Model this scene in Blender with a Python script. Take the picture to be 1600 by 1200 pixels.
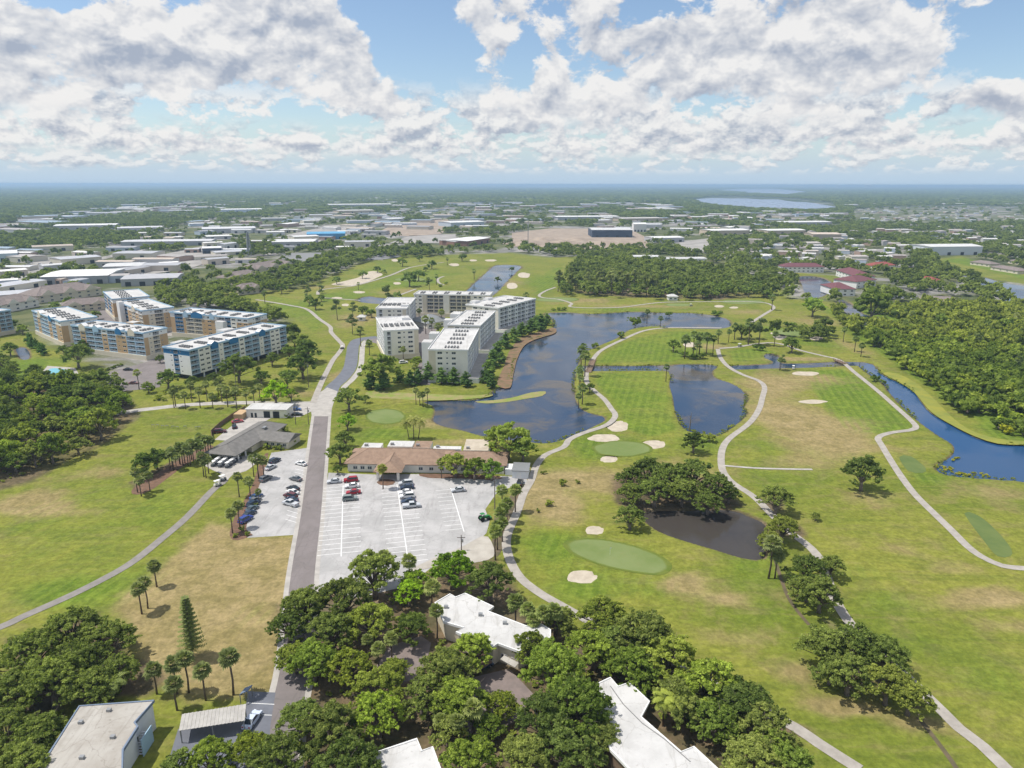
import bpy, math, random
import numpy as np
from mathutils import Vector
for o in list(bpy.data.objects): bpy.data.objects.remove(o)
S = bpy.context.scene
C = S.collection
R = math.radians

# ---------------------------------------------------------------- camera
FPX, CAMH, PITCH = 1100.0, 95.0, math.atan(312/1100.0)
cam_d = bpy.data.cameras.new('camera'); cam_d.sensor_width = 36; cam_d.lens = 36*FPX/1600
cam_d.clip_start = 1; cam_d.clip_end = 200000
cam = bpy.data.objects.new('camera', cam_d); C.objects.link(cam)
cam.location = (0, 0, CAMH); cam.rotation_euler = (math.pi/2-PITCH, R(-0.1), 0)
S.camera = cam

# ---------------------------------------------------------------- node helper
class NT:
    def __init__(s, tree): s.t = tree; s.n = tree.nodes; s.l = tree.links
    def new(s, typ, **kw):
        nd = s.n.new(typ)
        for k, v in kw.items(): setattr(nd, k, v)
        return nd
    def put(s, sock, v):
        if isinstance(v, bpy.types.NodeSocket): s.l.new(v, sock)
        elif isinstance(v, (tuple, list)) and len(v) == 3 and sock.type == 'RGBA': sock.default_value = (*v, 1)
        else: sock.default_value = v
    def m(s, op, a, b=0.0, c=0.0, clamp=False):
        nd = s.new('ShaderNodeMath', operation=op, use_clamp=clamp)
        s.put(nd.inputs[0], a); s.put(nd.inputs[1], b); s.put(nd.inputs[2], c); return nd.outputs[0]
    def mix(s, f, a, b, mode='MIX'):
        nd = s.new('ShaderNodeMix', data_type='RGBA', blend_type=mode)
        s.put(nd.inputs[0], f); s.put(nd.inputs[6], a); s.put(nd.inputs[7], b); return nd.outputs[2]
    def noise(s, vec, scale, detail=4, rough=.5, dist=0.0, out=0):
        nd = s.new('ShaderNodeTexNoise'); nd.noise_dimensions = '3D'
        if vec is not None: s.put(nd.inputs['Vector'], vec)
        nd.inputs['Scale'].default_value = scale; nd.inputs['Detail'].default_value = detail
        nd.inputs['Roughness'].default_value = rough; nd.inputs['Distortion'].default_value = dist
        return nd.outputs[out]
    def ss(s, x, lo, hi, a=0.0, b=1.0):
        nd = s.new('ShaderNodeMapRange', interpolation_type='SMOOTHSTEP')
        s.put(nd.inputs[0], x); s.put(nd.inputs[1], lo); s.put(nd.inputs[2], hi); s.put(nd.inputs[3], a); s.put(nd.inputs[4], b)
        return nd.outputs[0]
    def xyz(s, x, y, z=0.0):
        nd = s.new('ShaderNodeCombineXYZ'); s.put(nd.inputs[0], x); s.put(nd.inputs[1], y); s.put(nd.inputs[2], z); return nd.outputs[0]

def px_dir(px, py):
    u = (px-800)/FPX; v = (600-py)/FPX
    d = Vector((u, math.cos(PITCH)+v*math.sin(PITCH), -math.sin(PITCH)+v*math.cos(PITCH))).normalized()
    return math.atan2(d.x, d.y), math.asin(d.z)
def P(px, py, z=0.0):
    u = (px-800)/FPX; v = (600-py)/FPX
    dy = math.cos(PITCH)+v*math.sin(PITCH); dz = -math.sin(PITCH)+v*math.cos(PITCH)
    t = (z-CAMH)/dz
    return (u*t, dy*t)
def depth_of(px, py, z=0.0):
    v = (600-py)/FPX
    return (z-CAMH)/(-math.sin(PITCH)+v*math.cos(PITCH))

# ---------------------------------------------------------------- sun and sky
SUN_EL = R(63); TO_SUN = Vector((-0.99, 0.03, 0)).normalized()
sun_d = bpy.data.lights.new('sun', 'SUN'); sun_d.energy = 4.8; sun_d.angle = R(0.53); sun_d.color = (1, .95, .87)
sun = bpy.data.objects.new('sun', sun_d); C.objects.link(sun)
to_sun = Vector((TO_SUN.x*math.cos(SUN_EL), TO_SUN.y*math.cos(SUN_EL), math.sin(SUN_EL)))
sun.rotation_euler = to_sun.to_track_quat('Z', 'Y').to_euler(); sun.location = (0, 0, 400)
W = bpy.data.worlds.new('World'); S.world = W; W.use_nodes = True
w = NT(W.node_tree); w.n.clear()
sky = w.new('ShaderNodeTexSky', sky_type='NISHITA'); sky.sun_disc = False; sky.sun_elevation = SUN_EL
sky.sun_rotation = math.atan2(TO_SUN.x, TO_SUN.y); sky.altitude = 50; sky.air_density = 1.0; sky.dust_density = 0.6; sky.ozone_density = 2.5
bg_sky = w.new('ShaderNodeBackground'); w.put(bg_sky.inputs[0], sky.outputs[0]); bg_sky.inputs[1].default_value = 0.14
def build_clouds():
    tc = w.new('ShaderNodeTexCoord'); sx = w.new('ShaderNodeSeparateXYZ'); w.l.new(tc.outputs['Generated'], sx.inputs[0])
    az = w.m('ARCTAN2', sx.outputs[0], sx.outputs[1]); el = w.m('ARCSINE', sx.outputs[2])
    bias = 0.0
    def blob(px, py, rx, ry, amt):
        nonlocal bias
        a, e = px_dir(px, py)
        da = w.m('DIVIDE', w.m('SUBTRACT', az, a), rx/FPX); de = w.m('DIVIDE', w.m('SUBTRACT', el, e), ry/FPX)
        q = w.m('ADD', w.m('MULTIPLY', da, da), w.m('MULTIPLY', de, de))
        bias = w.m('ADD', bias, w.m('MULTIPLY', w.m('EXPONENT', w.m('MULTIPLY', q, -1.0)), amt))
    for b in [(640,60,55,75,-.30),(580,15,55,25,-.22),(395,188,120,26,-.28),(1020,12,60,22,-.2),(1575,60,60,50,-.26),(710,110,30,50,-.16),(100,2,50,10,-.2),
              (1140,165,60,28,-.16),(560,205,80,25,-.12),(818,105,22,45,-.2),(1490,150,60,40,-.16),(1240,15,30,40,.1),(285,190,60,30,-.1),
              (180,80,200,70,.10),(430,50,110,60,.10),(1010,110,160,60,.08),(1330,80,120,60,.10),(750,30,60,40,.10),(1560,150,60,25,.2),(680,140,110,40,.08)]:
        blob(*b)
    # cumulus banks: each layer farther off, so smaller and lower; puffs from cellular noise, lit from above
    def layer(scale, dx, dy, stretch, seed, thr, soft, lo0, lo1, hi0, hi1, bias=None, gain=1.0, wts=(.56, .44)):
        def dens(du, dv, det):
            p = w.xyz(w.m('ADD', az, du), w.m('MULTIPLY', w.m('ADD', el, dv), stretch), seed)
            a = w.noise(p, scale, 1, .5)
            b = w.noise(p, scale*3.0, det, .62, .2)
            return w.m('ADD', w.m('MULTIPLY', a, wts[0]), w.m('MULTIPLY', b, wts[1]))
        n0 = dens(0.0, 0.0, 6); n1 = dens(dx, dy, 3)
        nb = n0 if bias is None else w.m('ADD', n0, bias)
        band = w.m('MULTIPLY', w.ss(el, lo0, lo1), w.ss(el, hi0, hi1, 1.0, 0.0) if hi1 else 1.0)
        cover = w.m('MULTIPLY', w.ss(nb, thr, thr+soft), band)
        lit = w.m('MULTIPLY', w.m('SUBTRACT', n0, n1), 5.0*gain)
        lit = w.m('SUBTRACT', w.m('ADD', .72, lit), w.m('MULTIPLY', w.ss(nb, thr+soft*.6, thr+soft*2.6), .18), clamp=True)
        return cover, lit
    cA, lA = layer(7.8, -.004, .016, 1.4, 7.7, .456, .065, .060, .092, 0, 0, bias, 1.15, (.50, .50))
    cB, lB = layer(15.0, -.003, .009, 1.5, 9.1, .440, .07, .030, .048, .09, .14, w.m('MULTIPLY', bias, .6), 1.3)
    cC, lC = layer(27.0, -.002, .005, 2.0, 5.3, .442, .10, .010, .026, .055, .085, None, 1.0)
    hzn = w.new('ShaderNodeBackground'); hzn.inputs[0].default_value = (.50, .66, .84, 1); hzn.inputs[1].default_value = 1.0
    sh = bg_sky.outputs[0]
    def over(fac, node):
        nonlocal sh
        mx = w.new('ShaderNodeMixShader'); w.put(mx.inputs[0], fac); w.l.new(sh, mx.inputs[1]); w.l.new(node.outputs[0], mx.inputs[2]); sh = mx.outputs[0]
    over(w.ss(el, .0, .085, .88, 0.0), hzn)          # moist air along the horizon, all the way round
    for cov, lit, k in ((cC, lC, .78), (cB, lB, .92), (cA, lA, .97)):
        e = w.new('ShaderNodeBackground'); w.put(e.inputs[0], w.mix(lit, (.45,.51,.625), (1.0,.99,.98))); e.inputs[1].default_value = .90
        over(w.m('MULTIPLY', cov, k), e)
    out = w.new('ShaderNodeOutputWorld'); w.l.new(sh, out.inputs[0])
build_clouds()
W.cycles.sampling_method = 'MANUAL'; W.cycles.sample_map_resolution = 512
vs = S.view_settings; vs.view_transform = 'Standard'; vs.look = 'None'; vs.exposure = -0.03; vs.gamma = 1; vs.use_curve_mapping = False
cy = S.cycles; cy.max_bounces = 6; cy.diffuse_bounces = 2; cy.glossy_bounces = 2; cy.transmission_bounces = 2; cy.volume_bounces = 0; cy.transparent_max_bounces = 4
cy.use_denoising = True

# ---------------------------------------------------------------- helpers
def tag(o, label=None, cat=None, group=None, kind=None):
    if label: o['label'] = label
    if cat: o['category'] = cat
    if group: o['group'] = group
    if kind: o['kind'] = kind
    return o
def empty(name, loc, rz=0, label=None, cat=None, group=None):
    o = bpy.data.objects.new(name, None); C.objects.link(o); o.location = loc; o.rotation_euler = (0, 0, rz)
    return tag(o, label, cat, group)
def place(name, mesh, parent=None, loc=None, rz=0, color=None, scale=None):
    o = bpy.data.objects.new(name, mesh); C.objects.link(o)
    if parent: o.parent = parent
    if loc is not None: o.location = loc
    if rz: o.rotation_euler = (0, 0, rz)
    if color: o.color = (*color, 1)
    if scale is not None: o.scale = scale
    return o
class MB:
    def __init__(s): s.v = []; s.f = []; s.mi = []
    def face(s, pts, mi=0):
        b = len(s.v); s.v += [tuple(p) for p in pts]; s.f.append(tuple(range(b, b+len(pts)))); s.mi.append(mi); return s
    def box(s, x0, y0, z0, x1, y1, z1, mi=0, top=None):
        b = len(s.v)
        s.v += [(x0,y0,z0),(x1,y0,z0),(x1,y1,z0),(x0,y1,z0),(x0,y0,z1),(x1,y0,z1),(x1,y1,z1),(x0,y1,z1)]
        for k, q in enumerate([(0,3,2,1),(4,5,6,7),(0,1,5,4),(1,2,6,5),(2,3,7,6),(3,0,4,7)]):
            s.f.append(tuple(b+i for i in q)); s.mi.append(top if (k == 1 and top is not None) else mi)
        return s
    def prism(s, poly, z0, z1, mi=0, top=None, bottom=True):
        n = len(poly)
        a = sum(poly[i][0]*poly[(i+1) % n][1]-poly[(i+1) % n][0]*poly[i][1] for i in range(n))
        if a < 0: poly = poly[::-1]
        b = len(s.v); s.v += [(x, y, z0) for x, y in poly]+[(x, y, z1) for x, y in poly]
        for i in range(n):
            j = (i+1) % n; s.f.append((b+i, b+j, b+n+j, b+n+i)); s.mi.append(mi)
        s.f.append(tuple(range(b+n, b+2*n))); s.mi.append(mi if top is None else top)
        if bottom: s.f.append(tuple(range(b+n-1, b-1, -1))); s.mi.append(mi)
        return s
    def tube(s, pts, rad, n=6, mi=0, cap=True):
        pts = [Vector(p) for p in pts]; b = len(s.v)
        for i, p in enumerate(pts):
            d = (pts[min(i+1, len(pts)-1)]-pts[max(i-1, 0)]).normalized()
            a = d.cross(Vector((0, 1, 0)) if abs(d.y) < .9 else Vector((1, 0, 0))).normalized(); c = d.cross(a)
            r = rad[i] if isinstance(rad, (list, tuple)) else rad
            for k in range(n):
                t = 2*math.pi*k/n; s.v.append(tuple(p+a*(r*math.cos(t))+c*(r*math.sin(t))))
        for i in range(len(pts)-1):
            for k in range(n):
                k2 = (k+1) % n
                s.f.append((b+i*n+k, b+i*n+k2, b+(i+1)*n+k2, b+(i+1)*n+k)); s.mi.append(mi)
        if cap:
            s.f.append(tuple(b+(len(pts)-1)*n+k for k in range(n))); s.mi.append(mi)
            s.f.append(tuple(b+n-1-k for k in range(n))); s.mi.append(mi)
        return s
    def mesh(s, name, mats, smooth=False):
        me = bpy.data.meshes.new(name); me.from_pydata(s.v, [], s.f)
        for m_ in (mats if isinstance(mats, (list, tuple)) else [mats]): me.materials.append(m_)
        if any(s.mi): me.polygons.foreach_set('material_index', s.mi)
        if smooth: me.polygons.foreach_set('use_smooth', [True]*len(me.polygons))
        me.update(); return me
    def build(s, name, mats, parent=None, smooth=False, **kw): return place(name, s.mesh(name, mats, smooth), parent, **kw)
def catmull(pts, closed=False, step=2.0):
    pts = [np.array(p, float) for p in pts]; n = len(pts); out = []
    rng = range(n) if closed else range(n-1)
    for i in rng:
        if closed: p0, p1, p2, p3 = pts[(i-1) % n], pts[i], pts[(i+1) % n], pts[(i+2) % n]
        else: p0, p1, p2, p3 = pts[max(i-1, 0)], pts[i], pts[i+1], pts[min(i+2, n-1)]
        k = max(2, min(14, int(np.linalg.norm(p2-p1)/step)))
        for j in range(k):
            t = j/k
            out.append(tuple(.5*((2*p1)+(-p0+p2)*t+(2*p0-5*p1+4*p2-p3)*t*t+(-p0+3*p1-3*p2+p3)*t**3)))
    if not closed: out.append(tuple(pts[-1]))
    return out
def W_(pxs, z=0.0): return [P(a, b, z) for a, b in pxs]
def sheet(name, poly, z, mat, kind='structure'):
    a = sum(poly[i][0]*poly[(i+1) % len(poly)][1]-poly[(i+1) % len(poly)][0]*poly[i][1] for i in range(len(poly)))
    if a < 0: poly = poly[::-1]
    m_ = MB(); m_.face([(x, y, z) for x, y in poly]); o = m_.build(name, mat); o['kind'] = kind; return o
def strip(name, line, width, z, mat, kind='structure', off=0.0, step=2.0):
    pts = catmull(line, False, step); m_ = MB(); n = len(pts); L = []; Rr = []
    for i in range(n):
        a = np.array(pts[max(i-1, 0)]); b = np.array(pts[min(i+1, n-1)]); d = (b-a)/np.linalg.norm(b-a); nn = np.array((-d[1], d[0]))
        p = np.array(pts[i])+nn*off; L.append(p+nn*width/2); Rr.append(p-nn*width/2)
    m_.v = [(p[0], p[1], z) for p in L]+[(p[0], p[1], z) for p in Rr]
    for i in range(n-1): m_.f.append((i+1, i, n+i, n+i+1)); m_.mi.append(0)
    o = m_.build(name, mat); o['kind'] = kind; return o
def ellipse(px, py, rx, ry, n=18, rough=.08, seed=0, rot=0.0):
    rd = random.Random(int(px*7+py*13)+seed); q = []
    for k in range(n):
        t = 2*math.pi*k/n; f = 1+rd.uniform(-rough, rough)
        x, y = rx*math.cos(t)*f, ry*math.sin(t)*f
        q.append(P(px+x*math.cos(rot)-y*math.sin(rot), py+x*math.sin(rot)+y*math.cos(rot)))
    return q
def inside(poly, x, y):
    x = np.asarray(x, float); y = np.asarray(y, float); r = np.zeros(x.shape, bool); n = len(poly)
    for i in range(n):
        x1, y1 = poly[i]; x2, y2 = poly[(i+1) % n]
        if y1 == y2: continue
        c = ((y1 > y) != (y2 > y)) & (x < (x2-x1)*(y-y1)/(y2-y1)+x1); r ^= c
    return r
def sdist(poly, x, y):
    d = np.full(x.shape, 1e9); n = len(poly)
    for i in range(n):
        ax, ay = poly[i]; bx, by = poly[(i+1) % n]; ex, ey = bx-ax, by-ay; L2 = ex*ex+ey*ey+1e-9
        t = np.clip(((x-ax)*ex+(y-ay)*ey)/L2, 0, 1); d = np.minimum(d, np.hypot(x-ax-t*ex, y-ay-t*ey))
    return np.where(inside(poly, x, y), -d, d)
def pdist(line, x, y):
    d = np.full(x.shape, 1e9)
    for i in range(len(line)-1):
        ax, ay = line[i]; bx, by = line[i+1]; ex, ey = bx-ax, by-ay; L2 = ex*ex+ey*ey+1e-9
        t = np.clip(((x-ax)*ex+(y-ay)*ey)/L2, 0, 1); d = np.minimum(d, np.hypot(x-ax-t*ex, y-ay-t*ey))
    return d
rnd = random.Random(11); nr = np.random.default_rng(5)

# ---------------------------------------------------------------- materials
def mat(name, col, rough=.7, var=.0, scale=1.0, col2=None, detail=5, bump=0.0, metal=0.0, spec=.3, objcol=False, randv=0.0):
    m_ = bpy.data.materials.new(name); m_.use_nodes = True; t = NT(m_.node_tree); b = t.n['Principled BSDF']
    b.inputs['Roughness'].default_value = rough; b.inputs['Metallic'].default_value = metal; b.inputs['Specular IOR Level'].default_value = spec
    src = col
    geo = t.new('ShaderNodeNewGeometry').outputs['Position']
    if col2 is not None or var:
        nz = t.ss(t.noise(geo, scale, detail, .6), .3, .7)
        c2 = col2 if col2 is not None else tuple(c*(1-var) for c in col)
        src = t.mix(nz, col, c2)
    if objcol or randv:
        oi = t.new('ShaderNodeObjectInfo')
        if objcol: src = t.mix(1.0, src, oi.outputs['Color'], 'MULTIPLY')
        if randv:
            k = t.m('ADD', 1-randv, t.m('MULTIPLY', oi.outputs['Random'], 2*randv))
            cc = t.new('ShaderNodeCombineXYZ'); [t.put(cc.inputs[i], k) for i in range(3)]
            src = t.mix(1.0, src, cc.outputs[0], 'MULTIPLY')
    t.put(b.inputs['Base Color'], src)
    if bump:
        bp = t.new('ShaderNodeBump'); bp.inputs['Strength'].default_value = bump; bp.inputs['Distance'].default_value = .3
        t.put(bp.inputs['Height'], t.noise(geo, scale*3, 6, .65)); t.l.new(bp.outputs[0], b.inputs['Normal'])
    return m_
M = {}
M['asphalt'] = mat('road asphalt', (.285,.255,.25), .85, col2=(.235,.21,.205), scale=.18, detail=9)
M['new_asphalt'] = mat('dark asphalt', (.16,.17,.20), .8, .2, .3)
M['concrete'] = mat('pale concrete', (.44,.415,.385), .85, col2=(.34,.32,.295), scale=.35)
M['path'] = mat('cart path concrete', (.40,.37,.33), .85, col2=(.30,.275,.245), scale=.4)
M['path_old'] = mat('old cart path', (.26,.24,.222), .9, col2=(.20,.185,.172), scale=.4)
M['lot'] = mat('worn parking lot', (.54,.525,.51), .9, col2=(.34,.33,.325), scale=.13, detail=12)
M['shell'] = mat('shell gravel', (.46,.43,.38), .95, col2=(.34,.31,.27), scale=.2)
M['drive'] = mat('pinkish driveway', (.235,.19,.175), .9, col2=(.18,.15,.14), scale=.5)
M['paint'] = mat('faded white road paint', (.78,.78,.77), .7, .12, .8)
M['sand'] = mat('bunker sand', (.52,.46,.37), .95, col2=(.40,.345,.27), scale=.35, detail=9, bump=.5)
M['green'] = mat('putting green turf', (.19,.235,.088), .9, col2=(.145,.195,.06), scale=.07, detail=10)
M['tee'] = mat('tee turf', (.09,.135,.036), .9, col2=(.125,.165,.045), scale=.15, detail=9)
M['fair'] = mat('mown collar turf', (.12,.16,.034), .9, col2=(.095,.135,.026), scale=.1, detail=9)
M['mud'] = mat('reddish bank mulch', (.24,.14,.09), .95, col2=(.13,.11,.05), scale=.3, bump=.4)
M['mulch'] = mat('brown mulch', (.20,.115,.075), .95, col2=(.12,.075,.05), scale=.6, bump=.4)
M['litter'] = mat('leaf litter', (.155,.115,.075), .95, col2=(.085,.08,.04), scale=.25, bump=.4)
M['marsh'] = mat('marsh weed', (.19,.25,.04), .95, col2=(.30,.24,.12), scale=.22, bump=.5)
M['ymarsh'] = mat('yellow green bank weed', (.27,.26,.04), .95, col2=(.18,.21,.04), scale=.12, bump=.5)
M['trunk'] = mat('bark', (.22,.185,.155), .95, .4, 1.2)
M['palmtrunk'] = mat('palm bark', (.17,.13,.10), .95, .35, 2.0)
M['white'] = mat('white painted', (.76,.76,.75), .6, .06, .4)
M['roofwhite'] = mat('white membrane roof', (.68,.67,.655), .8, col2=(.52,.51,.495), scale=.25, detail=9)
M['greyroof'] = mat('weathered built-up roof', (.55,.52,.48), .9, col2=(.42,.385,.34), scale=.3, detail=9)
M['cream'] = mat('cream stucco', (.80,.77,.70), .8, .08, .3)
M['tan'] = mat('tan stucco', (.50,.35,.20), .8, .08, .3)
M['beige'] = mat('beige stucco', (.66,.60,.48), .8, .08, .3)
M['palegrey'] = mat('pale grey and shaded stucco', (.74,.76,.78), .8, .08, .3)
M['bluetrim'] = mat('blue stucco', (.03,.17,.36), .7, .1, .4)
M['skytrim'] = mat('pale blue stucco', (.36,.52,.66), .7, .08, .4)
M['slateblue'] = mat('slate blue fascia', (.17,.22,.30), .7, .1, .4)
M['dark'] = mat('dark paint and void shade', (.035,.04,.045), .8)  # near-black doors; under the condominium it paints in the parking shade
M['glass'] = mat('window glass', (.03,.045,.06), .12, spec=.6)
M['shingle'] = mat('terracotta brown shingle', (.31,.215,.155), .9, col2=(.235,.16,.115), scale=.7, detail=8)
M['greyshingle'] = mat('grey shingle', (.20,.19,.18), .9, col2=(.145,.14,.13), scale=.6, detail=8)
M['brownshingle'] = mat('taupe shingle', (.24,.20,.185), .9, col2=(.18,.15,.14), scale=.5, detail=8)
M['maroon'] = mat('maroon roof', (.17,.07,.08), .9, .2, .6)
M['red'] = mat('red tile roof', (.30,.085,.07), .85, .25, .6)
M['metal'] = mat('grey metal', (.32,.33,.34), .45, .1, 1.0, metal=.4)
M['tyre'] = mat('tyre rubber', (.02,.02,.02), .9)
M['rim'] = mat('wheel rim', (.45,.45,.47), .35, metal=.7)
M['carpaint'] = mat('car paint', (.9,.9,.9), .25, spec=.5, objcol=True)
M['lampglass'] = mat('headlight glass', (.8,.82,.85), .1)
M['redglass'] = mat('tail light glass', (.4,.01,.01), .2)
M['wood'] = mat('weathered wood', (.23,.16,.11), .9, .35, 2.0)
M['pole'] = mat('grey wood pole', (.20,.17,.15), .9, .3, 1.5)
M['pool'] = mat('pool water', (.10,.42,.52), .08)
M['tractor'] = mat('green tractor paint', (.03,.20,.05), .4)
M['unit'] = mat('rooftop unit metal', (.20,.20,.20), .7)
M['dirt'] = mat('pale dirt', (.37,.30,.235), .95, col2=(.26,.205,.16), scale=.06, bump=.5)
M['yard'] = mat('pale yard concrete', (.38,.36,.335), .9, col2=(.25,.235,.22), scale=.05, detail=8)
M['carportroof'] = mat('dull sheet roof', (.44,.425,.40), .7, col2=(.36,.345,.325), scale=.8)
M['wall_any'] = mat('metal siding', (.9,.9,.9), .7, objcol=True, randv=.12)
M['roof_any'] = mat('sheet roof', (.9,.9,.9), .6, var=.15, scale=.15, objcol=True, randv=.1)

def worn(name, c1, c2, stain, angle, rough=.9):
    m_ = bpy.data.materials.new(name); m_.use_nodes = True; t = NT(m_.node_tree); b = t.n['Principled BSDF']; b.inputs['Roughness'].default_value = rough; b.inputs['Specular IOR Level'].default_value = .2
    g = t.new('ShaderNodeNewGeometry').outputs['Position']
    mp = t.new('ShaderNodeMapping'); mp.inputs['Rotation'].default_value = (0, 0, angle); mp.inputs['Scale'].default_value = (1.0, .10, 1); t.l.new(g, mp.inputs[0])
    c = t.mix(t.ss(t.noise(g, .12, 10, .68, .4), .36, .64), c1, c2)
    c = t.mix(t.m('MULTIPLY', t.ss(t.noise(mp.outputs[0], .8, 6, .65, .6), .52, .70), .45), c, stain)
    c = t.mix(t.m('MULTIPLY', t.ss(t.noise(g, 1.1, 5, .6), .60, .72), .5), c, stain)
    vo = t.new('ShaderNodeTexVoronoi', feature='DISTANCE_TO_EDGE'); vo.inputs['Scale'].default_value = .11; w_ = t.new('ShaderNodeVectorMath', operation='ADD'); t.put(w_.inputs[0], g); sc_ = t.new('ShaderNodeVectorMath', operation='SCALE'); t.put(sc_.inputs[0], t.noise(g, .3, 4, .6, 0, 1)); sc_.inputs['Scale'].default_value = 3.0; t.l.new(sc_.outputs[0], w_.inputs[1]); t.l.new(w_.outputs[0], vo.inputs['Vector'])
    c = t.mix(t.ss(vo.outputs['Distance'], .0, .012, .45, 0.0), c, stain)
    t.put(b.inputs['Base Color'], c); return m_
M['lot'] = worn('worn parking lot', (.44,.43,.425), (.34,.335,.33), (.225,.215,.21), -.21)
M['roofwhite'] = worn('white membrane roof', (.56,.555,.545), (.46,.455,.445), (.29,.275,.25), .5)
M['greyroof'] = worn('weathered built-up roof', (.43,.41,.375), (.335,.31,.275), (.20,.18,.155), .9)
M['asphalt'] = worn('road asphalt', (.215,.19,.187), (.18,.16,.155), (.12,.11,.105), -.21)
def water_mat(name, deep, rough, bump, sc, col2=None):
    m_ = bpy.data.materials.new(name); m_.use_nodes = True; t = NT(m_.node_tree); b = t.n['Principled BSDF']
    g = t.new('ShaderNodeNewGeometry').outputs['Position']
    src = deep
    if col2: src = t.mix(t.ss(t.noise(g, .035, 5, .62, .7), .46, .64), deep, col2)
    t.put(b.inputs['Base Color'], src); b.inputs['IOR'].default_value = 1.333; b.inputs['Specular IOR Level'].default_value = .4
    wind = t.ss(t.noise(g, .025, 3, .5, .5), .38, .62)
    t.put(b.inputs['Roughness'], t.m('ADD', rough, t.m('MULTIPLY', wind, .16)))
    bp = t.new('ShaderNodeBump'); t.put(bp.inputs['Strength'], t.m('MULTIPLY', t.m('ADD', .25, wind), bump)); bp.inputs['Distance'].default_value = .12
    t.put(bp.inputs['Height'], t.noise(g, sc, 3, .6)); t.l.new(bp.outputs[0], b.inputs['Normal'])
    return m_
M['lake'] = water_mat('lake water', (.026,.048,.092), .04, .22, 1.2, (.095,.082,.07))
M['canal'] = water_mat('canal water', (.018,.065,.16), .05, .3, 1.2)
M['darkpond'] = water_mat('tannin pond water', (.055,.048,.042), .04, .35, 1.5, (.035,.032,.03))
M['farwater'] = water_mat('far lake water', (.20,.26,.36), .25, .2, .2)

def leaf_mat(name, c_dark, c_light, trans=.38):
    m_ = bpy.data.materials.new(name); m_.use_nodes = True; t = NT(m_.node_tree); t.n.clear()
    at = t.new('ShaderNodeAttribute', attribute_name='tint'); oi = t.new('ShaderNodeObjectInfo')
    f = t.m('ADD', t.m('MULTIPLY', at.outputs['Fac'], .8), t.m('MULTIPLY', t.m('SUBTRACT', oi.outputs['Random'], .4), .45), clamp=True)
    c = t.mix(f, c_dark, c_light); c = t.mix(1.0, c, oi.outputs['Color'], 'MULTIPLY')
    d = t.new('ShaderNodeBsdfDiffuse'); t.l.new(c, d.inputs[0])
    tr = t.new('ShaderNodeBsdfTranslucent'); t.put(tr.inputs[0], t.mix(1.0, c, (1.25,1.35,.6), 'MULTIPLY'))
    mx = t.new('ShaderNodeMixShader'); mx.inputs[0].default_value = trans; t.l.new(d.outputs[0], mx.inputs[1]); t.l.new(tr.outputs[0], mx.inputs[2])
    o = t.new('ShaderNodeOutputMaterial'); t.l.new(mx.outputs[0], o.inputs[0]); return m_
M['oakleaf'] = leaf_mat('oak foliage', (.095,.135,.032), (.42,.49,.125))
M['palmleaf'] = leaf_mat('palm frond', (.12,.155,.058), (.40,.44,.18), .3)
M['pineleaf'] = leaf_mat('pine needles', (.11,.14,.05), (.36,.40,.16), .3)
M['coneleaf'] = leaf_mat('cypress foliage', (.075,.135,.045), (.26,.36,.12))
M['shrubleaf'] = leaf_mat('mangrove foliage', (.15,.20,.04), (.56,.60,.12))
# ================================================================ outlines read off the photograph, turned into ground metres
PONDS = {
 'lake': [(853,490),(880,488),(930,490),(985,487),(1040,488),(1090,489),(1128,495),(1141,504),(1135,510),(1110,512),(1060,511),(1020,508),(985,513),(962,527),(936,538),(915,548),(905,560),(900,575),(897,590),(896,606),(898,622),(906,637),(922,645),(940,649),(944,655),(927,664),(895,679),(859,690),(834,689),(800,686),(755,679),(726,671),(698,665),(680,657),(682,642),(678,632),(664,627),(692,626),(745,624),(764,617),(778,606),(793,603),(800,579),(805,559),(818,535),(837,528),(862,519),(866,500)],
 'pond': [(1048,571),(1085,568),(1119,570),(1111,579),(1117,589),(1138,596),(1155,605),(1168,621),(1161,631),(1166,643),(1153,658),(1119,679),(1096,674),(1077,671),(1063,656),(1057,640),(1054,620),(1048,600),(1050,588)],
 'canal': [(905,572),(928,571),(980,571),(1040,570),(1052,572),(1052,577),(1000,577),(928,578),(905,578)],
 'creek': [(1145,570),(1180,569),(1208,567),(1209,562),(1197,557),(1197,552),(1212,552),(1217,560),(1223,566),(1260,566),(1305,564),(1345,564),(1345,568),(1308,570),(1260,572),(1215,573),(1148,575)],
 'dark_pond': [(1006,806),(1014,797),(1069,796),(1142,795),(1168,804),(1190,813),(1198,824),(1197,850),(1193,870),(1161,868),(1121,856),(1069,841),(1029,826)],
 'blue_canal': [(1341,565),(1362,567),(1380,584),(1414,600),(1428,610),(1437,623),(1456,644),(1503,670),(1529,683),(1568,692),(1600,693),(1680,700),(1680,757),(1600,749),(1547,745),(1495,741),(1471,735),(1466,725),(1490,709),(1492,693),(1469,678),(1442,659),(1418,638),(1393,612),(1380,595),(1355,579)],
 'back_canal': [(560,467),(576,463),(592,465),(640,467),(715,461),(745,440),(765,422),(778,414),(812,415),(805,425),(790,440),(768,461),(720,474),(640,476),(590,474),(564,471)],
 'town_pond': [(1250,431),(1280,432),(1303,445),(1283,462),(1262,460),(1254,442)],
 'town_canal': [(1504,427),(1535,431),(1570,440),(1660,455),(1660,477),(1585,475),(1570,463),(1556,453),(1530,440)],
 'side_creek': [(1310,464),(1330,474),(1350,489),(1395,499),(1395,507),(1355,506),(1335,496),(1315,478)],
 'condo_pond': [(26,545),(38,543),(46,552),(44,561),(34,560)],
}
PONDW = {k: catmull(W_(v), True, 3.0) for k, v in PONDS.items()}
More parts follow.
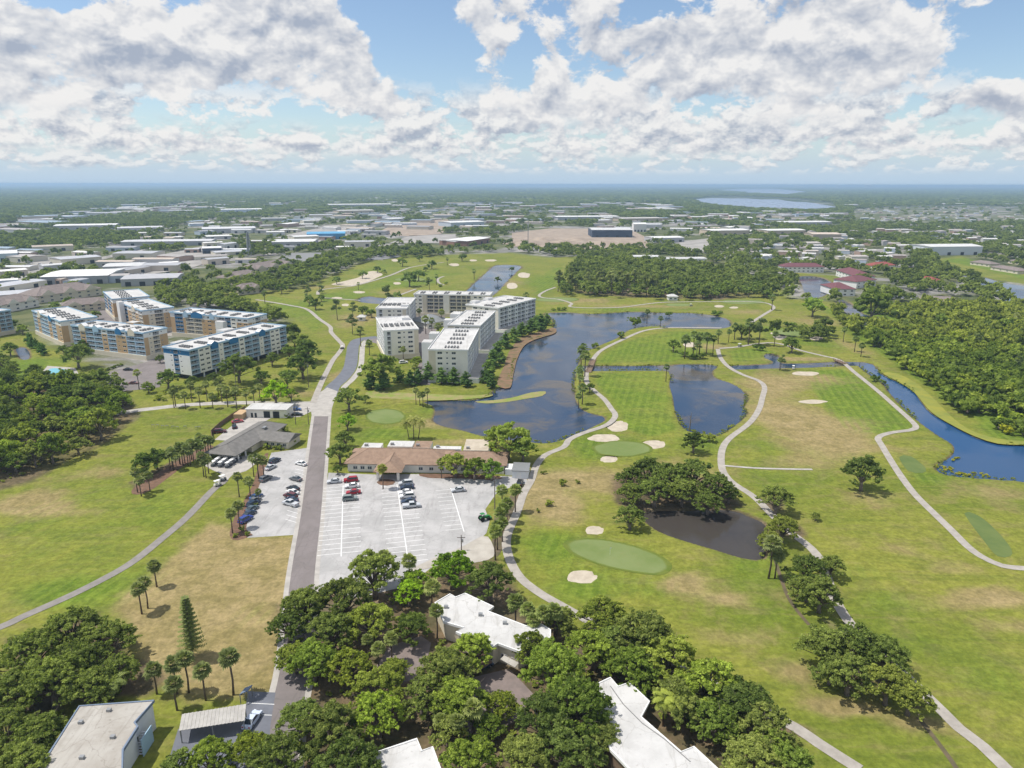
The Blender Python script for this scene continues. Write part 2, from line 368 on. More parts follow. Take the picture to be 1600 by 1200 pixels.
BUNK = [(911,900,22,10),(930,827,13,6.5),(952,716,13,5),(945,683,24,6),(966,665,17,8),(1021,693,19,6)]
BUNK_FAR = [(1258,583,21,3.4),(1219,526,10,4),(1211,520,7,2),(1276,528,10,3),(1279,521,7,2),(1147,480,7,1.6),(1124,478,8,2),(819,430,10,4),(800,447,8,5),(710,414,8,2.2),(594,405,6,2),(617,407,5,2),(740,407,6,1.5),(767,407,9,1.6),(621,443,6,2),(561,457,9,1.7),(540,477,6,2),(1078,538,11,4),(1270,627,22,3),(527,466,8,1.5)]
BUNKW = [catmull(ellipse(*b, n=14, rough=.13), True, 1.0) for b in BUNK]

# ---------------------------------------------------------------- ground: one carved sheet out to the horizon
ys = list(np.arange(-260, 80, 20.0)); y = 80.0
while y < 1500: ys.append(y); y *= 1.0062
while y < 60000: ys.append(y); y *= 1.028
ys = np.array(ys)
NX = 430
sx_ = np.linspace(-1, 1, NX)
X = sx_[None, :]*((np.maximum(ys, 90)+70)*1.02)[:, None]; Y = np.repeat(ys[:, None], NX, 1); Z = np.zeros_like(X)
cell = np.maximum(np.maximum(ys, 90)*.0055, .6)[:, None]*np.ones_like(X)
fx, fy = X.ravel(), Y.ravel(); fz = Z.ravel(); fc = cell.ravel()
def region(poly, mar):
    p = np.array(poly); return np.where((fx > p[:, 0].min()-mar) & (fx < p[:, 0].max()+mar) & (fy > p[:, 1].min()-mar) & (fy < p[:, 1].max()+mar))[0]
def sm(t): t = np.clip(t, 0, 1); return t*t*(3-2*t)
shore = np.zeros_like(fx)
for k, poly in PONDW.items():
    i = region(poly, 12); d = sdist(poly, fx[i], fy[i]); wd = np.maximum(1.3, 1.2*fc[i])
    fz[i] = np.minimum(fz[i], -1.4*sm(.5-d/(2*wd)*.9)); shore[i] = np.maximum(shore[i], np.exp(-np.maximum(d, 0)/np.maximum(1.3, .8*fc[i])))
for poly in BUNKW:
    i = region(poly, 5); d = sdist(poly, fx[i], fy[i]); fz[i] = np.minimum(fz[i], -.75*sm(.5-d/1.6)); 
# soil and turf zones: R dry, G lush, B bare/litter, A built-up land
ZN = np.zeros((fx.size, 4), np.float32)
def blob(ch, px, py, rx, ry, amt, rot=0.0):
    cx, cy_ = P(px, py); k = depth_of(px, py)/FPX; rxm = rx*k; rym = (P(px, py-ry)[1]-P(px, py+ry)[1])/2
    i = np.where((abs(fx-cx) < 3*max(rxm, rym)) & (abs(fy-cy_) < 3*max(rxm, rym)))[0]
    dx, dy = fx[i]-cx, fy[i]-cy_; c_, s_ = math.cos(rot), math.sin(rot); u = dx*c_+dy*s_; v = -dx*s_+dy*c_
    ZN[i, ch] = np.clip(ZN[i, ch]+amt*np.exp(-((u/rxm)**2+(v/rym)**2)), -1, 1.2)
def zone(ch, pxpoly, amt, soft=4.0, world=False):
    poly = pxpoly if world else W_(pxpoly); i = region(poly, soft*2); d = sdist(poly, fx[i], fy[i])
    ZN[i, ch] = np.maximum(ZN[i, ch], amt*sm(.5-d/(2*soft)))
def land():
    zone(0, [(240,905),(330,820),(395,842),(466,838),(452,940),(436,1010),(428,1075),(330,1085),(240,1060),(210,1000),(190,930)], .85, 6)
    blob(1, 400,960,50,30,.35); blob(0, 380,880,70,30,.25); blob(0,300,1010,60,40,.2)
    for b in [(40,790,70,22,.75),(120,800,60,10,.4),(150,740,60,12,.35),(30,860,60,20,.15)]: blob(0, *b)
    for b in [(190,900,120,50,.35),(250,790,60,40,.45),(100,930,100,30,.5),(300,660,60,14,.2),(60,870,70,20,.3)]: blob(1, *b)
    # middle rough between club house and first green
    for b in [(870,790,60,22,.7),(900,745,90,16,.55),(960,760,60,16,.6),(880,820,50,12,.35),(840,770,30,25,.5),(1060,735,90,20,.5)]: blob(0, *b)
    for b in [(860,850,50,35,.5),(900,920,60,30,.45),(1000,920,90,25,.35),(970,860,110,40,.35),(970,700,90,25,.4),(1040,640,60,40,.3),(930,700,40,20,.3)]: blob(1, *b)
    for b in [(1060,915,40,16,.55),(1130,935,40,12,.5),(1085,900,40,18,.3),(1160,1000,60,16,.35),(1240,1050,50,22,.45),(1300,1100,60,14,.45),(1340,1110,50,12,.35)]: blob(0, *b)
    blob(2,1150,1010,20,5,.4); blob(2,1127,935,14,5,.35); blob(2,1080,700,40,8,.1)
    # right fairways
    for b in [(1230,650,70,30,.75),(1200,600,60,18,.6),(1300,690,70,22,.55),(1260,720,60,16,.45),(1330,660,50,20,.2),(1280,590,50,8,.5),(1360,780,50,20,.4),(1420,860,70,20,.45),(1560,930,70,20,.75),(1500,890,60,14,.5),(1590,980,60,14,.45),(1490,940,90,18,.35),(1390,700,60,14,.3),(1560,770,60,20,.3),(1440,1130,60,16,.5)]: blob(0, *b)
    for b in [(1390,640,50,16,.55),(1310,620,40,16,.4),(1200,700,40,20,.35),(1340,890,70,24,.4),(1400,940,90,24,.35),(1550,1060,80,40,.35),(1440,1000,70,24,.25),(1450,745,30,12,.6),(1500,860,80,30,.3),(1150,620,30,30,.3),(1000,600,60,30,.2),(1000,540,60,14,.25),(1100,690,40,20,.4)]: blob(1, *b)
    for b in [(1180,880,60,40,.35),(1210,960,60,30,.2)]: blob(1, *b)
    # back nine
    for b in [(600,420,60,10,.4),(700,430,50,8,.3),(530,455,50,6,.3),(850,440,40,14,.5),(480,480,40,8,.4),(540,500,40,14,.3),(640,400,60,5,.3),(1050,480,60,5,.2)]: blob(1, *b)
    for b in [(560,500,40,14,.55),(500,450,40,6,.4),(620,455,50,6,.5),(900,470,60,6,.55),(1000,478,80,3,.5),(1160,487,40,5,.5),(1270,500,60,12,.45),(1100,540,40,6,.6),(1240,560,60,4,.7),(1330,540,20,20,.5),(800,440,20,12,.4),(470,500,30,8,.2),(690,660,50,10,.5),(730,690,60,8,.6),(450,615,60,6,.5),(530,590,20,14,.5)]: blob(0, *b)
    for b in [(600,680,70,16,.5),(650,600,60,6,.4),(570,600,25,20,.3),(330,600,60,8,.3),(60,570,60,14,.7),(30,590,40,8,.7),(240,600,30,4,.6),(670,640,30,10,.4)]: blob(1, *b)
    # mown fairways
    for poly, a in (([(1268,578),(1320,574),(1345,592),(1428,664),(1420,670),(1375,678),(1320,668),(1290,640),(1268,605)], .62), ([(928,582),(1040,580),(1046,600),(1052,640),(1062,672),(1020,684),(975,670),(968,645),(950,622),(930,600)], .55),
        ([(942,552),(985,530),(1040,517),(1110,517),(1120,540),(1050,566),(930,567)], .5), ([(1135,548),(1190,541),(1215,550),(1190,562),(1145,566)], .5), ([(1180,508),(1300,515),(1330,545),(1250,538),(1190,528)], .4), ([(500,462),(560,448),(640,425),(690,420),(690,440),(620,452),(560,468),(505,472)], .45), ([(420,462),(480,470),(515,505),(490,520),(460,500),(400,478)], .45), ([(835,460),(850,425),(880,415),(862,455)], .5), ([(880,480),(1000,480),(1000,486),(880,486)], .4), ([(0,900),(0,800),(150,760),(300,740),(330,760),(290,800),(200,870),(60,945),(0,965)], .30), ([(1150,720),(1200,690),(1300,700),(1320,760),(1250,780),(1180,765)], .25)): zone(1, poly, a, 3.5)
    # litter and earth under the oaks
    zone(2, [(430,945),(500,925),(640,900),(780,870),(830,950),(900,1000),(1060,1100),(1230,1140),(1250,1220),(300,1240),(330,1140),(410,1150),(450,1040)], .8, 5)
    zone(2, [(0,1000),(150,960),(230,1030),(240,1090),(110,1105),(60,1240),(0,1240)], .7, 5)
    zone(2, [(950,740),(1010,730),(1150,750),(1160,790),(1010,800),(960,790)], .7, 4)
    zone(2, [(0,612),(60,600),(150,600),(215,625),(222,650),(180,690),(120,720),(60,752),(-60,790),(-60,612)], .6, 5)
    zone(2, [(200,755),(330,690),(335,700),(260,745),(215,770)], .7, 2)
    for b in [(1050,770,70,10,.4),(1210,790,25,18,.6),(1240,830,30,18,.8),(1290,920,30,20,.7),(1350,1060,70,25,.55),(1300,975,14,20,.4),(1090,790,60,6,.5),(225,1060,60,20,.5),(960,1100,80,30,.4),(1250,1140,40,15,.5)]: blob(2, *b)
    zone(2, [(865,455),(900,425),(1000,430),(1120,450),(1200,462),(1130,469),(990,466)], .55, 10)
    zone(2, [(1290,482),(1400,482),(1450,470),(1620,480),(1760,490),(1760,690),(1600,688),(1545,680),(1520,655),(1470,625),(1430,590),(1390,560),(1345,535),(1312,508)], .12, 8)
    zone(1, [(1290,482),(1400,482),(1450,470),(1620,480),(1760,490),(1760,690),(1600,688),(1545,680),(1520,655),(1470,625),(1430,590),(1390,560),(1345,535),(1312,508)], .75, 8)
    # built-up land beyond the course
    far = W_([(-2500,640),(-400,600),(0,525),(50,520),(120,560),(200,600),(255,590),(270,560),(440,550),(450,500),(395,480),(290,462),(330,455),(420,455),(470,450),(560,412),(620,398),(700,398),(800,395),(860,402),(910,400),(1000,396),(1140,424),(1205,440),(1240,465),(1270,470),(1330,470),(1400,478),(1450,468),(1620,478),(2300,500),(4200,380),(4000,292),(-4000,292),(-2500,300)])
    zone(3, far, 1.0, 8, True)
    i = fy > 1150; ZN[i, 3] = 1
    ZN[:, 1] = np.maximum(ZN[:, 1], 0)
    zone(1, [(1470,405),(1560,425),(1660,450),(1660,440),(1600,428),(1520,400)], .6, 6); i = region(W_([(1470,400),(1660,440),(1660,452),(1500,426),(1465,420)]), 0)
    for poly in ([(1462,404),(1500,398),(1560,418),(1680,440),(1680,456),(1560,436),(1500,425),(1470,420)], [(1235,424),(1310,430),(1320,446),(1285,466),(1240,440)]):
        pw = W_(poly); i = region(pw, 5); ZN[i, 3] *= sm(.5+sdist(pw, fx[i], fy[i])/10)
land()
ZN[:, 2] = np.clip(np.maximum(ZN[:, 2], shore*.85), 0, 1)

me = bpy.data.meshes.new('ground'); nv = fx.size; ny = len(ys)
co = np.stack([fx, fy, fz], 1).astype(np.float32)
ii = (np.arange(ny-1)[:, None]*NX+np.arange(NX-1)[None, :]).ravel()
q = np.stack([ii, ii+1, ii+NX+1, ii+NX], 1).astype(np.int32)
me.vertices.add(nv); me.vertices.foreach_set('co', co.ravel())
me.loops.add(q.size); me.loops.foreach_set('vertex_index', q.ravel())
me.polygons.add(len(q)); me.polygons.foreach_set('loop_start', np.arange(0, q.size, 4, dtype=np.int32)); me.polygons.foreach_set('loop_total', np.full(len(q), 4, np.int32))
me.update(calc_edges=True)
a_ = me.attributes.new('zone', 'FLOAT_COLOR', 'POINT'); a_.data.foreach_set('color', ZN.ravel())
def ground_mat():
    m_ = bpy.data.materials.new('turf and soil'); m_.use_nodes = True; t = NT(m_.node_tree); b = t.n['Principled BSDF']
    g = t.new('ShaderNodeNewGeometry').outputs['Position']
    at = t.new('ShaderNodeAttribute', attribute_name='zone'); sp = t.new('ShaderNodeSeparateColor'); t.l.new(at.outputs['Color'], sp.inputs[0])
    dry, lush, bare = sp.outputs[0], sp.outputs[1], sp.outputs[2]; urb = at.outputs['Alpha']
    n1 = t.noise(g, .022, 6, .62, .6); n2 = t.noise(g, .11, 6, .65, .4); n3 = t.noise(g, .9, 5, .7); n4 = t.noise(g, .006, 3, .5)
    rag = t.m('ADD', t.m('MULTIPLY', t.m('SUBTRACT', n1, .5), 1.5), t.m('MULTIPLY', t.m('SUBTRACT', n2, .5), 1.1))
    st = t.new('ShaderNodeMapping'); st.inputs['Rotation'].default_value = (0, 0, .5); st.inputs['Scale'].default_value = (.35, 2.2, 1); t.l.new(g, st.inputs[0])
    n5 = t.noise(st.outputs[0], .09, 7, .68, .8)          # drawn-out mowing and wear streaks
    base = t.mix(t.ss(n1, .35, .68), (.205,.215,.038), (.130,.168,.022))
    base = t.mix(t.m('MULTIPLY', t.ss(n2, .48, .68), .45), base, (.225,.19,.078))
    base = t.mix(t.m('MULTIPLY', t.ss(n5, .52, .68), .40), base, (.225,.19,.082))
    base = t.mix(t.m('MULTIPLY', t.ss(n5, .36, .50, 1.0, 0.0), .4), base, (.092,.128,.021))
    lg = t.mix(t.ss(n2, .38, .62), (.118,.190,.018), (.080,.140,.014))
    base = t.mix(t.ss(t.m('ADD', lush, t.m('MULTIPLY', rag, .55)), .14, .66, 0.0, .85), base, lg)
    dg = t.mix(t.ss(n2, .36, .66), (.315,.245,.125), (.235,.19,.082))
    base = t.mix(t.ss(t.m('ADD', dry, t.m('MULTIPLY', rag, .75)), .08, .60, 0.0, .94), base, dg)
    bg_ = t.mix(t.ss(n2, .38, .66), (.165,.12,.075), (.09,.08,.042))
    bg_ = t.mix(t.m('MULTIPLY', t.ss(n1, .52, .68), .6), bg_, (.27,.22,.16))
    base = t.mix(t.ss(t.m('ADD', bare, t.m('MULTIPLY', rag, .55)), .25, .65), base, bg_)
    wv = t.new('ShaderNodeTexWave', wave_profile='SIN'); mw = t.new('ShaderNodeMapping'); mw.inputs['Rotation'].default_value = (0, 0, .25); t.l.new(g, mw.inputs[0]); t.l.new(mw.outputs[0], wv.inputs['Vector'])
    wv.inputs['Scale'].default_value = .09; wv.inputs['Distortion'].default_value = .6; wv.inputs['Detail'].default_value = 2
    stp = t.m('MULTIPLY', t.ss(wv.outputs['Fac'], .35, .65), t.ss(lush, .15, .5)); base = t.mix(t.m('MULTIPLY', stp, .34), base, (.19,.245,.038))
    n6 = t.noise(g, .33, 7, .72, .3)
    sp2 = t.mix(t.ss(n6, .32, .68), (.78,.80,.74), (1.18,1.16,1.14)); base = t.mix(1.0, base, sp2, 'MULTIPLY')
    # built-up land: verges, yards and streets too far off to tell apart
    u1 = t.noise(g, .007, 8, .68, .5); u2 = t.noise(g, .03, 6, .7, .4)
    uc = t.mix(t.ss(u2, .42, .6), (.075,.095,.035), (.145,.15,.065))
    uc = t.mix(t.ss(u1, .50, .58), uc, t.mix(t.ss(u2, .4, .6), (.34,.32,.30), (.20,.195,.19)))
    sz = t.new('ShaderNodeSeparateXYZ'); t.l.new(g, sz.inputs[0])
    far_ = t.ss(sz.outputs[1], 2600.0, 4200.0)
    uc = t.mix(far_, uc, t.mix(t.ss(t.noise(g, .0016, 7, .7, .3), .585, .63), t.mix(t.ss(t.noise(g, .004, 6, .7), .4, .6), (.045,.065,.03), (.075,.09,.04)), (.34,.33,.32)))
    base = t.mix(urb, base, uc)
    vv = t.mix(t.ss(n3, .3, .7), (.80,.80,.80), (1.15,1.15,1.15)); base = t.mix(1.0, base, vv, 'MULTIPLY')
    t.put(b.inputs['Base Color'], base); b.inputs['Roughness'].default_value = .95; b.inputs['Specular IOR Level'].default_value = .12
    bp = t.new('ShaderNodeBump'); bp.inputs['Strength'].default_value = .35; bp.inputs['Distance'].default_value = .35
    t.put(bp.inputs['Height'], t.m('ADD', n3, t.m('MULTIPLY', n2, 3.0))); t.l.new(bp.outputs[0], b.inputs['Normal'])
    return m_
me.materials.append(ground_mat())
me.polygons.foreach_set('use_smooth', [True]*len(me.polygons))
tag(place('ground', me), kind='structure')

# ---------------------------------------------------------------- water
def grow(poly, k):
    p = np.array(poly); n = len(p); a = np.roll(p, 1, 0); b = np.roll(p, -1, 0); d = b-a; d /= np.linalg.norm(d, axis=1)[:, None]+1e-9
    area = np.sum(p[:, 0]*np.roll(p[:, 1], -1)-np.roll(p[:, 0], -1)*p[:, 1]); s_ = 1 if area > 0 else -1
    return [tuple(v) for v in p+np.stack([d[:, 1], -d[:, 0]], 1)*k*s_]
for kk, (k, poly) in enumerate(PONDW.items()):
    mt = {'dark_pond': 'darkpond', 'blue_canal': 'canal', 'creek': 'lake'}.get(k, 'lake')
    sheet('water', grow(poly, 1.6), -.5-.012*kk, M[mt])
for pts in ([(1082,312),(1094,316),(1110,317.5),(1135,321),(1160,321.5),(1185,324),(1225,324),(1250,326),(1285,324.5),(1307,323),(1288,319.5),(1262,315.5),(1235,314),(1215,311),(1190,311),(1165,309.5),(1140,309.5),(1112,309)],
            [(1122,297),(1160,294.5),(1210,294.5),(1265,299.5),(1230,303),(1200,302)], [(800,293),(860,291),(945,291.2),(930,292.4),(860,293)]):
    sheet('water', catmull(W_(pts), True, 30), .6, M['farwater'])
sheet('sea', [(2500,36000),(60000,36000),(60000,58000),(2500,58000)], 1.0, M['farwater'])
for poly in BUNKW: sheet('sand_bunker', grow(poly, .35), -.3, M['sand'])
for b in BUNK_FAR: sheet('sand_bunker', catmull(ellipse(*b, n=12, rough=.12), True, 2), .05, M['sand'])
sheet('waste_sand', catmull(W_([(518,445),(541,439),(560,434),(573,426),(585,424),(598,429),(590,434),(572,442),(550,447)]), True, 4), .05, M['sand'])
# ---------------------------------------------------------------- greens, tees, weed and mulch beds
def fade_mat():
    m_ = bpy.data.materials.new('putting green turf'); m_.use_nodes = True; t = NT(m_.node_tree); b = t.n['Principled BSDF']; b.inputs['Roughness'].default_value = .95; b.inputs['Specular IOR Level'].default_value = .1
    g = t.new('ShaderNodeNewGeometry').outputs['Position']; at = t.new('ShaderNodeAttribute', attribute_name='fade').outputs['Fac']
    n = t.noise(g, .35, 7, .65); n2 = t.noise(g, .06, 5, .6)
    c = t.mix(t.ss(n2, .35, .65), (.185,.228,.088), (.145,.195,.06)); c = t.mix(t.m('MULTIPLY', t.ss(n, .5, .7), .4), c, (.20,.215,.085))
    c = t.mix(t.ss(t.m('ADD', at, t.m('MULTIPLY', t.m('SUBTRACT', n, .5), .8)), .25, .75), t.mix(t.ss(n, .4, .6), (.135,.165,.032), (.105,.145,.025)), c)
    t.put(b.inputs['Base Color'], c); return m_
M['greenfade'] = fade_mat()
def green(poly, z=.05):
    poly = np.array(poly); c = poly.mean(0); n = len(poly); V = []; A = []; Fc = []
    for k, (s_, a) in enumerate(((1.06, 0.0), (.97, .35), (.86, 1.0), (.4, 1.0))):
        for p in poly: q_ = c+(p-c)*s_; V.append((q_[0], q_[1], z)); A.append(a)
    ccw = np.sum(poly[:, 0]*np.roll(poly[:, 1], -1)-np.roll(poly[:, 0], -1)*poly[:, 1]) > 0
    for k in range(3):
        for i in range(n): j = (i+1) % n; f = (k*n+i, k*n+j, (k+1)*n+j, (k+1)*n+i); Fc.append(f if ccw else f[::-1])
    f = tuple(range(3*n, 4*n)); Fc.append(f if ccw else f[::-1])
    me_ = bpy.data.meshes.new('putting_green'); me_.from_pydata(V, [], Fc); at = me_.attributes.new('fade', 'FLOAT', 'POINT'); at.data.foreach_set('value', A); me_.materials.append(M['greenfade'])
    tag(place('putting_green', me_), kind='structure')
green(catmull(W_([(885,850),(900,843),(930,842),(965,847),(1000,856),(1030,868),(1046,881),(1042,892),(1025,897),(990,893),(950,885),(915,873),(893,862)]), True, 2))
for e_ in [(972,701,45,11.5),(603,651,30,11.5),(870,468,34,3.5),(1160,471,34,3.5),(1238,519,30,6),(640,437,24,3),(1060,476,20,2)]: green(catmull(ellipse(*e_, n=16, rough=.05), True, 2))
for t_ in ([(1508,801),(1529,804),(1558,828),(1581,856),(1580,868),(1560,868),(1540,846)], [(1406,713),(1424,712),(1447,730),(1443,738),(1420,735)]):
    sheet('tee_box', catmull(W_(t_), True, 2), .05, M['tee'])
sheet('bank_mulch', catmull(W_([(777,600),(788,572),(798,546),(816,527),(840,519),(865,512),(868,520),(838,530),(820,540),(809,560),(803,583),(797,606)]), True, 3), .03, M['mud'])
sheet('reed_bank', catmull(W_([(575,612),(610,613),(660,615),(700,617),(740,618),(770,616),(765,620),(740,623),(700,625.5),(660,626),(610,623),(576,622)]), True, 3), .04, M['marsh'])
sheet('weed_mat', catmull(W_([(742,626),(770,624),(800,620),(830,612),(853,610),(848,617),(820,622),(790,627),(760,629)]), True, 3), -.42, M['marsh'])
sheet('weed_mat', catmull(W_([(1380,582),(1400,582),(1430,596),(1460,622),(1490,652),(1520,672),(1560,684),(1600,688),(1700,692),(1700,700),(1600,694),(1560,692),(1525,681),(1490,664),(1455,642),(1428,611),(1405,596)]), True, 3), .03, M['ymarsh'])
sheet('mulch_bed', catmull(W_([(372,845),(360,838),(366,812),(378,790),(392,766),(402,738),(410,716),(420,708),(414,735),(404,765),(392,800),(386,828),(396,836)]), True, 2), .03, M['mulch'])
sheet('mulch_bed', catmull(W_([(206,768),(230,750),(290,715),(328,697),(332,705),(290,728),(240,765),(215,774)]), True, 2), .03, M['mulch'])
sheet('mulch_bed', catmull(ellipse(604,754,14,5), True, 1), .07, M['mulch'])
sheet('mulch_bed', catmull(W_([(655,741),(700,741),(780,744),(776,750),(720,748),(670,747)]), True, 2), .07, M['mulch'])
sheet('mulch_bed', catmull(W_([(775,800),(790,785),(812,760),(820,768),(806,795),(795,815),(788,850),(778,870),(768,860),(772,830)]), True, 2), .06, M['litter'])

# ---------------------------------------------------------------- roads, lots and cart paths
ROAD = W_([(437,1205),(449,1110),(463,1035),(474,900),(486,810),(494,735),(503,649),(506,630)])
d0 = np.array(ROAD[0])-np.array(ROAD[1]); ROAD = [tuple(np.array(ROAD[0])+d0/np.linalg.norm(d0)*60)]+ROAD
strip('road_shoulder', ROAD, 8.2, .03, M['concrete']); strip('road', ROAD, 5.8, .055, M['asphalt'])
sheet('intersection', W_([(488,651),(516,651),(520,636),(528,612),(512,606),(500,614),(490,628),(455,628),(455,637),(486,640)]), .06, M['concrete'])
CROAD = W_([(516,622),(520,606),(535,592),(547,575),(551,552),(553,540),(562,531),(590,527)])
strip('condo_sidewalk', CROAD, 3.0, .035, M['concrete'], off=-5.6); strip('condo_road', CROAD, 7.0, .05, M['new_asphalt'])
strip('side_road', W_([(500,632),(455,632),(385,630),(300,633),(225,641),(160,648),(80,640)]), 5.0, .045, M['concrete'])
EAST = W_([(514,739),(500,829),(492,885),(489,918),(560,935),(640,915),(690,875),(736,857),(761,833),(766,815),(759,796),(779,767),(824,755),(824,746),(790,744),(702,746),(657,741),(590,742)])
sheet('gravel_lot', EAST, .02, M['lot'])
sheet('shell_verge', catmull(W_([(640,893),(680,872),(720,856),(755,838),(768,845),(772,870),(740,880),(690,885)]), True, 2), .075, M['shell'])
WEST = W_([(425,708),(484,700),(472,810),(467,836),(388,841),(372,836),(382,812),(395,775),(408,755),(416,730)])
sheet('gravel_lot', WEST, .024, M['lot'])
sheet('cart_yard', catmull(W_([(322,722),(395,712),(402,722),(385,737),(364,743),(352,757),(340,757),(346,742),(330,734)]), True, 2), .06, M['concrete'])
sheet('range_yard', W_([(336,688),(362,690),(424,654),(470,652),(490,642),(470,628),(395,640),(385,648)]), .05, M['concrete'])
sheet('condo_court', W_([(110,607),(135,590),(205,574),(250,560),(262,570),(258,590),(250,606),(200,612),(140,614)]), .05, M['asphalt'])
sheet('condo_court', W_([(560,530),(600,540),(660,560),(640,600),(672,602),(690,560),(680,520),(700,490),(640,486),(650,520)]), .04, M['asphalt'])
sheet('condo_court', W_([(120,505),(160,480),(240,500),(255,540),(225,540),(200,515)]), .05, M['asphalt'])
sheet('driveway', W_([(590,1040),(610,1010),(659,994),(675,1005),(660,1064),(605,1068)]), .06, M['drive'])
sheet('driveway', W_([(735,1060),(797,1045),(835,1085),(805,1128),(745,1165),(725,1140)]), .06, M['drive'])
sheet('parking_apron', W_([(388,1081),(432,1083),(424,1135),(416,1240),(250,1240),(280,1140),(384,1128)]), .065, M['new_asphalt'])
PATHS = [
 ('cart_path', [(352,752),(333,767),(293,809),(256,841),(210,878),(170,902),(113,931),(37,965),(0,982),(-80,1006)], 2.5, 'path_old'),
 ('cart_path', [(1128,512),(1080,511.5),(1040,512),(1005,517),(970,532),(942,546),(930,557),(924,568),(917,582),(918,598),(931,612),(945,624),(956,639),(962,650),(948,664),(911,677),(890,687),(882,698),(853,711),(839,727),(831,750),(819,771),(809,800),(796,829),(792,850),(798,876),(814,903),(843,926),(867,940),(910,964),(955,990),(1010,1015),(1100,1062),(1180,1103),(1245,1137),(1282,1162),(1345,1202)], 2.5, 'path'),
 ('cart_path', [(1122,545),(1126,558),(1138,572),(1159,584),(1185,594),(1195,604),(1192,620),(1186,640),(1171,661),(1140,685),(1129,703),(1128,727),(1134,742),(1147,755),(1179,776),(1205,802),(1233,829),(1268,856),(1287,883),(1303,930),(1335,980),(1400,1040),(1475,1112),(1500,1137),(1537,1165),(1585,1212)], 2.5, 'path'),
 ('cart_path', [(1124,544),(1154,541.5),(1180,537),(1206,535),(1225,538),(1250,546.5),(1285,555),(1312,562),(1337,582),(1372,610),(1404,638),(1424,656),(1432,666),(1424,671),(1392,675.5),(1373,683),(1379,696),(1403,735),(1429,770),(1461,802),(1487,827),(1513,853),(1535,869),(1567,883),(1600,887),(1670,892)], 2.4, 'path'),
 ('cart_path', [(1130,727),(1180,731),(1230,732.5),(1270,733)], 1.3, 'concrete'),
 ('cart_path', [(1175,503),(1194,491),(1209,481),(1204,475),(1190,472),(1160,470.5),(1110,471)], 2.6, 'path'),
 ('cart_path', [(868,449),(854,454),(843,461),(848,465),(874,468),(893,474),(891,479),(917,481),(970,480),(1005,475.5),(1040,472),(1110,471)], 2.6, 'path'),
 ('cart_path', [(400,469),(416,471.5),(454,478),(480,484),(499,499),(516,511),(518,520),(530,533),(536,541),(530,552),(521,563),(512,580),(504,596),(497,612),(490,630)], 2.8, 'path'),
 ('cart_path', [(497,461),(501,454),(529,450),(558,446),(609,431),(643,418),(694,410)], 3.2, 'path'),
 ('cart_path', [(507,466),(563,470)], 2.6, 'path'), ('cart_path', [(626,461),(650,452)], 2.6, 'path'),
 ('cart_path', [(694,432),(685,436),(686,442),(694,446)], 2.6, 'path')]
PATHW = []
for k, (n_, pts, wd, mt) in enumerate(PATHS):
    PATHW.append(W_(pts)); strip(n_, W_(pts), wd, .08+.008*k, M[mt], step=2.5)
strip('far_street', W_([(1108,366),(1130,384),(1150,402),(1168,420)]), 11, .4, M['yard'])
strip('far_street', W_([(-60,470),(60,432),(160,405),(260,385),(380,372)]), 16, .4, M['yard'])
strip('far_street', W_([(560,389),(640,391),(720,391)]), 9, .3, M['shell'])
for dl in ([(1212,874),(1222,905),(1234,935),(1252,960),(1275,986)], [(1436,1120),(1460,1150),(1490,1190),(1505,1215)]): strip('ditch', W_(dl), .9, .03, M['litter'])
# painted bay lines
def lines():
    long_ = [((537,759),(534,870)), ((621,757),(640,885)), ((705,763),(726,831))]
    lw = [(np.array(P(*a)), np.array(P(*b))) for a, b in long_]
    m_ = MB()
    def seg(a, b, wd, z):
        d = (b-a)/np.linalg.norm(b-a); n = np.array((-d[1], d[0]))*wd/2
        m_.face([(*(a-n), z), (*(b-n), z), (*(b+n), z), (*(a+n), z)])
    for a, b in lw: seg(a, b, .26, .045)
    d = (lw[0][1]-lw[0][0]); d /= np.linalg.norm(d); n = np.array((-d[1], d[0])); n = n if n[0] > 0 else -n
    for k, (a, b) in enumerate(lw):
        L = np.linalg.norm(b-a); dd = (b-a)/L
        for j in range(int(L/2.75)):
            p = a+dd*(1.0+j*2.75); 
            if k == 0: seg(p-n*6.2, p-n*.2, .2, .045); seg(p+n*.2, p+n*5.2, .2, .045)
            elif k == 1: seg(p-n*5.2, p-n*.25, .2, .045); seg(p+n*.25, p+n*5.2, .2, .045)
            else: seg(p-n*5.0, p-n*.25, .17, .045)
    # angled bays along the road in the west lot
    a, b = np.array(P(480,722)), np.array(P(463,832)); L = np.linalg.norm(b-a); dd = (b-a)/L
    v = np.array(P(443,785))-np.array(P(468,792)); v /= np.linalg.norm(v)
    for j in range(int(L/3.0)):
        p = a+dd*(j*3.0); seg(p+v*.3, p+v*4.6, .17, .05)
    o = m_.build('painted_bay_lines', M['paint']); o['kind'] = 'structure'
    return n, d, v
LOTN, LOTD, WESTV = lines()
# bay lines on the small apron
m_ = MB()
for (a, b) in (((389,1100),(430,1102)), ((400,1118),(426,1119))):
    p, q_ = P(*a), P(*b); m_.face([(p[0], p[1], .08), (q_[0], q_[1], .08), (q_[0], q_[1]+.15, .08), (p[0], p[1]+.15, .08)])
tag(m_.build('painted_apron_lines', M['paint']), kind='structure')
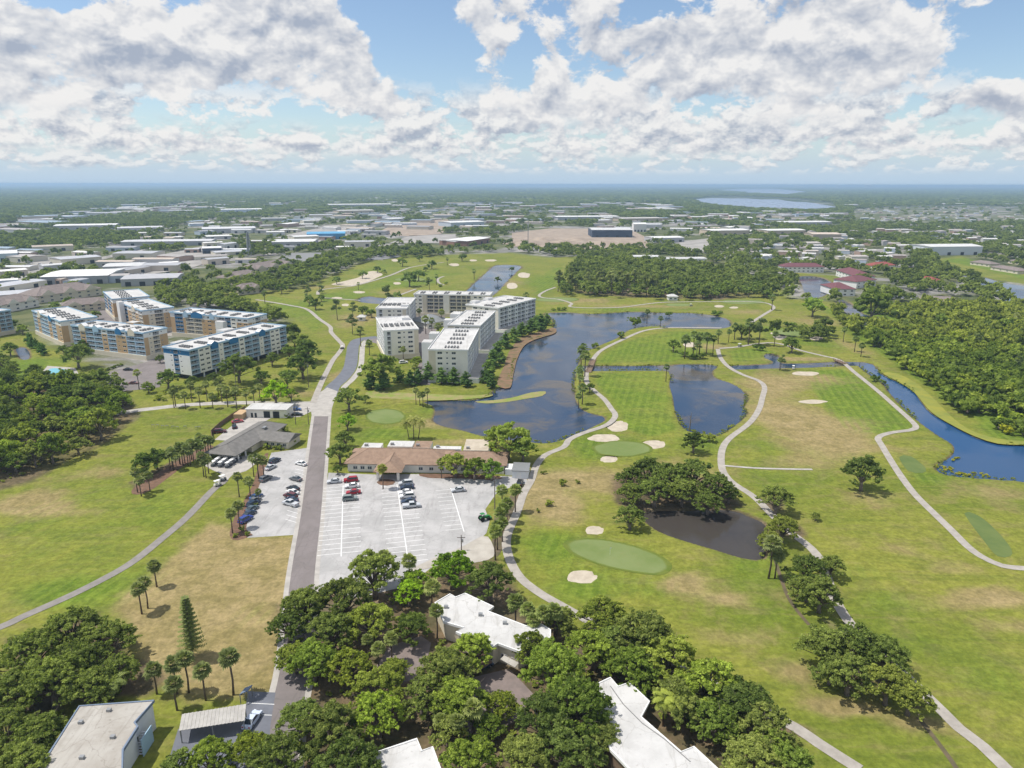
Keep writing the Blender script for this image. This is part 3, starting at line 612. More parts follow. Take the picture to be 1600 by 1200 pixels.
# ================================================================ condominiums
_cache = {}
def cached(key, fn):
    if key not in _cache: _cache[key] = fn()
    return _cache[key]
def window_mesh(wd, ht, panes=2):
    def f():
        m_ = MB(); m_.box(-wd/2, -.02, 0, wd/2, .04, ht, 0)
        fr = .09
        for a, b, c, d in ((-wd/2, 0, -wd/2+fr, ht), (wd/2-fr, 0, wd/2, ht), (-wd/2+fr, 0, wd/2-fr, fr), (-wd/2+fr, ht-fr, wd/2-fr, ht)): m_.box(a, -.08, b, c, -.021, d, 1)
        for k in range(1, panes): x = -wd/2+wd*k/panes; m_.box(x-.04, -.07, fr, x+.04, -.021, ht-fr, 1)
        return m_.mesh('window', [M['glass'], M['white']])
    return cached(('w', round(wd, 2), round(ht, 2), panes), f)
def rail_mesh(wd, matname):
    def f():
        m_ = MB(); m_.box(-wd/2, -.04, .98, wd/2, .04, 1.08, 0); m_.box(-wd/2, -.03, .06, wd/2, .03, .12, 0)
        n = max(5, int(wd/.42))
        for k in range(n+1): x = -wd/2+.03+(wd-.06)*k/n; m_.box(x-.03, -.025, .12, x+.03, .025, .98, 0)
        return m_.mesh('balcony_railing', M[matname])
    return cached(('r', round(wd, 1), matname), f)
def facade(mb, root, org, u, length, plan, floors, fh, z0, matidx, railmat='white', band=None):
    n = (u[1], -u[0]); tot = sum(c[1] for c in plan); sc = length/tot; s = 0.0; rz = math.atan2(u[1], u[0])
    def p(a, z, d=0.0): return (org[0]+u[0]*a-n[0]*d, org[1]+u[1]*a-n[1]*d, z)
    def quad(a, b, za, zb, mi, d=0.0): mb.face([p(a, za, d), p(b, za, d), p(b, zb, d), p(a, zb, d)], mi)
    for typ, wd, cm in plan:
        a, b = s, s+wd*sc; s = b
        for k in range(floors):
            za, zb = z0+k*fh, z0+(k+1)*fh
            mi = matidx[cm]
            if band and k == floors-1 and cm in band: mi = matidx[band[cm]]
            if typ == 'wall': quad(a, b, za, zb, mi); continue
            if typ == 'win': x0, x1, w0, w1, dep = a+(b-a)*.2, b-(b-a)*.2, za+.95, zb-.55, .22
            elif typ == 'sml': x0, x1, w0, w1, dep = a+(b-a)*.33, b-(b-a)*.33, za+1.25, zb-.65, .22
            else: x0, x1, w0, w1, dep = a+.22, b-.22, za+.22, zb-.32, 1.7
            quad(a, x0, za, zb, mi); quad(x1, b, za, zb, mi); quad(x0, x1, za, w0, mi); quad(x0, x1, w1, zb, mi)
            mb.face([p(x0, w0, 0), p(x0, w0, dep), p(x0, w1, dep), p(x0, w1, 0)][::-1], mi)
            mb.face([p(x1, w0, 0), p(x1, w0, dep), p(x1, w1, dep), p(x1, w1, 0)], mi)
            mb.face([p(x0, w0, 0), p(x1, w0, 0), p(x1, w0, dep), p(x0, w0, dep)], mi)
            mb.face([p(x0, w1, 0), p(x1, w1, 0), p(x1, w1, dep), p(x0, w1, dep)][::-1], mi)
            c = (x0+x1)/2
            if typ in ('win', 'sml'):
                place('window', window_mesh(x1-x0, w1-w0, 2 if typ == 'win' else 1), root, p(c, w0, dep-.05), rz)
            else:
                quad(x0, x1, w0, w1, mi, dep)
                place('sliding_door', window_mesh(x1-x0-.5, 2.1, 3), root, p(c, w0+.01, dep-.06), rz)
                place('balcony_railing', rail_mesh(x1-x0, railmat), root, p(c, w0+.01, .06), rz)
def condo(label, A, B, D, floors, fh, z0, planF, planE, mats, roofm='roofwhite', fascia='white', group='', base='open', gables=(), towers=(), units=1, band=None, ends='LR', railmat='white', rear=None, name='condominium'):
    A = np.array(A); B = np.array(B); L = float(np.linalg.norm(B-A)); rz = math.atan2(*(B-A)[::-1])
    r = empty(name, (A[0], A[1], 0), rz, label, 'apartment building', group or None)
    keys = list(dict.fromkeys(mats)); idx = {k: i for i, k in enumerate(keys)}
    mb = MB(); H = z0+floors*fh
    rep = lambda plan, n: plan if not isinstance(plan, tuple) else list(plan)*n
    facade(mb, r, (0, 0), (1, 0), L, planF, floors, fh, z0, idx, railmat, band)
    facade(mb, r, (L, 0), (0, 1), D, planE if 'R' in ends else [('wall', D, keys[0])], floors, fh, z0, idx, railmat, band)
    facade(mb, r, (L, D), (-1, 0), L, rear or [('wall', L, keys[0])], floors, fh, z0, idx, railmat, band)
    facade(mb, r, (0, D), (0, -1), D, planE if 'L' in ends else [('wall', D, keys[0])], floors, fh, z0, idx, railmat, band)
    mb.face([(0, 0, z0), (0, D, z0), (L, D, z0), (L, 0, z0)], 0)
    mb.build('wall', [M[k] for k in keys], r)
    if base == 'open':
        b = MB(); b.box(2.2, 2.5, 0, L-2.2, D-2.5, z0-.02); b.build('parking_void_shade', M['dark'], r)  # dark box paints the shade inside the open parking level
        n = max(3, int(L/7))
        for k in range(n+1):
            x = .3+(L-.6)*k/n; c = MB(); c.box(x-.3, .3, 0, x+.3, .9, z0-.01); c.build('column', M[keys[0]], r)
    elif base == 'solid':
        b = MB(); b.box(-.4, -.4, 0, L+.4, D+.4, z0-.01); b.build('base_wall', M['beige'], r)
    else:
        b = MB(); b.box(-1, -5.5, 0, L+1, D+.5, z0-.01, 0, 1); b.build('podium', [M['palegrey'], M['concrete']], r)
    rf = MB(); rf.box(-.35, -.35, H, L+.35, D+.35, H+.3, 0, 1)
    for q_ in ((-.35, -.35, L+.35, -.05), (-.35, D+.05, L+.35, D+.35), (-.35, -.05, -.05, D+.05), (L+.05, -.05, L+.35, D+.05)): rf.box(q_[0], q_[1], H+.301, q_[2], q_[3], H+.85, 0)
    roof = rf.build('roof', [M[fascia], M[roofm]], r)
    for (x, wd, ht, mk) in gables:
        x0, x1 = x-wd/2, x+wd/2; g = MB()
        g.face([(x0, -.42, H-1.9), (x1, -.42, H-1.9), (x1, -.42, H+.9), (x, -.42, H+.9+ht), (x0, -.42, H+.9)], 0)
        g.face([(x0, -.42, H+.9), (x, -.42, H+.9+ht), (x, 2.6, H+.9+ht), (x0, 2.6, H+.9)][::-1], 1); g.face([(x1, -.42, H+.9), (x, -.42, H+.9+ht), (x, 2.6, H+.9+ht), (x1, 2.6, H+.9)], 1)
        g.face([(x0, 2.6, H+.3), (x1, 2.6, H+.3), (x1, 2.6, H+.9), (x, 2.6, H+.9+ht), (x0, 2.6, H+.9)][::-1], 0)
        g.face([(x0, -.42, H-1.9), (x0, -.42, H+.9), (x0, 2.6, H+.9), (x0, 2.6, H+.31)], 0); g.face([(x1, -.42, H-1.9), (x1, 2.6, H+.31), (x1, 2.6, H+.9), (x1, -.42, H+.9)], 0)
        g.build('gable', [M[mk], M['white']], roof)
    for (x0, y0, x1, y1, z1, mk) in towers:
        t_ = MB(); t_.box(x0, y0, 0, x1, y1, z1, 0, 1); t_.build('stair_tower', [M[mk], M['roofwhite']], r)
    if units:
        um = MB(); rd = random.Random(int(L*10)); n = int(L/9)*units
        for k in range(n):
            cx = L*(k+.6)/(n+.2)
            for j in range(5):
                for i_ in range(2):
                    x = cx-1.4+i_*1.9+rd.uniform(-.15, .15); yy = D*.28+j*1.55+rd.uniform(-.15, .15)
                    if yy < D-1.5: um.box(x-.42, yy-.42, H+.302, x+.42, yy+.42, H+1.15, 0)
        tag(um.build('rooftop_units', M['unit'], roof), kind='stuff')
    return r
zL = 2.6; fL = 2.5
def wallkeys(): return ['cream', 'tan', 'skytrim', 'bluetrim', 'beige', 'white', 'palegrey']
Fw = lambda c, wd=3.2: ('win', wd, c); Fb = lambda c, wd=4.6: ('bal', wd, c); Fs = lambda c, wd=2.6: ('sml', wd, c); Fx = lambda c, wd=1.2: ('wall', wd, c)
# blue and cream group on the west side
g_w = 'blue trimmed condominiums beyond the driving range'
planL1 = [Fb('skytrim'), Fw('cream'), Fw('cream'), Fb('skytrim'), Fs('cream'), Fb('skytrim'), Fb('skytrim'), Fw('cream'), Fb('skytrim'), Fb('skytrim'), Fs('cream'), Fb('skytrim'), Fw('cream'), Fw('cream'), Fb('skytrim')]
endL1 = [Fx('white', 3), Fs('white'), Fb('bluetrim', 3), Fs('white'), Fx('white', 4)]
LWK = ['white', 'skytrim', 'cream', 'bluetrim']
condo('white condominium with pale blue balconies standing over an open parking level', P(296,550,15), P(447,511,15), 18, 5, 2.5, 2.6, planL1, endL1, LWK, fascia='skytrim', group=g_w,
      gables=((16,4.5,1.2,'bluetrim'),(29,6,.4,'bluetrim'),(50,4.5,1.2,'bluetrim')), band={'white': 'bluetrim', 'skytrim': 'skytrim'}, towers=((8,18.05,15,22,16,'white'),(40,18.05,48,23,16.5,'white')))
LK = ['tan', 'cream', 'skytrim', 'bluetrim', 'beige', 'white']
planL2 = [Fb('skytrim'), Fw('tan'), Fb('skytrim'), Fb('skytrim'), Fw('tan'), Fb('skytrim'), Fs('tan'), Fw('tan'), Fb('skytrim'), Fb('skytrim', 5)]
endL = [Fx('tan', 2.5), Fs('beige'), Fb('beige', 4), Fs('tan'), Fx('tan', 2)]
bd = {'tan': 'white', 'beige': 'white'}
condo('tan condominium with pale blue balconies behind the gazebo tree and pool', P(112,511,15), P(224,523,15), 16, 5, 2.5, 2.6, planL2, endL, LK, fascia='skytrim', group=g_w, base='solid',
      gables=((9,5,1.5,'beige'),(20,4.5,1.2,'skytrim'),(38,4.5,1.2,'bluetrim'),(48,5,1.5,'beige')), band=bd, towers=((25,16.05,31,21,16.5,'tan'),))
condo('tan and white condominium angled toward the small fountain pond', P(51,488,15), P(95,505,15), 20, 5, 2.5, 2.6, planL2[:8], endL, LK, fascia='skytrim', group=g_w, base='solid', gables=((15,5,1.4,'beige'),(36,5,1.2,'bluetrim')), band=bd)
condo('tan condominium with blue stair bays at the back of the parking court', P(184,474,15), P(222,488,15), 20, 5, 2.5, 2.6, [Fx('tan',2),Fb('bluetrim'),Fb('bluetrim'),Fx('tan'),Fw('tan'),Fb('beige'),Fw('tan'),Fb('beige')], endL, LK, fascia='skytrim', group=g_w, base='solid', gables=((34,6,1.4,'beige'),), band=bd, towers=((10,-3.5,16,-.4,17.5,'white'),))
condo('narrow tan condominium with blue bays next to the tree line', P(266,490,15), P(388,500,15), 17, 5, 2.5, 2.6, [Fx('tan',2.5),Fb('bluetrim'),Fx('tan',1.5),Fb('beige'),Fb('beige'),Fs('tan'),Fw('tan'),Fs('tan'),Fb('beige'),Fb('bluetrim',3),Fw('cream'),Fw('tan'),Fw('tan')], endL, LK, fascia='skytrim', group=g_w, base='solid', gables=((22,9,1.2,'bluetrim'),(13,3.5,1.4,'skytrim'),(34,3.5,1.4,'skytrim')), band=bd, towers=((40,-4,46,-.4,13,'white'),))
condo('small blue and tan condominium at the far end of the court', P(162,458,15), P(176,470,15), 24, 5, 2.5, 2.6, [Fb('bluetrim'),Fx('tan'),Fb('bluetrim'),Fw('tan')], endL, LK, fascia='skytrim', group=g_w, base='solid', band=bd)
condo('tan condominium half cut off beside the round hedge', P(-70,500,15), P(17,487,15), 16, 5, 2.5, 2.6, planL2, endL, LK, fascia='skytrim', group=g_w, base='solid', band=bd)
# cream and white group by the lake
g_e = 'cream condominiums beside the lake'
EK = ['cream', 'white', 'palegrey', 'beige', 'skytrim']
endE = [Fx('beige', 3.4), Fw('cream', 4), Fs('cream', 3), Fw('cream', 3.4), Fx('cream', 5)]
planE_ = [Fx('palegrey', 2), Fb('palegrey'), Fb('palegrey'), Fw('white'), Fb('palegrey'), Fw('palegrey'), Fb('palegrey'), Fb('palegrey'), Fw('white'), Fb('palegrey'), Fb('palegrey')]  # bluish shade of the lake side is put into the pale grey walls
def lakeside(label, fr, br, fl, tw=()):
    # long side faces the lake (east); local x runs along it away from the camera
    A = np.array(fr); B = np.array(br); D = float(np.linalg.norm(np.array(fl)-A))
    return condo(label, A, B, D, 5, 2.7, 2.6, planE_, endE, EK, group=g_e, base='podium', towers=tw, units=1)
lakeside('cream condominium behind the row of conical trees with its end to the reedy bank', P(731,549,16), P(748,516,16), P(676,544,16), ((12,20.05,19,25,17.5,'white'),(34,20.05,40,25,17.5,'white')))
lakeside('middle one of three stepped white condominiums along the mulched lake bank', P(750,511,16), P(774,488,16), P(705,507,16), ((10,19.05,16,24,17.5,'white'),(30,19.05,40,25,17.5,'white')))
lakeside('end condominium of the stepped lakeside row next to open water', P(779,483,16), P(837,468,16), P(752,474,16), ((8,24.6,14,29,17.8,'white'),(24,24.6,30,29,17.8,'white')))
frontE = [Fx('palegrey', 1.5), Fb('palegrey', 2.5), Fx('cream', 3), Fw('cream', 3), Fs('cream', 2.6), Fw('cream', 4.4), Fx('beige', 2.4)]
condo('cream condominium behind the big round tree at the bend of the drive', P(600,519,16), P(654,516,16), 42, 5, 2.7, 2.6, frontE, planE_, EK, group=g_e, base='solid', units=3, towers=((14.2,-.0+30,19,36,17.8,'white'),))
condo('cream condominium hidden behind its taller looking twin by the gazebo', P(588,484,16), P(635,484,16), 46, 5, 2.7, 2.6, frontE, planE_, EK, group=g_e, base='solid', units=3, towers=((15,8,20.3,13,17.8,'white'),))
condo('long cream condominium with dark balcony bays facing the inner court', P(647,461,16), P(765,463,16), 17, 5, 2.7, 2.6, [Fs('cream'),Fw('cream'),Fx('beige',2.6),Fb('beige'),Fb('beige',3.4),Fb('beige',3.4),Fx('cream',4),Fb('beige'),Fb('beige',3.4),Fb('beige',3.4),Fb('beige',3),Fx('cream',1.5),Fw('cream'),Fw('cream'),Fs('cream'),Fx('beige',2)], endE, EK, group=g_e, base='solid', units=1)

# ================================================================ roofs and houses
def hip(mb, x0, y0, x1, y1, ze, zr, mi=0, ridge_in=None, gableends=False):
    yc = (y0+y1)/2; ins = 0.0 if gableends else (ridge_in if ridge_in is not None else (y1-y0)/2)
    a, b = (x0+ins, yc, zr), (x1-ins, yc, zr); th = .22
    mb.face([(x0, y0, ze), (x1, y0, ze), b, a], mi); mb.face([(x1, y1, ze), (x0, y1, ze), a, b], mi)
    mb.face([(x1, y0, ze), (x1, y1, ze), b], mi); mb.face([(x0, y1, ze), (x0, y0, ze), a], mi)
    for p, q_ in (((x0, y0), (x1, y0)), ((x1, y0), (x1, y1)), ((x1, y1), (x0, y1)), ((x0, y1), (x0, y0))):
        mb.face([(*p, ze-th), (*q_, ze-th), (*q_, ze), (*p, ze)], mi)
    mb.face([(x0, y0, ze-th), (x0, y1, ze-th), (x1, y1, ze-th), (x1, y0, ze-th)], mi)
    mb.tube([a, b], .12, 5, mi)
    if not gableends:
        for e_, r_ in (((x0, y0, ze), a), ((x0, y1, ze), a), ((x1, y0, ze), b), ((x1, y1, ze), b)): mb.tube([e_, r_], .1, 5, mi)
def wall_with_windows(root, x0, x1, yf, h, n, wd=1.5, ht=1.2, sill=.9):
    for k in range(n):
        x = x0+(x1-x0)*(k+.5)/n; place('window', window_mesh(wd, ht, 2), root, (x, yf-.03, sill))
def club_house():
    A, B = np.array(P(541,738)), np.array(P(793,742)); rz = math.atan2(*(B-A)[::-1]); L = float(np.linalg.norm(B-A))
    r = empty('clubhouse', (A[0], A[1], 0), rz, 'long low clubhouse with brown shingle hip roof beside the parking lot', 'clubhouse')
    mb = MB(); mb.box(.6, .6, 0, L-1, 13, 3.05); mb.build('wall', M['cream'], r)
    wall_with_windows(r, 2, 12, .6, 3, 4); wall_with_windows(r, 24, L-6, .6, 3, 7)
    rf = MB(); hip(rf, -.4, -.4, 36, 14, 3.3, 6.4); rf.build('roof', M['shingle'], r)
    rf = MB(); hip(rf, 30, .4, L, 13.2, 3.2, 5.7); rf.build('roof', M['shingle'], r)
    for x in (12.6, 19.4): MB().box(x-.4, -6.6, 0, x+.4, -5.8, 3.0).build('porch_column', M['cream'], r)
    # entrance canopy: hip turned to the lot
    g = MB(); zr, ze = 5.6, 3.25; x0, x1, yf, yb = 11.2, 20.8, -7.4, 6.5; xc = 16
    g.face([(x0, yf, ze), (x1, yf, ze), (xc, yf+4.2, zr)]); g.face([(x1, yf, ze), (x1, yb, ze), (xc, yb, zr), (xc, yf+4.2, zr)]); g.face([(x0, yb, ze), (x0, yf, ze), (xc, yf+4.2, zr), (xc, yb, zr)])
    g.face([(x0, yf, ze-.02), (x0, yb, ze-.02), (x1, yb, ze-.02), (x1, yf, ze-.02)])
    for e_ in ((x0, yf, ze), (x1, yf, ze)): g.tube([e_, (xc, yf+4.2, zr)], .1, 5)
    g.tube([(xc, yf+4.2, zr), (xc, yb, zr)], .12, 5); g.build('porch_roof', M['shingle'], r)
    d = MB(); d.box(15, .5, 0, 17, .58, 2.2); d.build('door', M['dark'], r)
    for (x0, y0, x1, y1, h, mt) in ((2,14.2,9,19,3.6,'roofwhite'),(11.5,14.2,20.5,20,4.2,'roofwhite'),(20.8,14.2,27,21,3.9,'shingle'),(28,14.2,38,17.2,3.5,'roofwhite'),(39,13.6,48,25,3.4,'sand')):
        f = MB(); f.box(x0, y0, 0, x1, y1, h, 0, 1); f.build('flat_roof_wing', [M['cream'], M[mt]], r)
        f = MB(); f.box(x0+1, y0+1, h+.01, x0+2.2, y0+2, h+.8); f.build('rooftop_unit', M['metal'], r)
    return r
club_house()
def shed():
    A, B = np.array(P(801,747)), np.array(P(826,748)); rz = math.atan2(*(B-A)[::-1]); L = float(np.linalg.norm(B-A))
    r = empty('shed', (A[0], A[1], 0), rz, 'small grey roofed shed at the corner of the clubhouse by the cart path', 'shed')
    m_ = MB(); m_.box(0, 0, 0, L, 7, 2.6); m_.build('wall', M['palegrey'], r); m_ = MB(); m_.box(-.2, -.3, 2.61, L+.2, 7.2, 2.85); m_.build('roof', M['metal'], r)
    m_ = MB(); m_.box(-2.6, 2, 0, -.02, 7, 2.3, 0, 1); m_.build('lean_to', [M['palegrey'], M['white']], r)
    m_ = MB(); m_.box(1.5, -.06, 0, 3.0, -.005, 2.05); m_.build('door', M['white'], r)
shed()
def pro_shop():
    r0, r1 = np.array(P(424,655,5)), np.array(P(348,699,5)); d = r1-r0; L = float(np.linalg.norm(d)); rz = math.atan2(d[1], d[0])
    r = empty('pro_shop', (r0[0], r0[1], 0), rz, 'pro shop with grey shingle roof sheltering the golf cart bay', 'shop')
    m_ = MB(); hip(m_, -1, -6.5, L+2, 6.5, 2.9, 5.2, 0, 4.5); m_.build('roof', M['greyshingle'], r)
    m_ = MB(); m_.box(0, -5.6, 0, L-9, 5.6, 2.66); m_.build('wall', M['beige'], r)
    for x in (L-.5, L-5):
        for y in (-5.6, 0, 5.6):
            m_ = MB(); m_.box(x-.22, y-.22, 0, x+.22, y+.22, 2.67); m_.build('post', M['white'], r)
    # east wing, ridge square to the road
    e = np.array(P(462,679,4.4)); loc = e-r0; ex = loc[0]*math.cos(-rz)-loc[1]*math.sin(-rz); ey = loc[0]*math.sin(-rz)+loc[1]*math.cos(-rz)
    m_ = MB(); x0, x1 = ex-5.2, ex+5.2; yA, yB = min(0, ey), max(0, ey); ze, zr = 2.85, 4.75
    m_.face([(x0, yA, ze), (x0, yB, ze), (ex, yB, zr), (ex, yA, zr)]); m_.face([(x1, yB, ze), (x1, yA, ze), (ex, yA, zr), (ex, yB, zr)])
    m_.face([(x0, yB, ze-.01), (x1, yB, ze-.01), (ex, yB, zr)]); m_.face([(x0, yA, ze), (x1, yA, ze), (x1, yB, ze), (x0, yB, ze)]); m_.build('wing_roof', M['greyshingle'], r)
    m_ = MB(); m_.box(x0+.8, yA, 0, x1-.8, yB-.8, 2.6); m_.build('wing_wall', M['beige'], r)
    for k in range(4): place('window', window_mesh(1.4, 1.2, 2), r, (x1-.77, yA+7+(yB-yA-8)*(k+.5)/4, .9), math.pi/2)
    m_ = MB(); m_.box(8, 2, 4.4, 10, 3.2, 4.9); m_.build('skylight', M['metal'], r)
pro_shop()
def garage():
    A, B = np.array(P(386,653)), np.array(P(449,654)); rz = math.atan2(*(B-A)[::-1]); L = float(np.linalg.norm(B-A))
    r = empty('garage', (A[0], A[1], 0), rz, 'white metal maintenance garage with two dark roller doors by the crossing', 'garage')
    m_ = MB(); m_.box(0, 0, 0, L, 8, 3.6); m_.build('wall', M['cream'], r)
    m_ = MB(); m_.box(-.4, -.5, 3.61, L+.4, 8.4, 3.85); m_.build('roof', M['roofwhite'], r)
    for x in (7.5, 11.5): 
        m_ = MB(); m_.box(x, -.06, 0, x+2.7, -.005, 2.9); m_.build('roller_door', M['dark'], r)
    for x in (2.0, 3.6): 
        m_ = MB(); m_.box(x, -.06, 0, x+.9, -.005, 2.1); m_.build('door', M['dark'], r)
    m_ = MB(); m_.box(-4, -3.5, 0, -.3, 3, 2.5, 0, 1); m_.build('lean_to', [M['tan'], M['tan']], r)
garage()
def fence():
    line = W_([(333,689),(331,680),(345,667),(366,652),(385,641)])
    r = empty('yard_fence', (*line[0], 0), 0, 'brown board fence round the pro shop yard', 'fence')
    for i in range(len(line)-1):
        a, b = np.array(line[i]), np.array(line[i+1]); L = np.linalg.norm(b-a); n = max(1, int(L/2.4)); rz = math.atan2(*(b-a)[::-1])
        for k in range(n):
            p = a+(b-a)*k/n-np.array(line[0]); 
            me_ = cached(('fp', round(L/n, 1)), lambda: MB().box(0, -.04, .05, L/n-.08, .04, 1.9).box(-.08, -.07, 0, .05, .07, 2.0).mesh('fence_panel', M['wood']))
            place('fence_panel', me_, r, (p[0], p[1], 0), rz)
fence()
def flat_house(name, label, cat, pxpoly, z, wallm, roofm, fascia='white', wins=(), drop=None):
    poly = W_(pxpoly, z); c = np.mean(poly, 0); r = empty(name, (c[0], c[1], 0), 0, label, cat)
    loc = [(x-c[0], y-c[1]) for x, y in poly]
    m_ = MB(); m_.prism(grow(loc, -.55), 0, z-.42); m_.build('wall', M[wallm], r)
    m_ = MB(); m_.prism(loc, z-.4, z, 0, 1); m_.build('roof', [M[fascia], M[roofm]], r)
    a_ = MB(); a_.prism(grow(loc, -.02), z+.001, z+.13, 0)   # low gravel stop round the edge
    inner = grow(loc, -.3)
    st = MB(); n = len(loc)
    for i in range(n):
        p, q_, pi, qi = loc[i], loc[(i+1) % n], inner[i], inner[(i+1) % n]
        st.face([(*p, z+.14), (*q_, z+.14), (*qi, z+.14), (*pi, z+.14)]); st.face([(*pi, z), (*qi, z), (*qi, z+.14), (*pi, z+.14)]); st.face([(*p, z), (*q_, z), (*q_, z+.14), (*p, z+.14)])
    st.build('roof_edge', M[fascia], r)
    for (ax, ay, bx, by, n_) in wins:
        a, b = np.array(P(ax, ay, z))-c, np.array(P(bx, by, z))-c; rz = math.atan2(*(b-a)[::-1]); nrm = np.array((math.sin(rz), -math.cos(rz)))
        for k in range(n_):
            p = a+(b-a)*(k+.5)/n_-nrm*.5; place('window', window_mesh(1.5, 1.3, 2), r, (p[0], p[1], 1.0), rz)
    return r, c
h1, c1 = flat_house('flat_roof_house', 'long white flat roofed house among the oaks with a pinkish forecourt', 'house',
    [(680,942),(704,928),(713,933),(728,927),(773,948),(764,955),(824,978),(842,972),(862,984),(862,996),(812,1018),(779,1006),(770,1012),(713,988),(725,981),(694,972)], 4.6, 'beige', 'roofwhite', wins=((779,1006,812,1018,2),(713,988,770,1012,5)))
for (px, py) in ((698,950),(752,962),(790,975)):
    q_ = np.array(P(px, py, 4.6))-c1; m_ = MB(); m_.box(q_[0]-.45, q_[1]-.35, 4.605, q_[0]+.45, q_[1]+.35, 5.2); m_.build('rooftop_unit', M['metal'], h1)
cp = [np.array(p)-c1 for p in W_([(742,1052),(770,1034),(754,1012),(724,1030)], 2.8)]
m_ = MB(); m_.prism([tuple(p) for p in cp], 2.6, 2.85); m_.build('carport_roof', M['wood'], h1)
cp = [np.array(p)-c1 for p in W_([(783,1030),(806,1043),(812,1036),(789,1024)], 2.6)]
m_ = MB(); m_.prism([tuple(p) for p in cp], 2.5, 2.65); m_.build('entry_canopy', M['greyroof'], h1)
h2, c2 = flat_house('flat_roof_house', 'white flat roofed house with a seam along its roof under the tall bright palms', 'house',
    [(921,1074),(955,1058),(967,1072),(985,1066),(1017,1096),(1004,1120),(1066,1174),(1086,1166),(1150,1225),(1100,1262),(1010,1230),(981,1199),(955,1172)], 4.4, 'wood', 'roofwhite')
sm_ = [np.array(P(*p, 4.4))-c2 for p in ((955,1072),(975,1100),(1005,1130),(1040,1155),(1080,1190))]
m_ = MB(); m_.tube([(p[0], p[1], 4.45) for p in sm_], .09, 5); m_.build('roof_seam', M['unit'], h2)
h3, c3 = flat_house('flat_roof_house', 'white flat roof peeking out between the street oaks', 'house', [(585,1177),(653,1154),(661,1173),(678,1167),(694,1210),(690,1260),(600,1260)], 4.4, 'beige', 'roofwhite')
h4, c4 = flat_house('apartment_house', 'two storey house with worn pale roof and slate blue fascia', 'house',
    [(125,1104),(243,1095),(213,1130),(218,1136),(195,1172),(192,1250),(20,1260),(66,1196)], 5.6, 'palegrey', 'greyroof', 'slateblue', wins=((213,1130,243,1095,3),))
for (px, py) in ((172,1112),(128,1131),(178,1154),(130,1186)):
    q_ = np.array(P(px, py, 5.6))-c4; m_ = MB(); m_.box(q_[0]-.35, q_[1]-.3, 5.605, q_[0]+.35, q_[1]+.3, 6.1); m_.build('rooftop_unit', M['metal'], h4)
q_ = np.array(P(228,1148,2.5))-c4
for k in range(9):
    m_ = MB(); m_.box(q_[0]-.9, q_[1]-2.2+k*.32, .25+k*.28, q_[0]+.5, q_[1]-1.9+k*.32, .33+k*.28); m_.build('stair_tread', M['palegrey'], h4)
m_ = MB(); m_.box(q_[0]+.55, q_[1]-2.4, 0, q_[0]+.7, q_[1]+1.2, 3.4); m_.build('stair_wall', M['skytrim'], h4)
def carport():
    c = W_([(281,1143),(384,1127),(386,1101),(286,1117)], 2.7); r = empty('carport', (*c[0], 0), 0, 'open carport with corrugated pale metal roof beside the blue white car', 'carport')
    a, b, c_, d = [np.array(p)-np.array(c[0]) for p in c]; n = 34
    for k in range(n):
        t0, t1 = k/n, (k+.96)/n; q_ = [a+(b-a)*t0, a+(b-a)*t1, d+(c_-d)*t1, d+(c_-d)*t0]; zz = 2.7+(.05 if k % 2 else 0)
        m_ = MB(); m_.prism([tuple(p) for p in q_], zz, zz+.06); m_.build('roof_panel', M['carportroof'], r)
    for p in (a, b, c_, d, (a+b)/2, (c_+d)/2):
        m_ = MB(); p = p*.96+(a+b+c_+d)/4*.04; m_.box(p[0]-.08, p[1]-.08, 0, p[0]+.08, p[1]+.08, 2.69); m_.build('post', M['metal'], r)
carport()
c_ = W_([(376,1086),(389,1080),(396,1071),(384,1076)], 2.4); r = empty('carport', (*c_[0], 0), 0, 'corner of a slate blue shelter roof beside the street', 'carport')
l_ = [(x-c_[0][0], y-c_[0][1]) for x, y in c_]; m_ = MB(); m_.prism(l_, 2.3, 2.5); m_.build('roof', M['slateblue'], r)
for x, y in l_: m_ = MB(); m_.box(x*.9-.07, y*.9-.07, 0, x*.9+.07, y*.9+.07, 2.29); m_.build('post', M['metal'], r)

HOUSES = []
def hip_house(label, pa, pb, D, h, rise, wallm, roofm, group=None, wins=4, floors=1, name='house', cat='house', gables=0):
    A, B = np.array(P(*pa)), np.array(P(*pb)); rz = math.atan2(*(B-A)[::-1]); L = float(np.linalg.norm(B-A))
    r = empty(name, (A[0], A[1], 0), rz, label, cat, group)
    HOUSES.append((A[0]+L/2, A[1]+D/2, L, D))
    m_ = MB(); m_.box(0, 0, 0, L, D, h); m_.build('wall', M[wallm], r)
    m_ = MB(); hip(m_, -.7, -.7, L+.7, D+.7, h+.25, h+.25+rise, 0, min(D/2, L/2-.3)); m_.build('roof', M[roofm], r)
    for f in range(floors):
        for k in range(wins): place('window', window_mesh(min(2.2, L/wins*.55), 1.3, 2), r, (L*(k+.5)/wins, -.03, f*h/floors+.95))
    for k in range(gables):
        x = L*(k+.5)/gables; g = MB(); wd = L/gables*.35
        g.face([(x-wd, -1.2, h), (x+wd, -1.2, h), (x, -1.2, h+rise*.75)], 0); g.face([(x-wd, -1.2, h), (x, -1.2, h+rise*.75), (x, D*.45, h+rise*.75), (x-wd, D*.2, h)], 1); g.face([(x+wd, -1.2, h), (x, -1.2, h+rise*.75), (x, D*.45, h+rise*.75), (x+wd, D*.2, h)], 1)
        g.build('gable', [M[wallm], M[roofm]], r)
    return r
gt = 'taupe roofed townhouses behind the blue trimmed condominiums'
hip_house('large taupe roofed townhouse block below the white warehouse', (60,476), (160,462), 26, 6, 6, 'beige', 'brownshingle', gt, 7, 2, 'townhouse', gables=3)
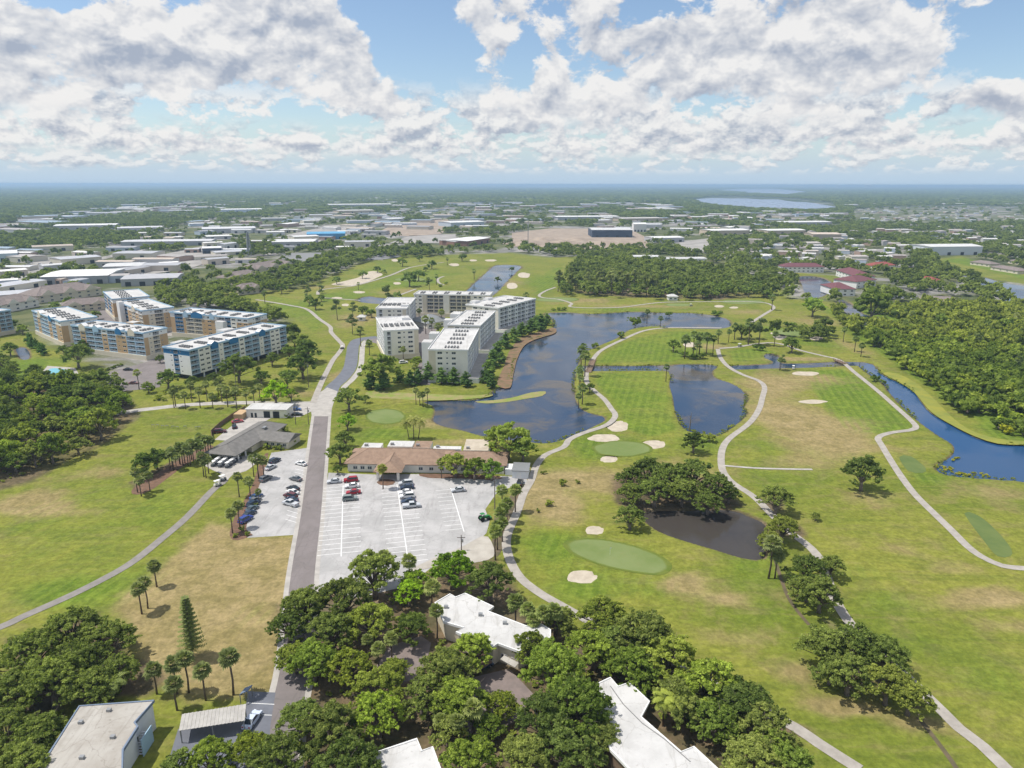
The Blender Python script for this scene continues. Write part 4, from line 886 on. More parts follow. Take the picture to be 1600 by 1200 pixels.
hip_house('taupe roofed townhouse block with pale yellow end gables', (-20,496), (62,480), 20, 6, 5, 'cream', 'brownshingle', gt, 6, 2, 'townhouse', gables=3)
hip_house('low taupe roofed townhouse block behind the parking court', (100,490), (175,484), 15, 5, 4, 'beige', 'brownshingle', gt, 6, 2, 'townhouse', gables=2)
hip_house('taupe roofed townhouse row beside the tree line', (365,446), (414,438), 22, 6, 5, 'beige', 'brownshingle', gt, 5, 2, 'townhouse', gables=2)
hip_house('taupe roofed townhouse row close to the quarry tower', (398,431), (462,420), 24, 6, 5, 'beige', 'brownshingle', gt, 5, 2, 'townhouse', gables=3)
hip_house('taupe roofed townhouse block half hidden in the tree line', (375,462), (412,458), 14, 5, 4, 'beige', 'brownshingle', gt, 4, 2, 'townhouse', gables=2)
gm = 'white townhouses round the town pond'
hip_house('long white two storey townhouse row with maroon roof behind the pond', (1224,425), (1287,425), 16, 6.2, 3.5, 'white', 'maroon', gm, 9, 2, 'townhouse')
hip_house('white townhouse row with maroon roof angled along the pond bank', (1306,430), (1334,440), 20, 6.2, 4, 'white', 'maroon', gm, 6, 2, 'townhouse')
hip_house('white townhouse with maroon roof and blank end wall by the pond corner', (1304,462), (1336,462), 30, 6.2, 4, 'white', 'maroon', gm, 3, 2, 'townhouse')
hip_house('white townhouse with maroon roof set behind the angled row', (1338,450), (1368,446), 24, 6.2, 4, 'white', 'maroon', gm, 4, 2, 'townhouse')
hip_house('house with bright red tiled roof behind dark trees', (1368,422), (1398,420), 16, 5, 3.5, 'cream', 'red', None, 4)
hip_house('house with bright red tiled roof in the palm grove', (1424,441), (1458,445), 14, 4, 3.2, 'cream', 'red', None, 4)
hip_house('low taupe roofed building with parked vans in front', (1448,478), (1512,480), 22, 4, 3, 'beige', 'brownshingle', None, 5)
gr_ = 'ranch houses along the far canal bank'
for k, (a, b) in enumerate((((1516,412),(1546,416)), ((1548,420),(1590,427)), ((1575,410),(1610,414)), ((1536,402),(1572,404)))): hip_house('taupe roofed ranch house on the grassy canal bank', a, b, 15, 3.2, 2.6, 'beige', 'brownshingle', gr_, 4)
hip_house('small white pump house at the edge of the pine wood', (1045,469), (1059,469), 7, 3.2, 1.6, 'white', 'roofwhite', None, 2, name='pump_house', cat='shed')
hip_house('pavilion with grey green hip roof in the condominium court', (668,514), (704,508), 20, 3.4, 4, 'cream', 'metal', None, 4, name='pavilion', cat='pavilion')
hip_house('small cream shelter by the fairway trees', (559,502), (570,502), 5, 2.6, 1.4, 'cream', 'roofwhite', None, 1, name='rest_shelter', cat='shelter')

# ================================================================ warehouses
def warehouse_meshes():
    wl = MB(); wl.box(0, 0, 0, 1, 1, 1)
    rf = MB(); a = .16
    rf.face([(-.01, -.01, 1.0), (1.01, -.01, 1.0), (1.01, .5, 1+a), (-.01, .5, 1+a)]); rf.face([(1.01, 1.01, 1.0), (-.01, 1.01, 1.0), (-.01, .5, 1+a), (1.01, .5, 1+a)])
    rf.face([(-.01, -.01, 1.0), (-.01, .5, 1+a), (-.01, 1.01, 1.0)]); rf.face([(1.01, -.01, 1.0), (1.01, 1.01, 1.0), (1.01, .5, 1+a)])
    rf.face([(-.01, -.01, .998), (-.01, 1.01, .998), (1.01, 1.01, .998), (1.01, -.01, .998)])
    dr = MB(); dr.box(0, 0, 0, 1, 1, 1)
    return wl.mesh('wall', M['wall_any']), rf.mesh('roof', M['roof_any']), dr.mesh('loading_door', M['dark'])
WM = warehouse_meshes()
def warehouse(pa, pb, D, h, wc, rc, label, group=None, doors=3, world=None, rz=None, L=None, name='warehouse', cat='warehouse'):
    if world is None:
        A, B = np.array(P(*pa)), np.array(P(*pb)); rz = math.atan2(*(B-A)[::-1]); L = float(np.linalg.norm(B-A))
    else: A = np.array(world)
    r = empty(name, (A[0], A[1], 0), rz, label, cat, group)
    place('wall', WM[0], r, color=wc, scale=(L, D, h)); place('roof', WM[1], r, color=rc, scale=(L, D, h))
    for k in range(doors):
        wd = min(5, L/doors*.5); place('loading_door', WM[2], r, (L*(k+.5)/doors-wd/2, -.12, 0), scale=(wd, .1, min(4.2, h*.7)))
    return r
wht, gry, blu, tan_, drk = (.78,.78,.77), (.42,.43,.45), (.10,.32,.55), (.55,.46,.36), (.06,.08,.12)
big = [((65,447),(170,444),60,8,gry,wht,'large white roofed warehouse behind the taupe townhouses'),
 ((190,449),(278,446),40,7,gry,(.45,.45,.47),'long grey roofed warehouse next to the tree line'),
 ((162,428),(222,426),40,7,gry,(.62,.62,.62),'pale roofed warehouse facing the wide street'),
 ((317,398),(347,397),35,8,drk,wht,'open fronted white roofed shed in the gravel yard'),
 ((85,361),(182,359),70,9,gry,wht,'very long white warehouse in front of the dark wood'),
 ((185,364),(255,362),60,8,gry,(.6,.6,.63),'long pale warehouse beside the very long white one'),
 ((317,366),(400,364),70,9,gry,(.66,.66,.68),'wide pale warehouse past the quarry tower'),
 ((190,386),(330,384),45,7,gry,(.62,.62,.64),'long low grey warehouse behind the gravel yard'),
 ((347,333),(410,332),90,10,(.5,.6,.7),wht,'distant blue walled warehouse with white roof'),
 ((425,387),(492,386),60,8,gry,wht,'white roofed warehouse beside the dark spoil heap'),
 ((480,375),(540,374),60,10,blu,(.12,.38,.62),'bright blue warehouse in the industrial yards'),
 ((530,334),(585,333),80,9,tan_,(.6,.58,.55),'distant tan walled warehouse under the woods'),
 ((515,324),(612,323),120,10,gry,wht,'very distant long white warehouse'),
 ((705,355),(757,353),60,10,(.55,.62,.7),wht,'white warehouse with pale blue front above the sand yard'),
 ((710,385),(738,383),40,7,(.3,.17,.13),(.62,.62,.62),'small pale roofed shed with rust brown front'),
 ((730,385),(766,379),45,8,(.3,.17,.13),wht,'white roofed shed with rust brown front'),
 ((925,371),(988,371),70,14,drk,(.66,.66,.66),'dark navy walled warehouse on the bare dirt yard'),
 ((872,344),(967,343),70,9,gry,wht,'long white warehouse row behind the dirt yard'),
 ((972,346),(1035,345),60,8,tan_,(.6,.57,.54),'tan warehouse next to the long white row'),
 ((1022,379),(1069,378),40,8,gry,wht,'white roofed warehouse beside the truck yard'),
 ((1112,368),(1170,367),50,10,tan_,wht,'cream walled warehouse at the street bend'),
 ((1200,366),(1260,365),50,8,tan_,wht,'white roofed store beyond the palm woods'),
 ((1270,376),(1314,376),40,12,tan_,(.6,.5,.42),'tan hall with arched pale roof among trees'),
 ((1225,352),(1300,351),60,8,gry,wht,'long white warehouse near the big lake'),
 ((1452,398),(1534,397),45,12,(.62,.66,.70),wht,'tall white metal warehouse behind the grassy canal bank'),
 ((982,408),(1030,408),22,6,(.7,.7,.7),(.62,.62,.62),'pale apartment row between the dark trees'),
 ((1032,412),(1104,411),22,6,(.7,.7,.7),(.66,.66,.66),'longer pale apartment row between the dark trees'),
 ((-10,411),(30,409),50,10,(.5,.6,.65),wht,'round shouldered white hall at the edge of the wood'),
 ((990,362),(1010,362),25,16,wht,wht,'tall white tank house behind the navy warehouse')]
for (a, b, D, h, wc, rc, lb) in big: warehouse(a, b, D, h, wc, rc, lb, None, 4)
YARDS = [[(800,386),(800,364),(860,357),(985,358),(1012,372),(1012,387),(900,389)], [(585,366),(620,349),(700,343),(704,352),(690,366),(640,370)], [(607,381),(640,369),(712,366),(712,380)],
         [(175,440),(300,420),(360,400),(320,385),(250,400),(170,425)], [(0,425),(60,410),(130,402),(120,420),(20,445)], [(430,372),(520,352),(580,352),(560,366),(480,380)], [(1060,378),(1108,372),(1112,392),(1075,398)], [(0,465),(60,448),(90,455),(40,480),(0,490)]]
YW = [W_(v) for v in YARDS]
for k, v in enumerate(YW): sheet('dirt_yard' if k in (0, 1) else 'yard', v, .5, M['dirt' if k in (0, 1) else 'yard'])
# dirt heaps on the bare yard
def heap(px, py, r, h, label, mt='dirt', group=None):
    c = P(px, py); n, m2 = 22, 6; mb = MB(); rd = random.Random(int(px)); prof = [[1+.25*math.sin(3*t_+rd.uniform(0, .8))+rd.uniform(-.1, .1) for t_ in np.linspace(0, 2*math.pi, n, False)] for _ in range(m2)]
    for j in range(m2):
        f = 1-j/m2
        for k in range(n): t_ = 2*math.pi*k/n; mb.v.append((r*f*prof[0][k]*math.cos(t_), r*f*prof[0][k]*math.sin(t_), .45+h*(1-f)**.8+rd.uniform(-.05, .05)*h if j else .45))
    mb.v.append((0, 0, h*.97))
    for j in range(m2-1):
        for k in range(n): k2 = (k+1) % n; mb.f.append((j*n+k, j*n+k2, (j+1)*n+k2, (j+1)*n+k)); mb.mi.append(0)
    for k in range(n): mb.f.append(((m2-1)*n+k, (m2-1)*n+(k+1) % n, m2*n)); mb.mi.append(0)
    o = mb.build('spoil_heap', M[mt], smooth=True); o.location = (c[0], c[1], 0); tag(o, label, 'heap', group)
for (px, py, r, h) in ((825,382,40,7),(850,378,30,9),(880,381,35,6),(905,375,28,5),(960,380,35,4)): heap(px, py, r, h, 'pale dirt heap on the bare yard beside the navy warehouse', 'dirt', 'dirt heaps')
heap(520,404,75,7,'long dark spoil heap behind the tree line','unit')
# random infill: small sheds and houses of the built-up land
def town():
    zones = [([(0,478),(0,395),(140,385),(330,345),(420,345),(560,352),(600,372),(560,392),(430,405),(330,425),(250,435)], 75, (18,55), 'low shed in the western industrial yards', 'sheds of the western industrial yards'),
             ([(420,345),(470,330),(760,318),(880,330),(880,348),(760,360),(600,360)], 75, (25,70), 'low warehouse in the middle industrial district', 'warehouses of the middle industrial district'),
             ([(880,335),(1060,338),(1200,350),(1180,368),(1020,362),(890,352)], 26, (25,60), 'low pale building past the dirt yard', 'pale buildings past the dirt yard'),
             ([(1335,328),(1400,322),(1580,322),(1600,345),(1440,348),(1340,346)], 110, (12,20), 'white mobile home in the distant trailer park', 'mobile homes of the trailer park'),
             ([(0,350),(200,322),(500,308),(900,305),(1050,312),(1050,330),(850,325),(500,318),(200,340),(0,372)], 170, (45,130), 'very distant white roofed building among the woods', 'distant roofs among the woods'),
             ([(1050,333),(1320,331),(1330,345),(1200,349),(1060,341)], 30, (30,70), 'distant pale roof below the big lake', 'distant roofs below the big lake'),
             ([(1320,312),(1600,300),(1640,318),(1560,320),(1400,319),(1320,322)], 50, (40,110), 'very distant pale roof beyond the trailer park', 'distant roofs beyond the trailer park'),
             ([(1180,372),(1330,362),(1420,385),(1400,410),(1240,415),(1140,405)], 60, (14,26), 'house roof showing among dark suburban trees', 'suburban roofs among trees'),
             ([(1310,360),(1600,355),(1640,395),(1540,390),(1430,372)], 45, (14,26), 'house roof showing in the pale green brush', 'roofs in the pale brush')]
    out = []
    for poly, n, (lo, hi), lb, gp in zones:
        pw = W_(poly); p = np.array(pw); k = 0; tries = 0; rd = random.Random(len(lb)*7+n); px_ = np.array(poly)
        while k < n and tries < n*60:
            tries += 1; a, b = rd.uniform(px_[:, 0].min(), px_[:, 0].max()), rd.uniform(px_[:, 1].min(), px_[:, 1].max())
            if not inside(poly, np.array([a]), np.array([b]))[0]: continue
            x, y = P(a, b); L = rd.uniform(lo, hi); D = L*rd.uniform(.35, .8)
            if any(abs(x-q_[0]) < (L+q_[2])*.55 and abs(y-q_[1]) < (D+q_[3])*.6+4 for q_ in out): continue
            col = rd.choice([(.8,.8,.8),(.66,.66,.67),(.5,.51,.54),(.36,.36,.38),(.55,.47,.4),(.8,.79,.77),(.3,.38,.46),(.45,.42,.4)]); wc = rd.choice([(.62,.62,.62),(.45,.45,.46),(.6,.53,.45),(.5,.57,.66),(.45,.32,.26),(.66,.62,.52)])
            if 'roof show' in lb: col = rd.choice([(.55,.5,.46),(.4,.36,.34),(.7,.69,.67)])
            out.append((x, y, L, D)); k += 1
            warehouse(None, None, D, rd.uniform(4, 8) if hi > 25 else 3.4, wc, col, lb, gp, 0 if y > 1500 or hi < 27 else 2, (x-L/2, y-D/2), rd.choice([0, .12, .3, -.2, -.45, .6, .9, 1.35]) if y < 2200 else rd.choice([0, .15, -.2, .4]), L, *(('mobile_home', 'mobile home') if 'mobile' in lb else (('suburban_house', 'house') if 'roof show' in lb else ('distant_building', 'building') if 'distant' in lb else ('warehouse', 'warehouse'))))
    return out
TOWN = town()
for (a, b, D, *_r) in big:
    A, B = P(*a), P(*b); TOWN.append(((A[0]+B[0])/2, (A[1]+B[1])/2+D/2, abs(B[0]-A[0]), D))
TOWN += HOUSES
# skyline blocks on the horizon, tower masts
for px, wd, h in ((20,60,50),(45,90,40),(105,70,45),(124,35,70),(230,60,45),(560,50,40),(592,60,45),(740,70,50),(770,50,40),(1245,40,55),(1250,90,45),(1285,60,50),(1310,50,70),(1356,60,80),(1362,40,70),(1080,80,40),(1180,60,40),(1440,60,45),(1520,60,40)):
    x, y = P(px, 292.5); r = empty('tower_block', (x*.8, y*.8, 0), 0, 'tiny hazy tower block on the horizon', 'building', 'hazy tower blocks on the horizon')
    place('wall', WM[0], r, (-wd, 0, 0), color=(.75,.75,.75), scale=(wd*2, 60, min(92, h*1.2))); place('roof', WM[1], r, (-wd, 0, 0), color=(.7,.7,.7), scale=(wd*2, 60, min(92, h*1.2)))
def mast(px, py, h, r0, label):
    x, y = P(px, py); m_ = MB()
    for dx, dy in ((1, 0), (-.5, .87), (-.5, -.87)): m_.tube([(dx*r0, dy*r0, 0), (dx*r0*.3, dy*r0*.3, h)], r0*.28, 4)
    for k in range(8):
        z = h*k/8; f = 1-.7*k/8; m_.tube([(r0*f, 0, z), (-.5*r0*f, .87*r0*f, z+h/8)], r0*.15, 3); m_.tube([(-.5*r0*f, .87*r0*f, z), (-.5*r0*f, -.87*r0*f, z+h/8)], r0*.15, 3)
    o = m_.build('lattice_mast', M['metal']); o.location = (x, y, 0); tag(o, label, 'mast')
mast(825, 384, 42, .9, 'thin lattice mast beside the dirt heaps'); mast(520, 321, 55, 1.6, 'thin mast among far warehouses'); mast(390, 400, 32, 3.0, 'stubby plant tower beside the taupe townhouses')
# ================================================================ vehicles
def car_meshes(kind):
    L, Wd = {'sedan': (4.6, 1.8), 'suv': (4.7, 1.9), 'pickup': (5.5, 1.95)}[kind]
    prof = {'sedan': [(-2.3,.35),(-2.3,.75),(-2.15,.92),(-1.5,.98),(1.0,.95),(2.0,.82),(2.3,.62),(2.3,.35)],
            'suv': [(-2.35,.4),(-2.35,1.0),(-2.25,1.08),(1.15,1.08),(2.2,.95),(2.35,.7),(2.35,.4)],
            'pickup': [(-2.75,.45),(-2.75,1.05),(-2.7,1.1),(1.4,1.1),(2.6,1.0),(2.75,.8),(2.75,.45)]}[kind]
    cab = {'sedan': [(-1.75,.97),(-.95,1.42),(.25,1.45),(1.05,.95)], 'suv': [(-2.2,1.08),(-1.9,1.68),(.35,1.72),(1.2,1.08)], 'pickup': [(-.75,1.1),(-.6,1.78),(.75,1.8),(1.5,1.1)]}[kind]
    def ext(prof, w0, w1, roof=False):
        m_ = MB(); n = len(prof); zt = max(p[1] for p in prof); zb = min(p[1] for p in prof)
        def hw(z): return w0+(w1-w0)*(z-zb)/(zt-zb)
        m_.v = [(x, -hw(z), z) for x, z in prof]+[(x, hw(z), z) for x, z in prof]
        m_.f.append(tuple(range(n))); m_.mi.append(0); m_.f.append(tuple(range(2*n-1, n-1, -1))); m_.mi.append(0)
        for i in range(n): j = (i+1) % n; m_.f.append((j, i, n+i, n+j)); m_.mi.append(0)
        return m_
    b = ext(prof, Wd/2, Wd/2*.94)
    for x in (-L/2+.02, L/2-.02): b.box(x-.08, -Wd/2*.9, .33, x+.08, Wd/2*.9, .52)
    if kind == 'pickup': b.box(-2.7, -.98, 1.1, -.8, -.86, 1.18); b.box(-2.7, .86, 1.1, -.8, .98, 1.18); b.box(-2.75, -.98, 1.1, -2.66, .98, 1.18)
    body = b.mesh('body', M['carpaint']); cabin = ext(cab, Wd/2*.9, Wd/2*.72).mesh('cabin_glass', M['glass'])
    top = max(p[1] for p in cab); xs = [p[0] for p in cab if p[1] > top-.1]
    rf = MB(); rf.box(min(xs)-.05, -Wd/2*.73, top-.02, max(xs)+.05, Wd/2*.73, top+.05)
    for x, z in (cab[0], cab[-1]):
        j = cab[1] if (x, z) == cab[0] else cab[-2]
        for s_ in (-1, 1): rf.tube([(x, s_*Wd/2*.88, z), (j[0], s_*Wd/2*.72, j[1])], .05, 4)
    roof = rf.mesh('roof', M['carpaint'])
    wm = MB(); wm.tube([(0, -.11, 0), (0, .11, 0)], .33, 12); wheel = wm.mesh('wheel', M['tyre']); rim = MB().tube([(0, -.125, 0), (0, .125, 0)], .19, 8).mesh('rim', M['rim'])
    hl = MB().box(-.05, -.2, -.07, .05, .2, .07).mesh('headlight', M['lampglass']); tl = MB().box(-.05, -.15, -.1, .05, .15, .1).mesh('tail_light', M['redglass'])
    return dict(body=body, cabin=cabin, roof=roof, wheel=wheel, rim=rim, hl=hl, tl=tl, L=L, W=Wd, wb=L*.29)
CM = {k: car_meshes(k) for k in ('sedan', 'suv', 'pickup')}
def car(kind, x, y, rz, col, label, group=None, z=.05, detail=True):
    m_ = CM[kind]; r = empty('parked_car' if kind != 'pickup' else 'pickup_truck', (x, y, z), rz, label, 'pickup' if kind == 'pickup' else 'car', group)
    place('body', m_['body'], r, color=col); place('cabin_glass', m_['cabin'], r); place('roof', m_['roof'], r, color=col)
    for sx2 in (-1, 1):
        for sy in (-1, 1):
            wh = place('wheel', m_['wheel'], r, (sx2*m_['wb'], sy*(m_['W']/2-.08), .33))
            if detail: place('rim', m_['rim'], wh)
    if not detail: return r
    hz_ = .68 if kind == 'sedan' else .8
    for sy in (-1, 1):
        place('headlight', m_['hl'], r, (m_['L']/2-.05, sy*m_['W']*.33, hz_)); place('tail_light', m_['tl'], r, (-m_['L']/2+.03, sy*m_['W']*.36, hz_+.08))
    return r
SIL, WHT, BLK, GRY, RED, BLU, NAV, MAR, GRN = (.55,.57,.6), (.85,.85,.85), (.02,.02,.025), (.16,.17,.18), (.35,.015,.03), (.05,.12,.33), (.025,.045,.09), (.12,.03,.04), (.22,.26,.25)
east = math.atan2(LOTN[1], LOTN[0])
for px, py, k, col, lb in ((523,755,'sedan',SIL,'silver car parked alone beside the road edge of the gravel lot'),(549,753,'suv',RED,'dark red car at the head of the row of four'),(551,762,'sedan',WHT,'white car between the two red cars'),(553,772,'sedan',RED,'dark red car next to the grey green wagon'),(548,782,'suv',GRN,'grey green wagon ending the row of four'),
    (635,758,'suv',SIL,'silver car at the clubhouse end of the crowded row'),(637,764,'sedan',NAV,'dark blue car second in the crowded row'),(635,772,'sedan',WHT,'white car in the middle of the crowded row'),(637,778,'suv',WHT,'white wagon in the crowded row'),(639,786,'sedan',NAV,'dark car squeezed beside the silver pickup'),(644,793,'pickup',SIL,'silver pickup truck ending the crowded row'),
    (717,768,'sedan',SIL,'silver green car standing alone by the last painted line')):
    x, y = P(px, py); car(k, x, y, east+(math.pi if px % 2 else 0), col, lb)
wv = math.atan2(WESTV[1], WESTV[0])
for px, py, k, col, lb in ((471,727,'sedan',WHT,'white car alone in the angled bays near the shop'),(463,751,'sedan',GRY,'grey hatchback in the angled bays'),(459,766,'sedan',BLK,'black car at the head of the tight angled row'),(458,772,'sedan',WHT,'white car behind the black one in the tight angled row'),(455,778,'suv',MAR,'maroon car in the tight angled row'),(457,784,'sedan',NAV,'dark blue car in the tight angled row'),(455,790,'pickup',SIL,'silver pickup ending the tight angled row')):
    x, y = P(px, py); car(k, x, y, wv, col, lb)
w2 = np.array(P(440,717))-np.array(P(420,727)); w2 = math.atan2(w2[1], w2[0])
for px, py, k, col, lb in ((430,723,'suv',NAV,'dark blue wagon nearest to the shop entrance palms'),(424,733,'sedan',SIL,'silver car behind the shop entrance palms'),(416,751,'suv',GRY,'grey wagon alone beside the mulch bed'),
    (401,779,'sedan',BLU,'blue car at the head of the packed row by the mulch bed'),(399,785,'sedan',GRY,'grey car in the packed row by the mulch bed'),(397,791,'suv',NAV,'dark wagon in the packed row by the mulch bed'),(395,798,'sedan',(.1,.14,.17),'slate car in the packed row by the mulch bed'),(391,806,'sedan',NAV,'navy car in the packed row by the mulch bed'),(385,815,'suv',(.03,.06,.28),'bright blue wagon ending the packed row')):
    x, y = P(px, py); car(k, x, y, w2, col, lb)
for px, py, k, col, a, lb in ((463,642,'sedan',BLU,.1,'blue car beside the white garage'),(465,650,'sedan',BLK,.1,'black car in front of the white garage'),(372,661,'sedan',(.45,.1,.12),.5,'pink red car in the fenced yard'),(367,669,'sedan',BLK,2.0,'black car in the fenced yard'),(345,677,'suv',MAR,.3,'maroon car in the corner of the fenced yard'),
    (813,757,'suv',BLK,1.4,'black car tucked beside the shed'),(631,568,'suv',WHT,.4,'white wagon under the trees of the condominium drive'),(676,532,'sedan',NAV,.3,'dark car in the condominium court'),(210,601,'sedan',(.3,.16,.15),.1,'brownish car on the condominium drive'),(201,580,'sedan',BLK,.1,'black car by the pool hedge'),(396,1129,'sedan',(.62,.70,.85),1.42,'pale blue white car beside the carport'),
    (671,500,'sedan',WHT,.2,'white car beside the court pavilion'),(755,1044,'sedan',NAV,.6,'dark car under the wooden carport')):
    x, y = P(px, py); car(k, x, y, a, col, lb)
for k in range(7):
    x, y = P(1390+k*7, 463+(k % 2)*3); car('suv' if k % 2 else 'sedan', x, y, .9, rnd.choice([WHT, SIL, GRY, WHT]), 'vehicle parked outside the low taupe building', 'vehicles outside the low taupe building')
rd = random.Random(4)
for k in range(46):
    px, py = (rd.uniform(186,300), rd.uniform(428,440)) if k < 24 else ((rd.uniform(20,110), rd.uniform(412,425)) if k < 36 else (rd.uniform(0,40), rd.uniform(448,470)))
    x, y = P(px, py); car('sedan', x, y, rd.uniform(0, .4), rd.choice([WHT, SIL, GRY, NAV, WHT, RED]), 'car parked in the western industrial yards', 'cars in the western industrial yards', .55, False)
# golf carts
def cart_meshes():
    b = MB(); b.box(-1.15, -.55, .28, 1.1, .55, .5); b.box(-1.1, -.52, .5, -.35, .52, .82); b.box(.62, -.5, .5, 1.12, .5, .88)
    s_ = MB(); s_.box(-.45, -.5, .82, .05, .5, .92); s_.box(-.55, -.5, .92, -.45, .5, 1.35)
    rf = MB(); rf.box(-1.05, -.6, 1.82, .85, .6, 1.9)
    p = MB()
    for x, z in ((-.95, .8), (.75, .88)):
        for y in (-.52, .52): p.tube([(x, y, z), (x*.95, y, 1.82)], .03, 5)
    wm = MB(); wm.tube([(0, -.1, 0), (0, .1, 0)], .23, 10)
    return b.mesh('body', M['carpaint']), s_.mesh('seat', M['white']), rf.mesh('canopy', M['white']), p.mesh('canopy_frame', M['unit']), wm.mesh('wheel', M['tyre'])
GM = cart_meshes()
def golf_cart(x, y, rz, label, group=None, col=(.1,.11,.13)):
    r = empty('golf_cart', (x, y, .09), rz, label, 'golf cart', group); place('body', GM[0], r, color=col)
    for n_, k in (('seat', 1), ('canopy', 2), ('canopy_frame', 3)): place(n_, GM[k], r)
    for x_ in (-.75, .8):
        for y_ in (-.5, .5): place('wheel', GM[4], r, (x_, y_, .23))
for (a, b) in (((335,729),(353,716)), ((346,730),(365,716)), ((357,731),(377,717))):
    p, q_ = np.array(P(*a)), np.array(P(*b)); v = (q_-p)/np.linalg.norm(q_-p); n = int(np.linalg.norm(q_-p)/2.35)
    for k in range(n+1): c_ = p+v*2.35*k; golf_cart(c_[0], c_[1], math.atan2(v[1], v[0]), 'golf cart with white canopy in the packed rows under the pro shop roof', 'golf carts in the pro shop bay')
for px, py, a, lb, col in ((341,760,.9,'cream golf cart leading on the path below the cart bay',(.7,.68,.6)),(349,752,.9,'golf cart following on the path below the cart bay',(.2,.2,.22)),(1156,541,.1,'golf cart on the path between the two ponds',(.2,.2,.2)),(1240,576,1.2,'golf cart stopped beside the narrow creek',(.7,.7,.7)),(535,546,1.0,'golf cart on the path beside the bend of the drive',(.1,.1,.1)),(1080,478,.2,'golf cart out on the fairway past the lake',(.3,.3,.3))):
    x, y = P(px, py); golf_cart(x, y, a, lb, None, col)
def tractor():
    x, y = P(757,813); r = empty('tractor', (x, y, .05), .5, 'green tractor at the ragged edge of the gravel lot', 'tractor')
    MB().box(-.2, -.4, .7, 1.7, .4, 1.35).build('bonnet', M['tractor'], r); MB().box(-1.2, -.55, .7, -.2, .55, 1.0).build('seat_deck', M['tractor'], r)
    MB().box(-1.1, -.6, 2.15, .1, .6, 2.25).build('canopy', M['tractor'], r)
    p = MB(); [p.tube([(a, b, 1.0), (a, b, 2.15)], .04, 5) for a in (-1.0, 0) for b in (-.5, .5)]; p.build('canopy_frame', M['unit'], r)
    for a, b, rr in ((-.8, .75, .72), (-.8, -.75, .72), (1.3, .6, .45), (1.3, -.6, .45)): MB().tube([(0, -.15, 0), (0, .15, 0)], rr, 14).build('wheel', M['tyre'], r, loc=(a, b, rr))
    MB().box(1.75, -.7, .25, 2.3, .7, .75).build('bucket', M['tractor'], r)
tractor()
# ---------------------------------------------------------------- poles, pins, bridges
def pole(px, py, top_px, top_py, label, arm=True):
    x, y = P(px, py); k = depth_of(px, py)/FPX; h = (py-top_py)*k/math.cos(PITCH+math.atan((py-600)/FPX))*1.02
    r = empty('utility_pole', (x, y, 0), 0, label, 'pole'); MB().tube([(0, 0, 0), (0, 0, h)], [.17, .11], 8).build('shaft', M['pole'], r)
    if arm: MB().box(-1.1, -.06, h-.9, 1.1, .06, h-.75).build('crossarm', M['pole'], r); MB().tube([(.35, 0, h-2.2), (.35, 0, h-1.3)], .2, 8).build('transformer', M['metal'], r)
for a in ((463,664,460,633,'wooden utility pole on the lawn beside the pro shop wing'),(483,664,479,637,'wooden utility pole on the lawn next to the road'),(774,797,775,746,'tall utility pole behind the palms at the lot edge'),(722,860,722,837,'short pole at the bottom corner of the gravel lot'),(370,608,370,568,'utility pole in front of the big tree by the white condominium'),(483,606,483,568,'utility pole at the fork of cart path and drive')): pole(*a)
x, y = P(954,867); r = empty('flagstick', (x, y, .06), 0, 'thin flagstick with small white flag on the large green', 'flag'); MB().tube([(0, 0, 0), (0, 0, 2.2)], .025, 5).build('stick', M['white'], r)
MB().face([(0, 0, 2.2), (.5, .05, 2.05), (0, 0, 1.85)]).face([(0, .01, 1.85), (.5, .06, 2.05), (0, .01, 2.2)]).build('flag', M['white'], r)
for k, (px, py) in enumerate(((240,668),(247,668),(255,669),(262,669),(271,670),(278,671),(290,670),(308,671),(312,671))):
    x, y = P(px, py); r = empty('bag_stand', (x, y, 0), .1, 'dark bag stand in the line of practice tees', 'bag stand', 'bag stands on the driving range')
    MB().tube([(-.5, 0, 0), (-.45, 0, .9)], .06, 5).tube([(.5, 0, 0), (.45, 0, .9)], .06, 5).build('frame', M['unit'], r); MB().box(-.6, -.15, .85, .6, .15, 1.0).build('rack', M['unit'], r)
def bridge(a, b, wd, label):
    A, B = np.array(P(*a)), np.array(P(*b)); L = float(np.linalg.norm(B-A)); r = empty('footbridge', (A[0], A[1], 0), math.atan2(*(B-A)[::-1]), label, 'bridge')
    n = int(L/.8); me_ = MB().box(.02, -wd/2, .15, .76, wd/2, .27).mesh('deck_plank', M['wood'])
    for k in range(n): place('deck_plank', me_, r, (k*.8, 0, 0))
    for s_ in (-1, 1):
        m_ = MB(); m_.box(0, s_*wd/2-.06, 1.05, L, s_*wd/2+.06, 1.17)
        for k in range(int(L/2)+1): m_.box(k*2-.06, s_*wd/2-.06, .27, k*2+.06, s_*wd/2+.06, 1.05)
        m_.build('handrail', M['wood'], r)
    m_ = MB(); m_.box(0, -wd/2+.1, -.2, L, wd/2-.1, .14); m_.build('girder', M['wood'], r)
bridge((920,582), (928,562), 3.0, 'wooden cart bridge over the narrow canal beside the lake'); bridge((1306,562), (1322,568), 3.0, 'cart bridge over the creek mouth by the brush')
def pool():
    c_ = W_([(74,583),(82,577),(100,578),(116,582),(110,587),(85,588)]); sheet('pool_deck', W_([(62,588),(75,573),(118,576),(124,586),(100,592)]), .06, M['concrete'])
    o = sheet('swimming_pool', catmull(c_, True, 2), .1, M['pool'])
pool()
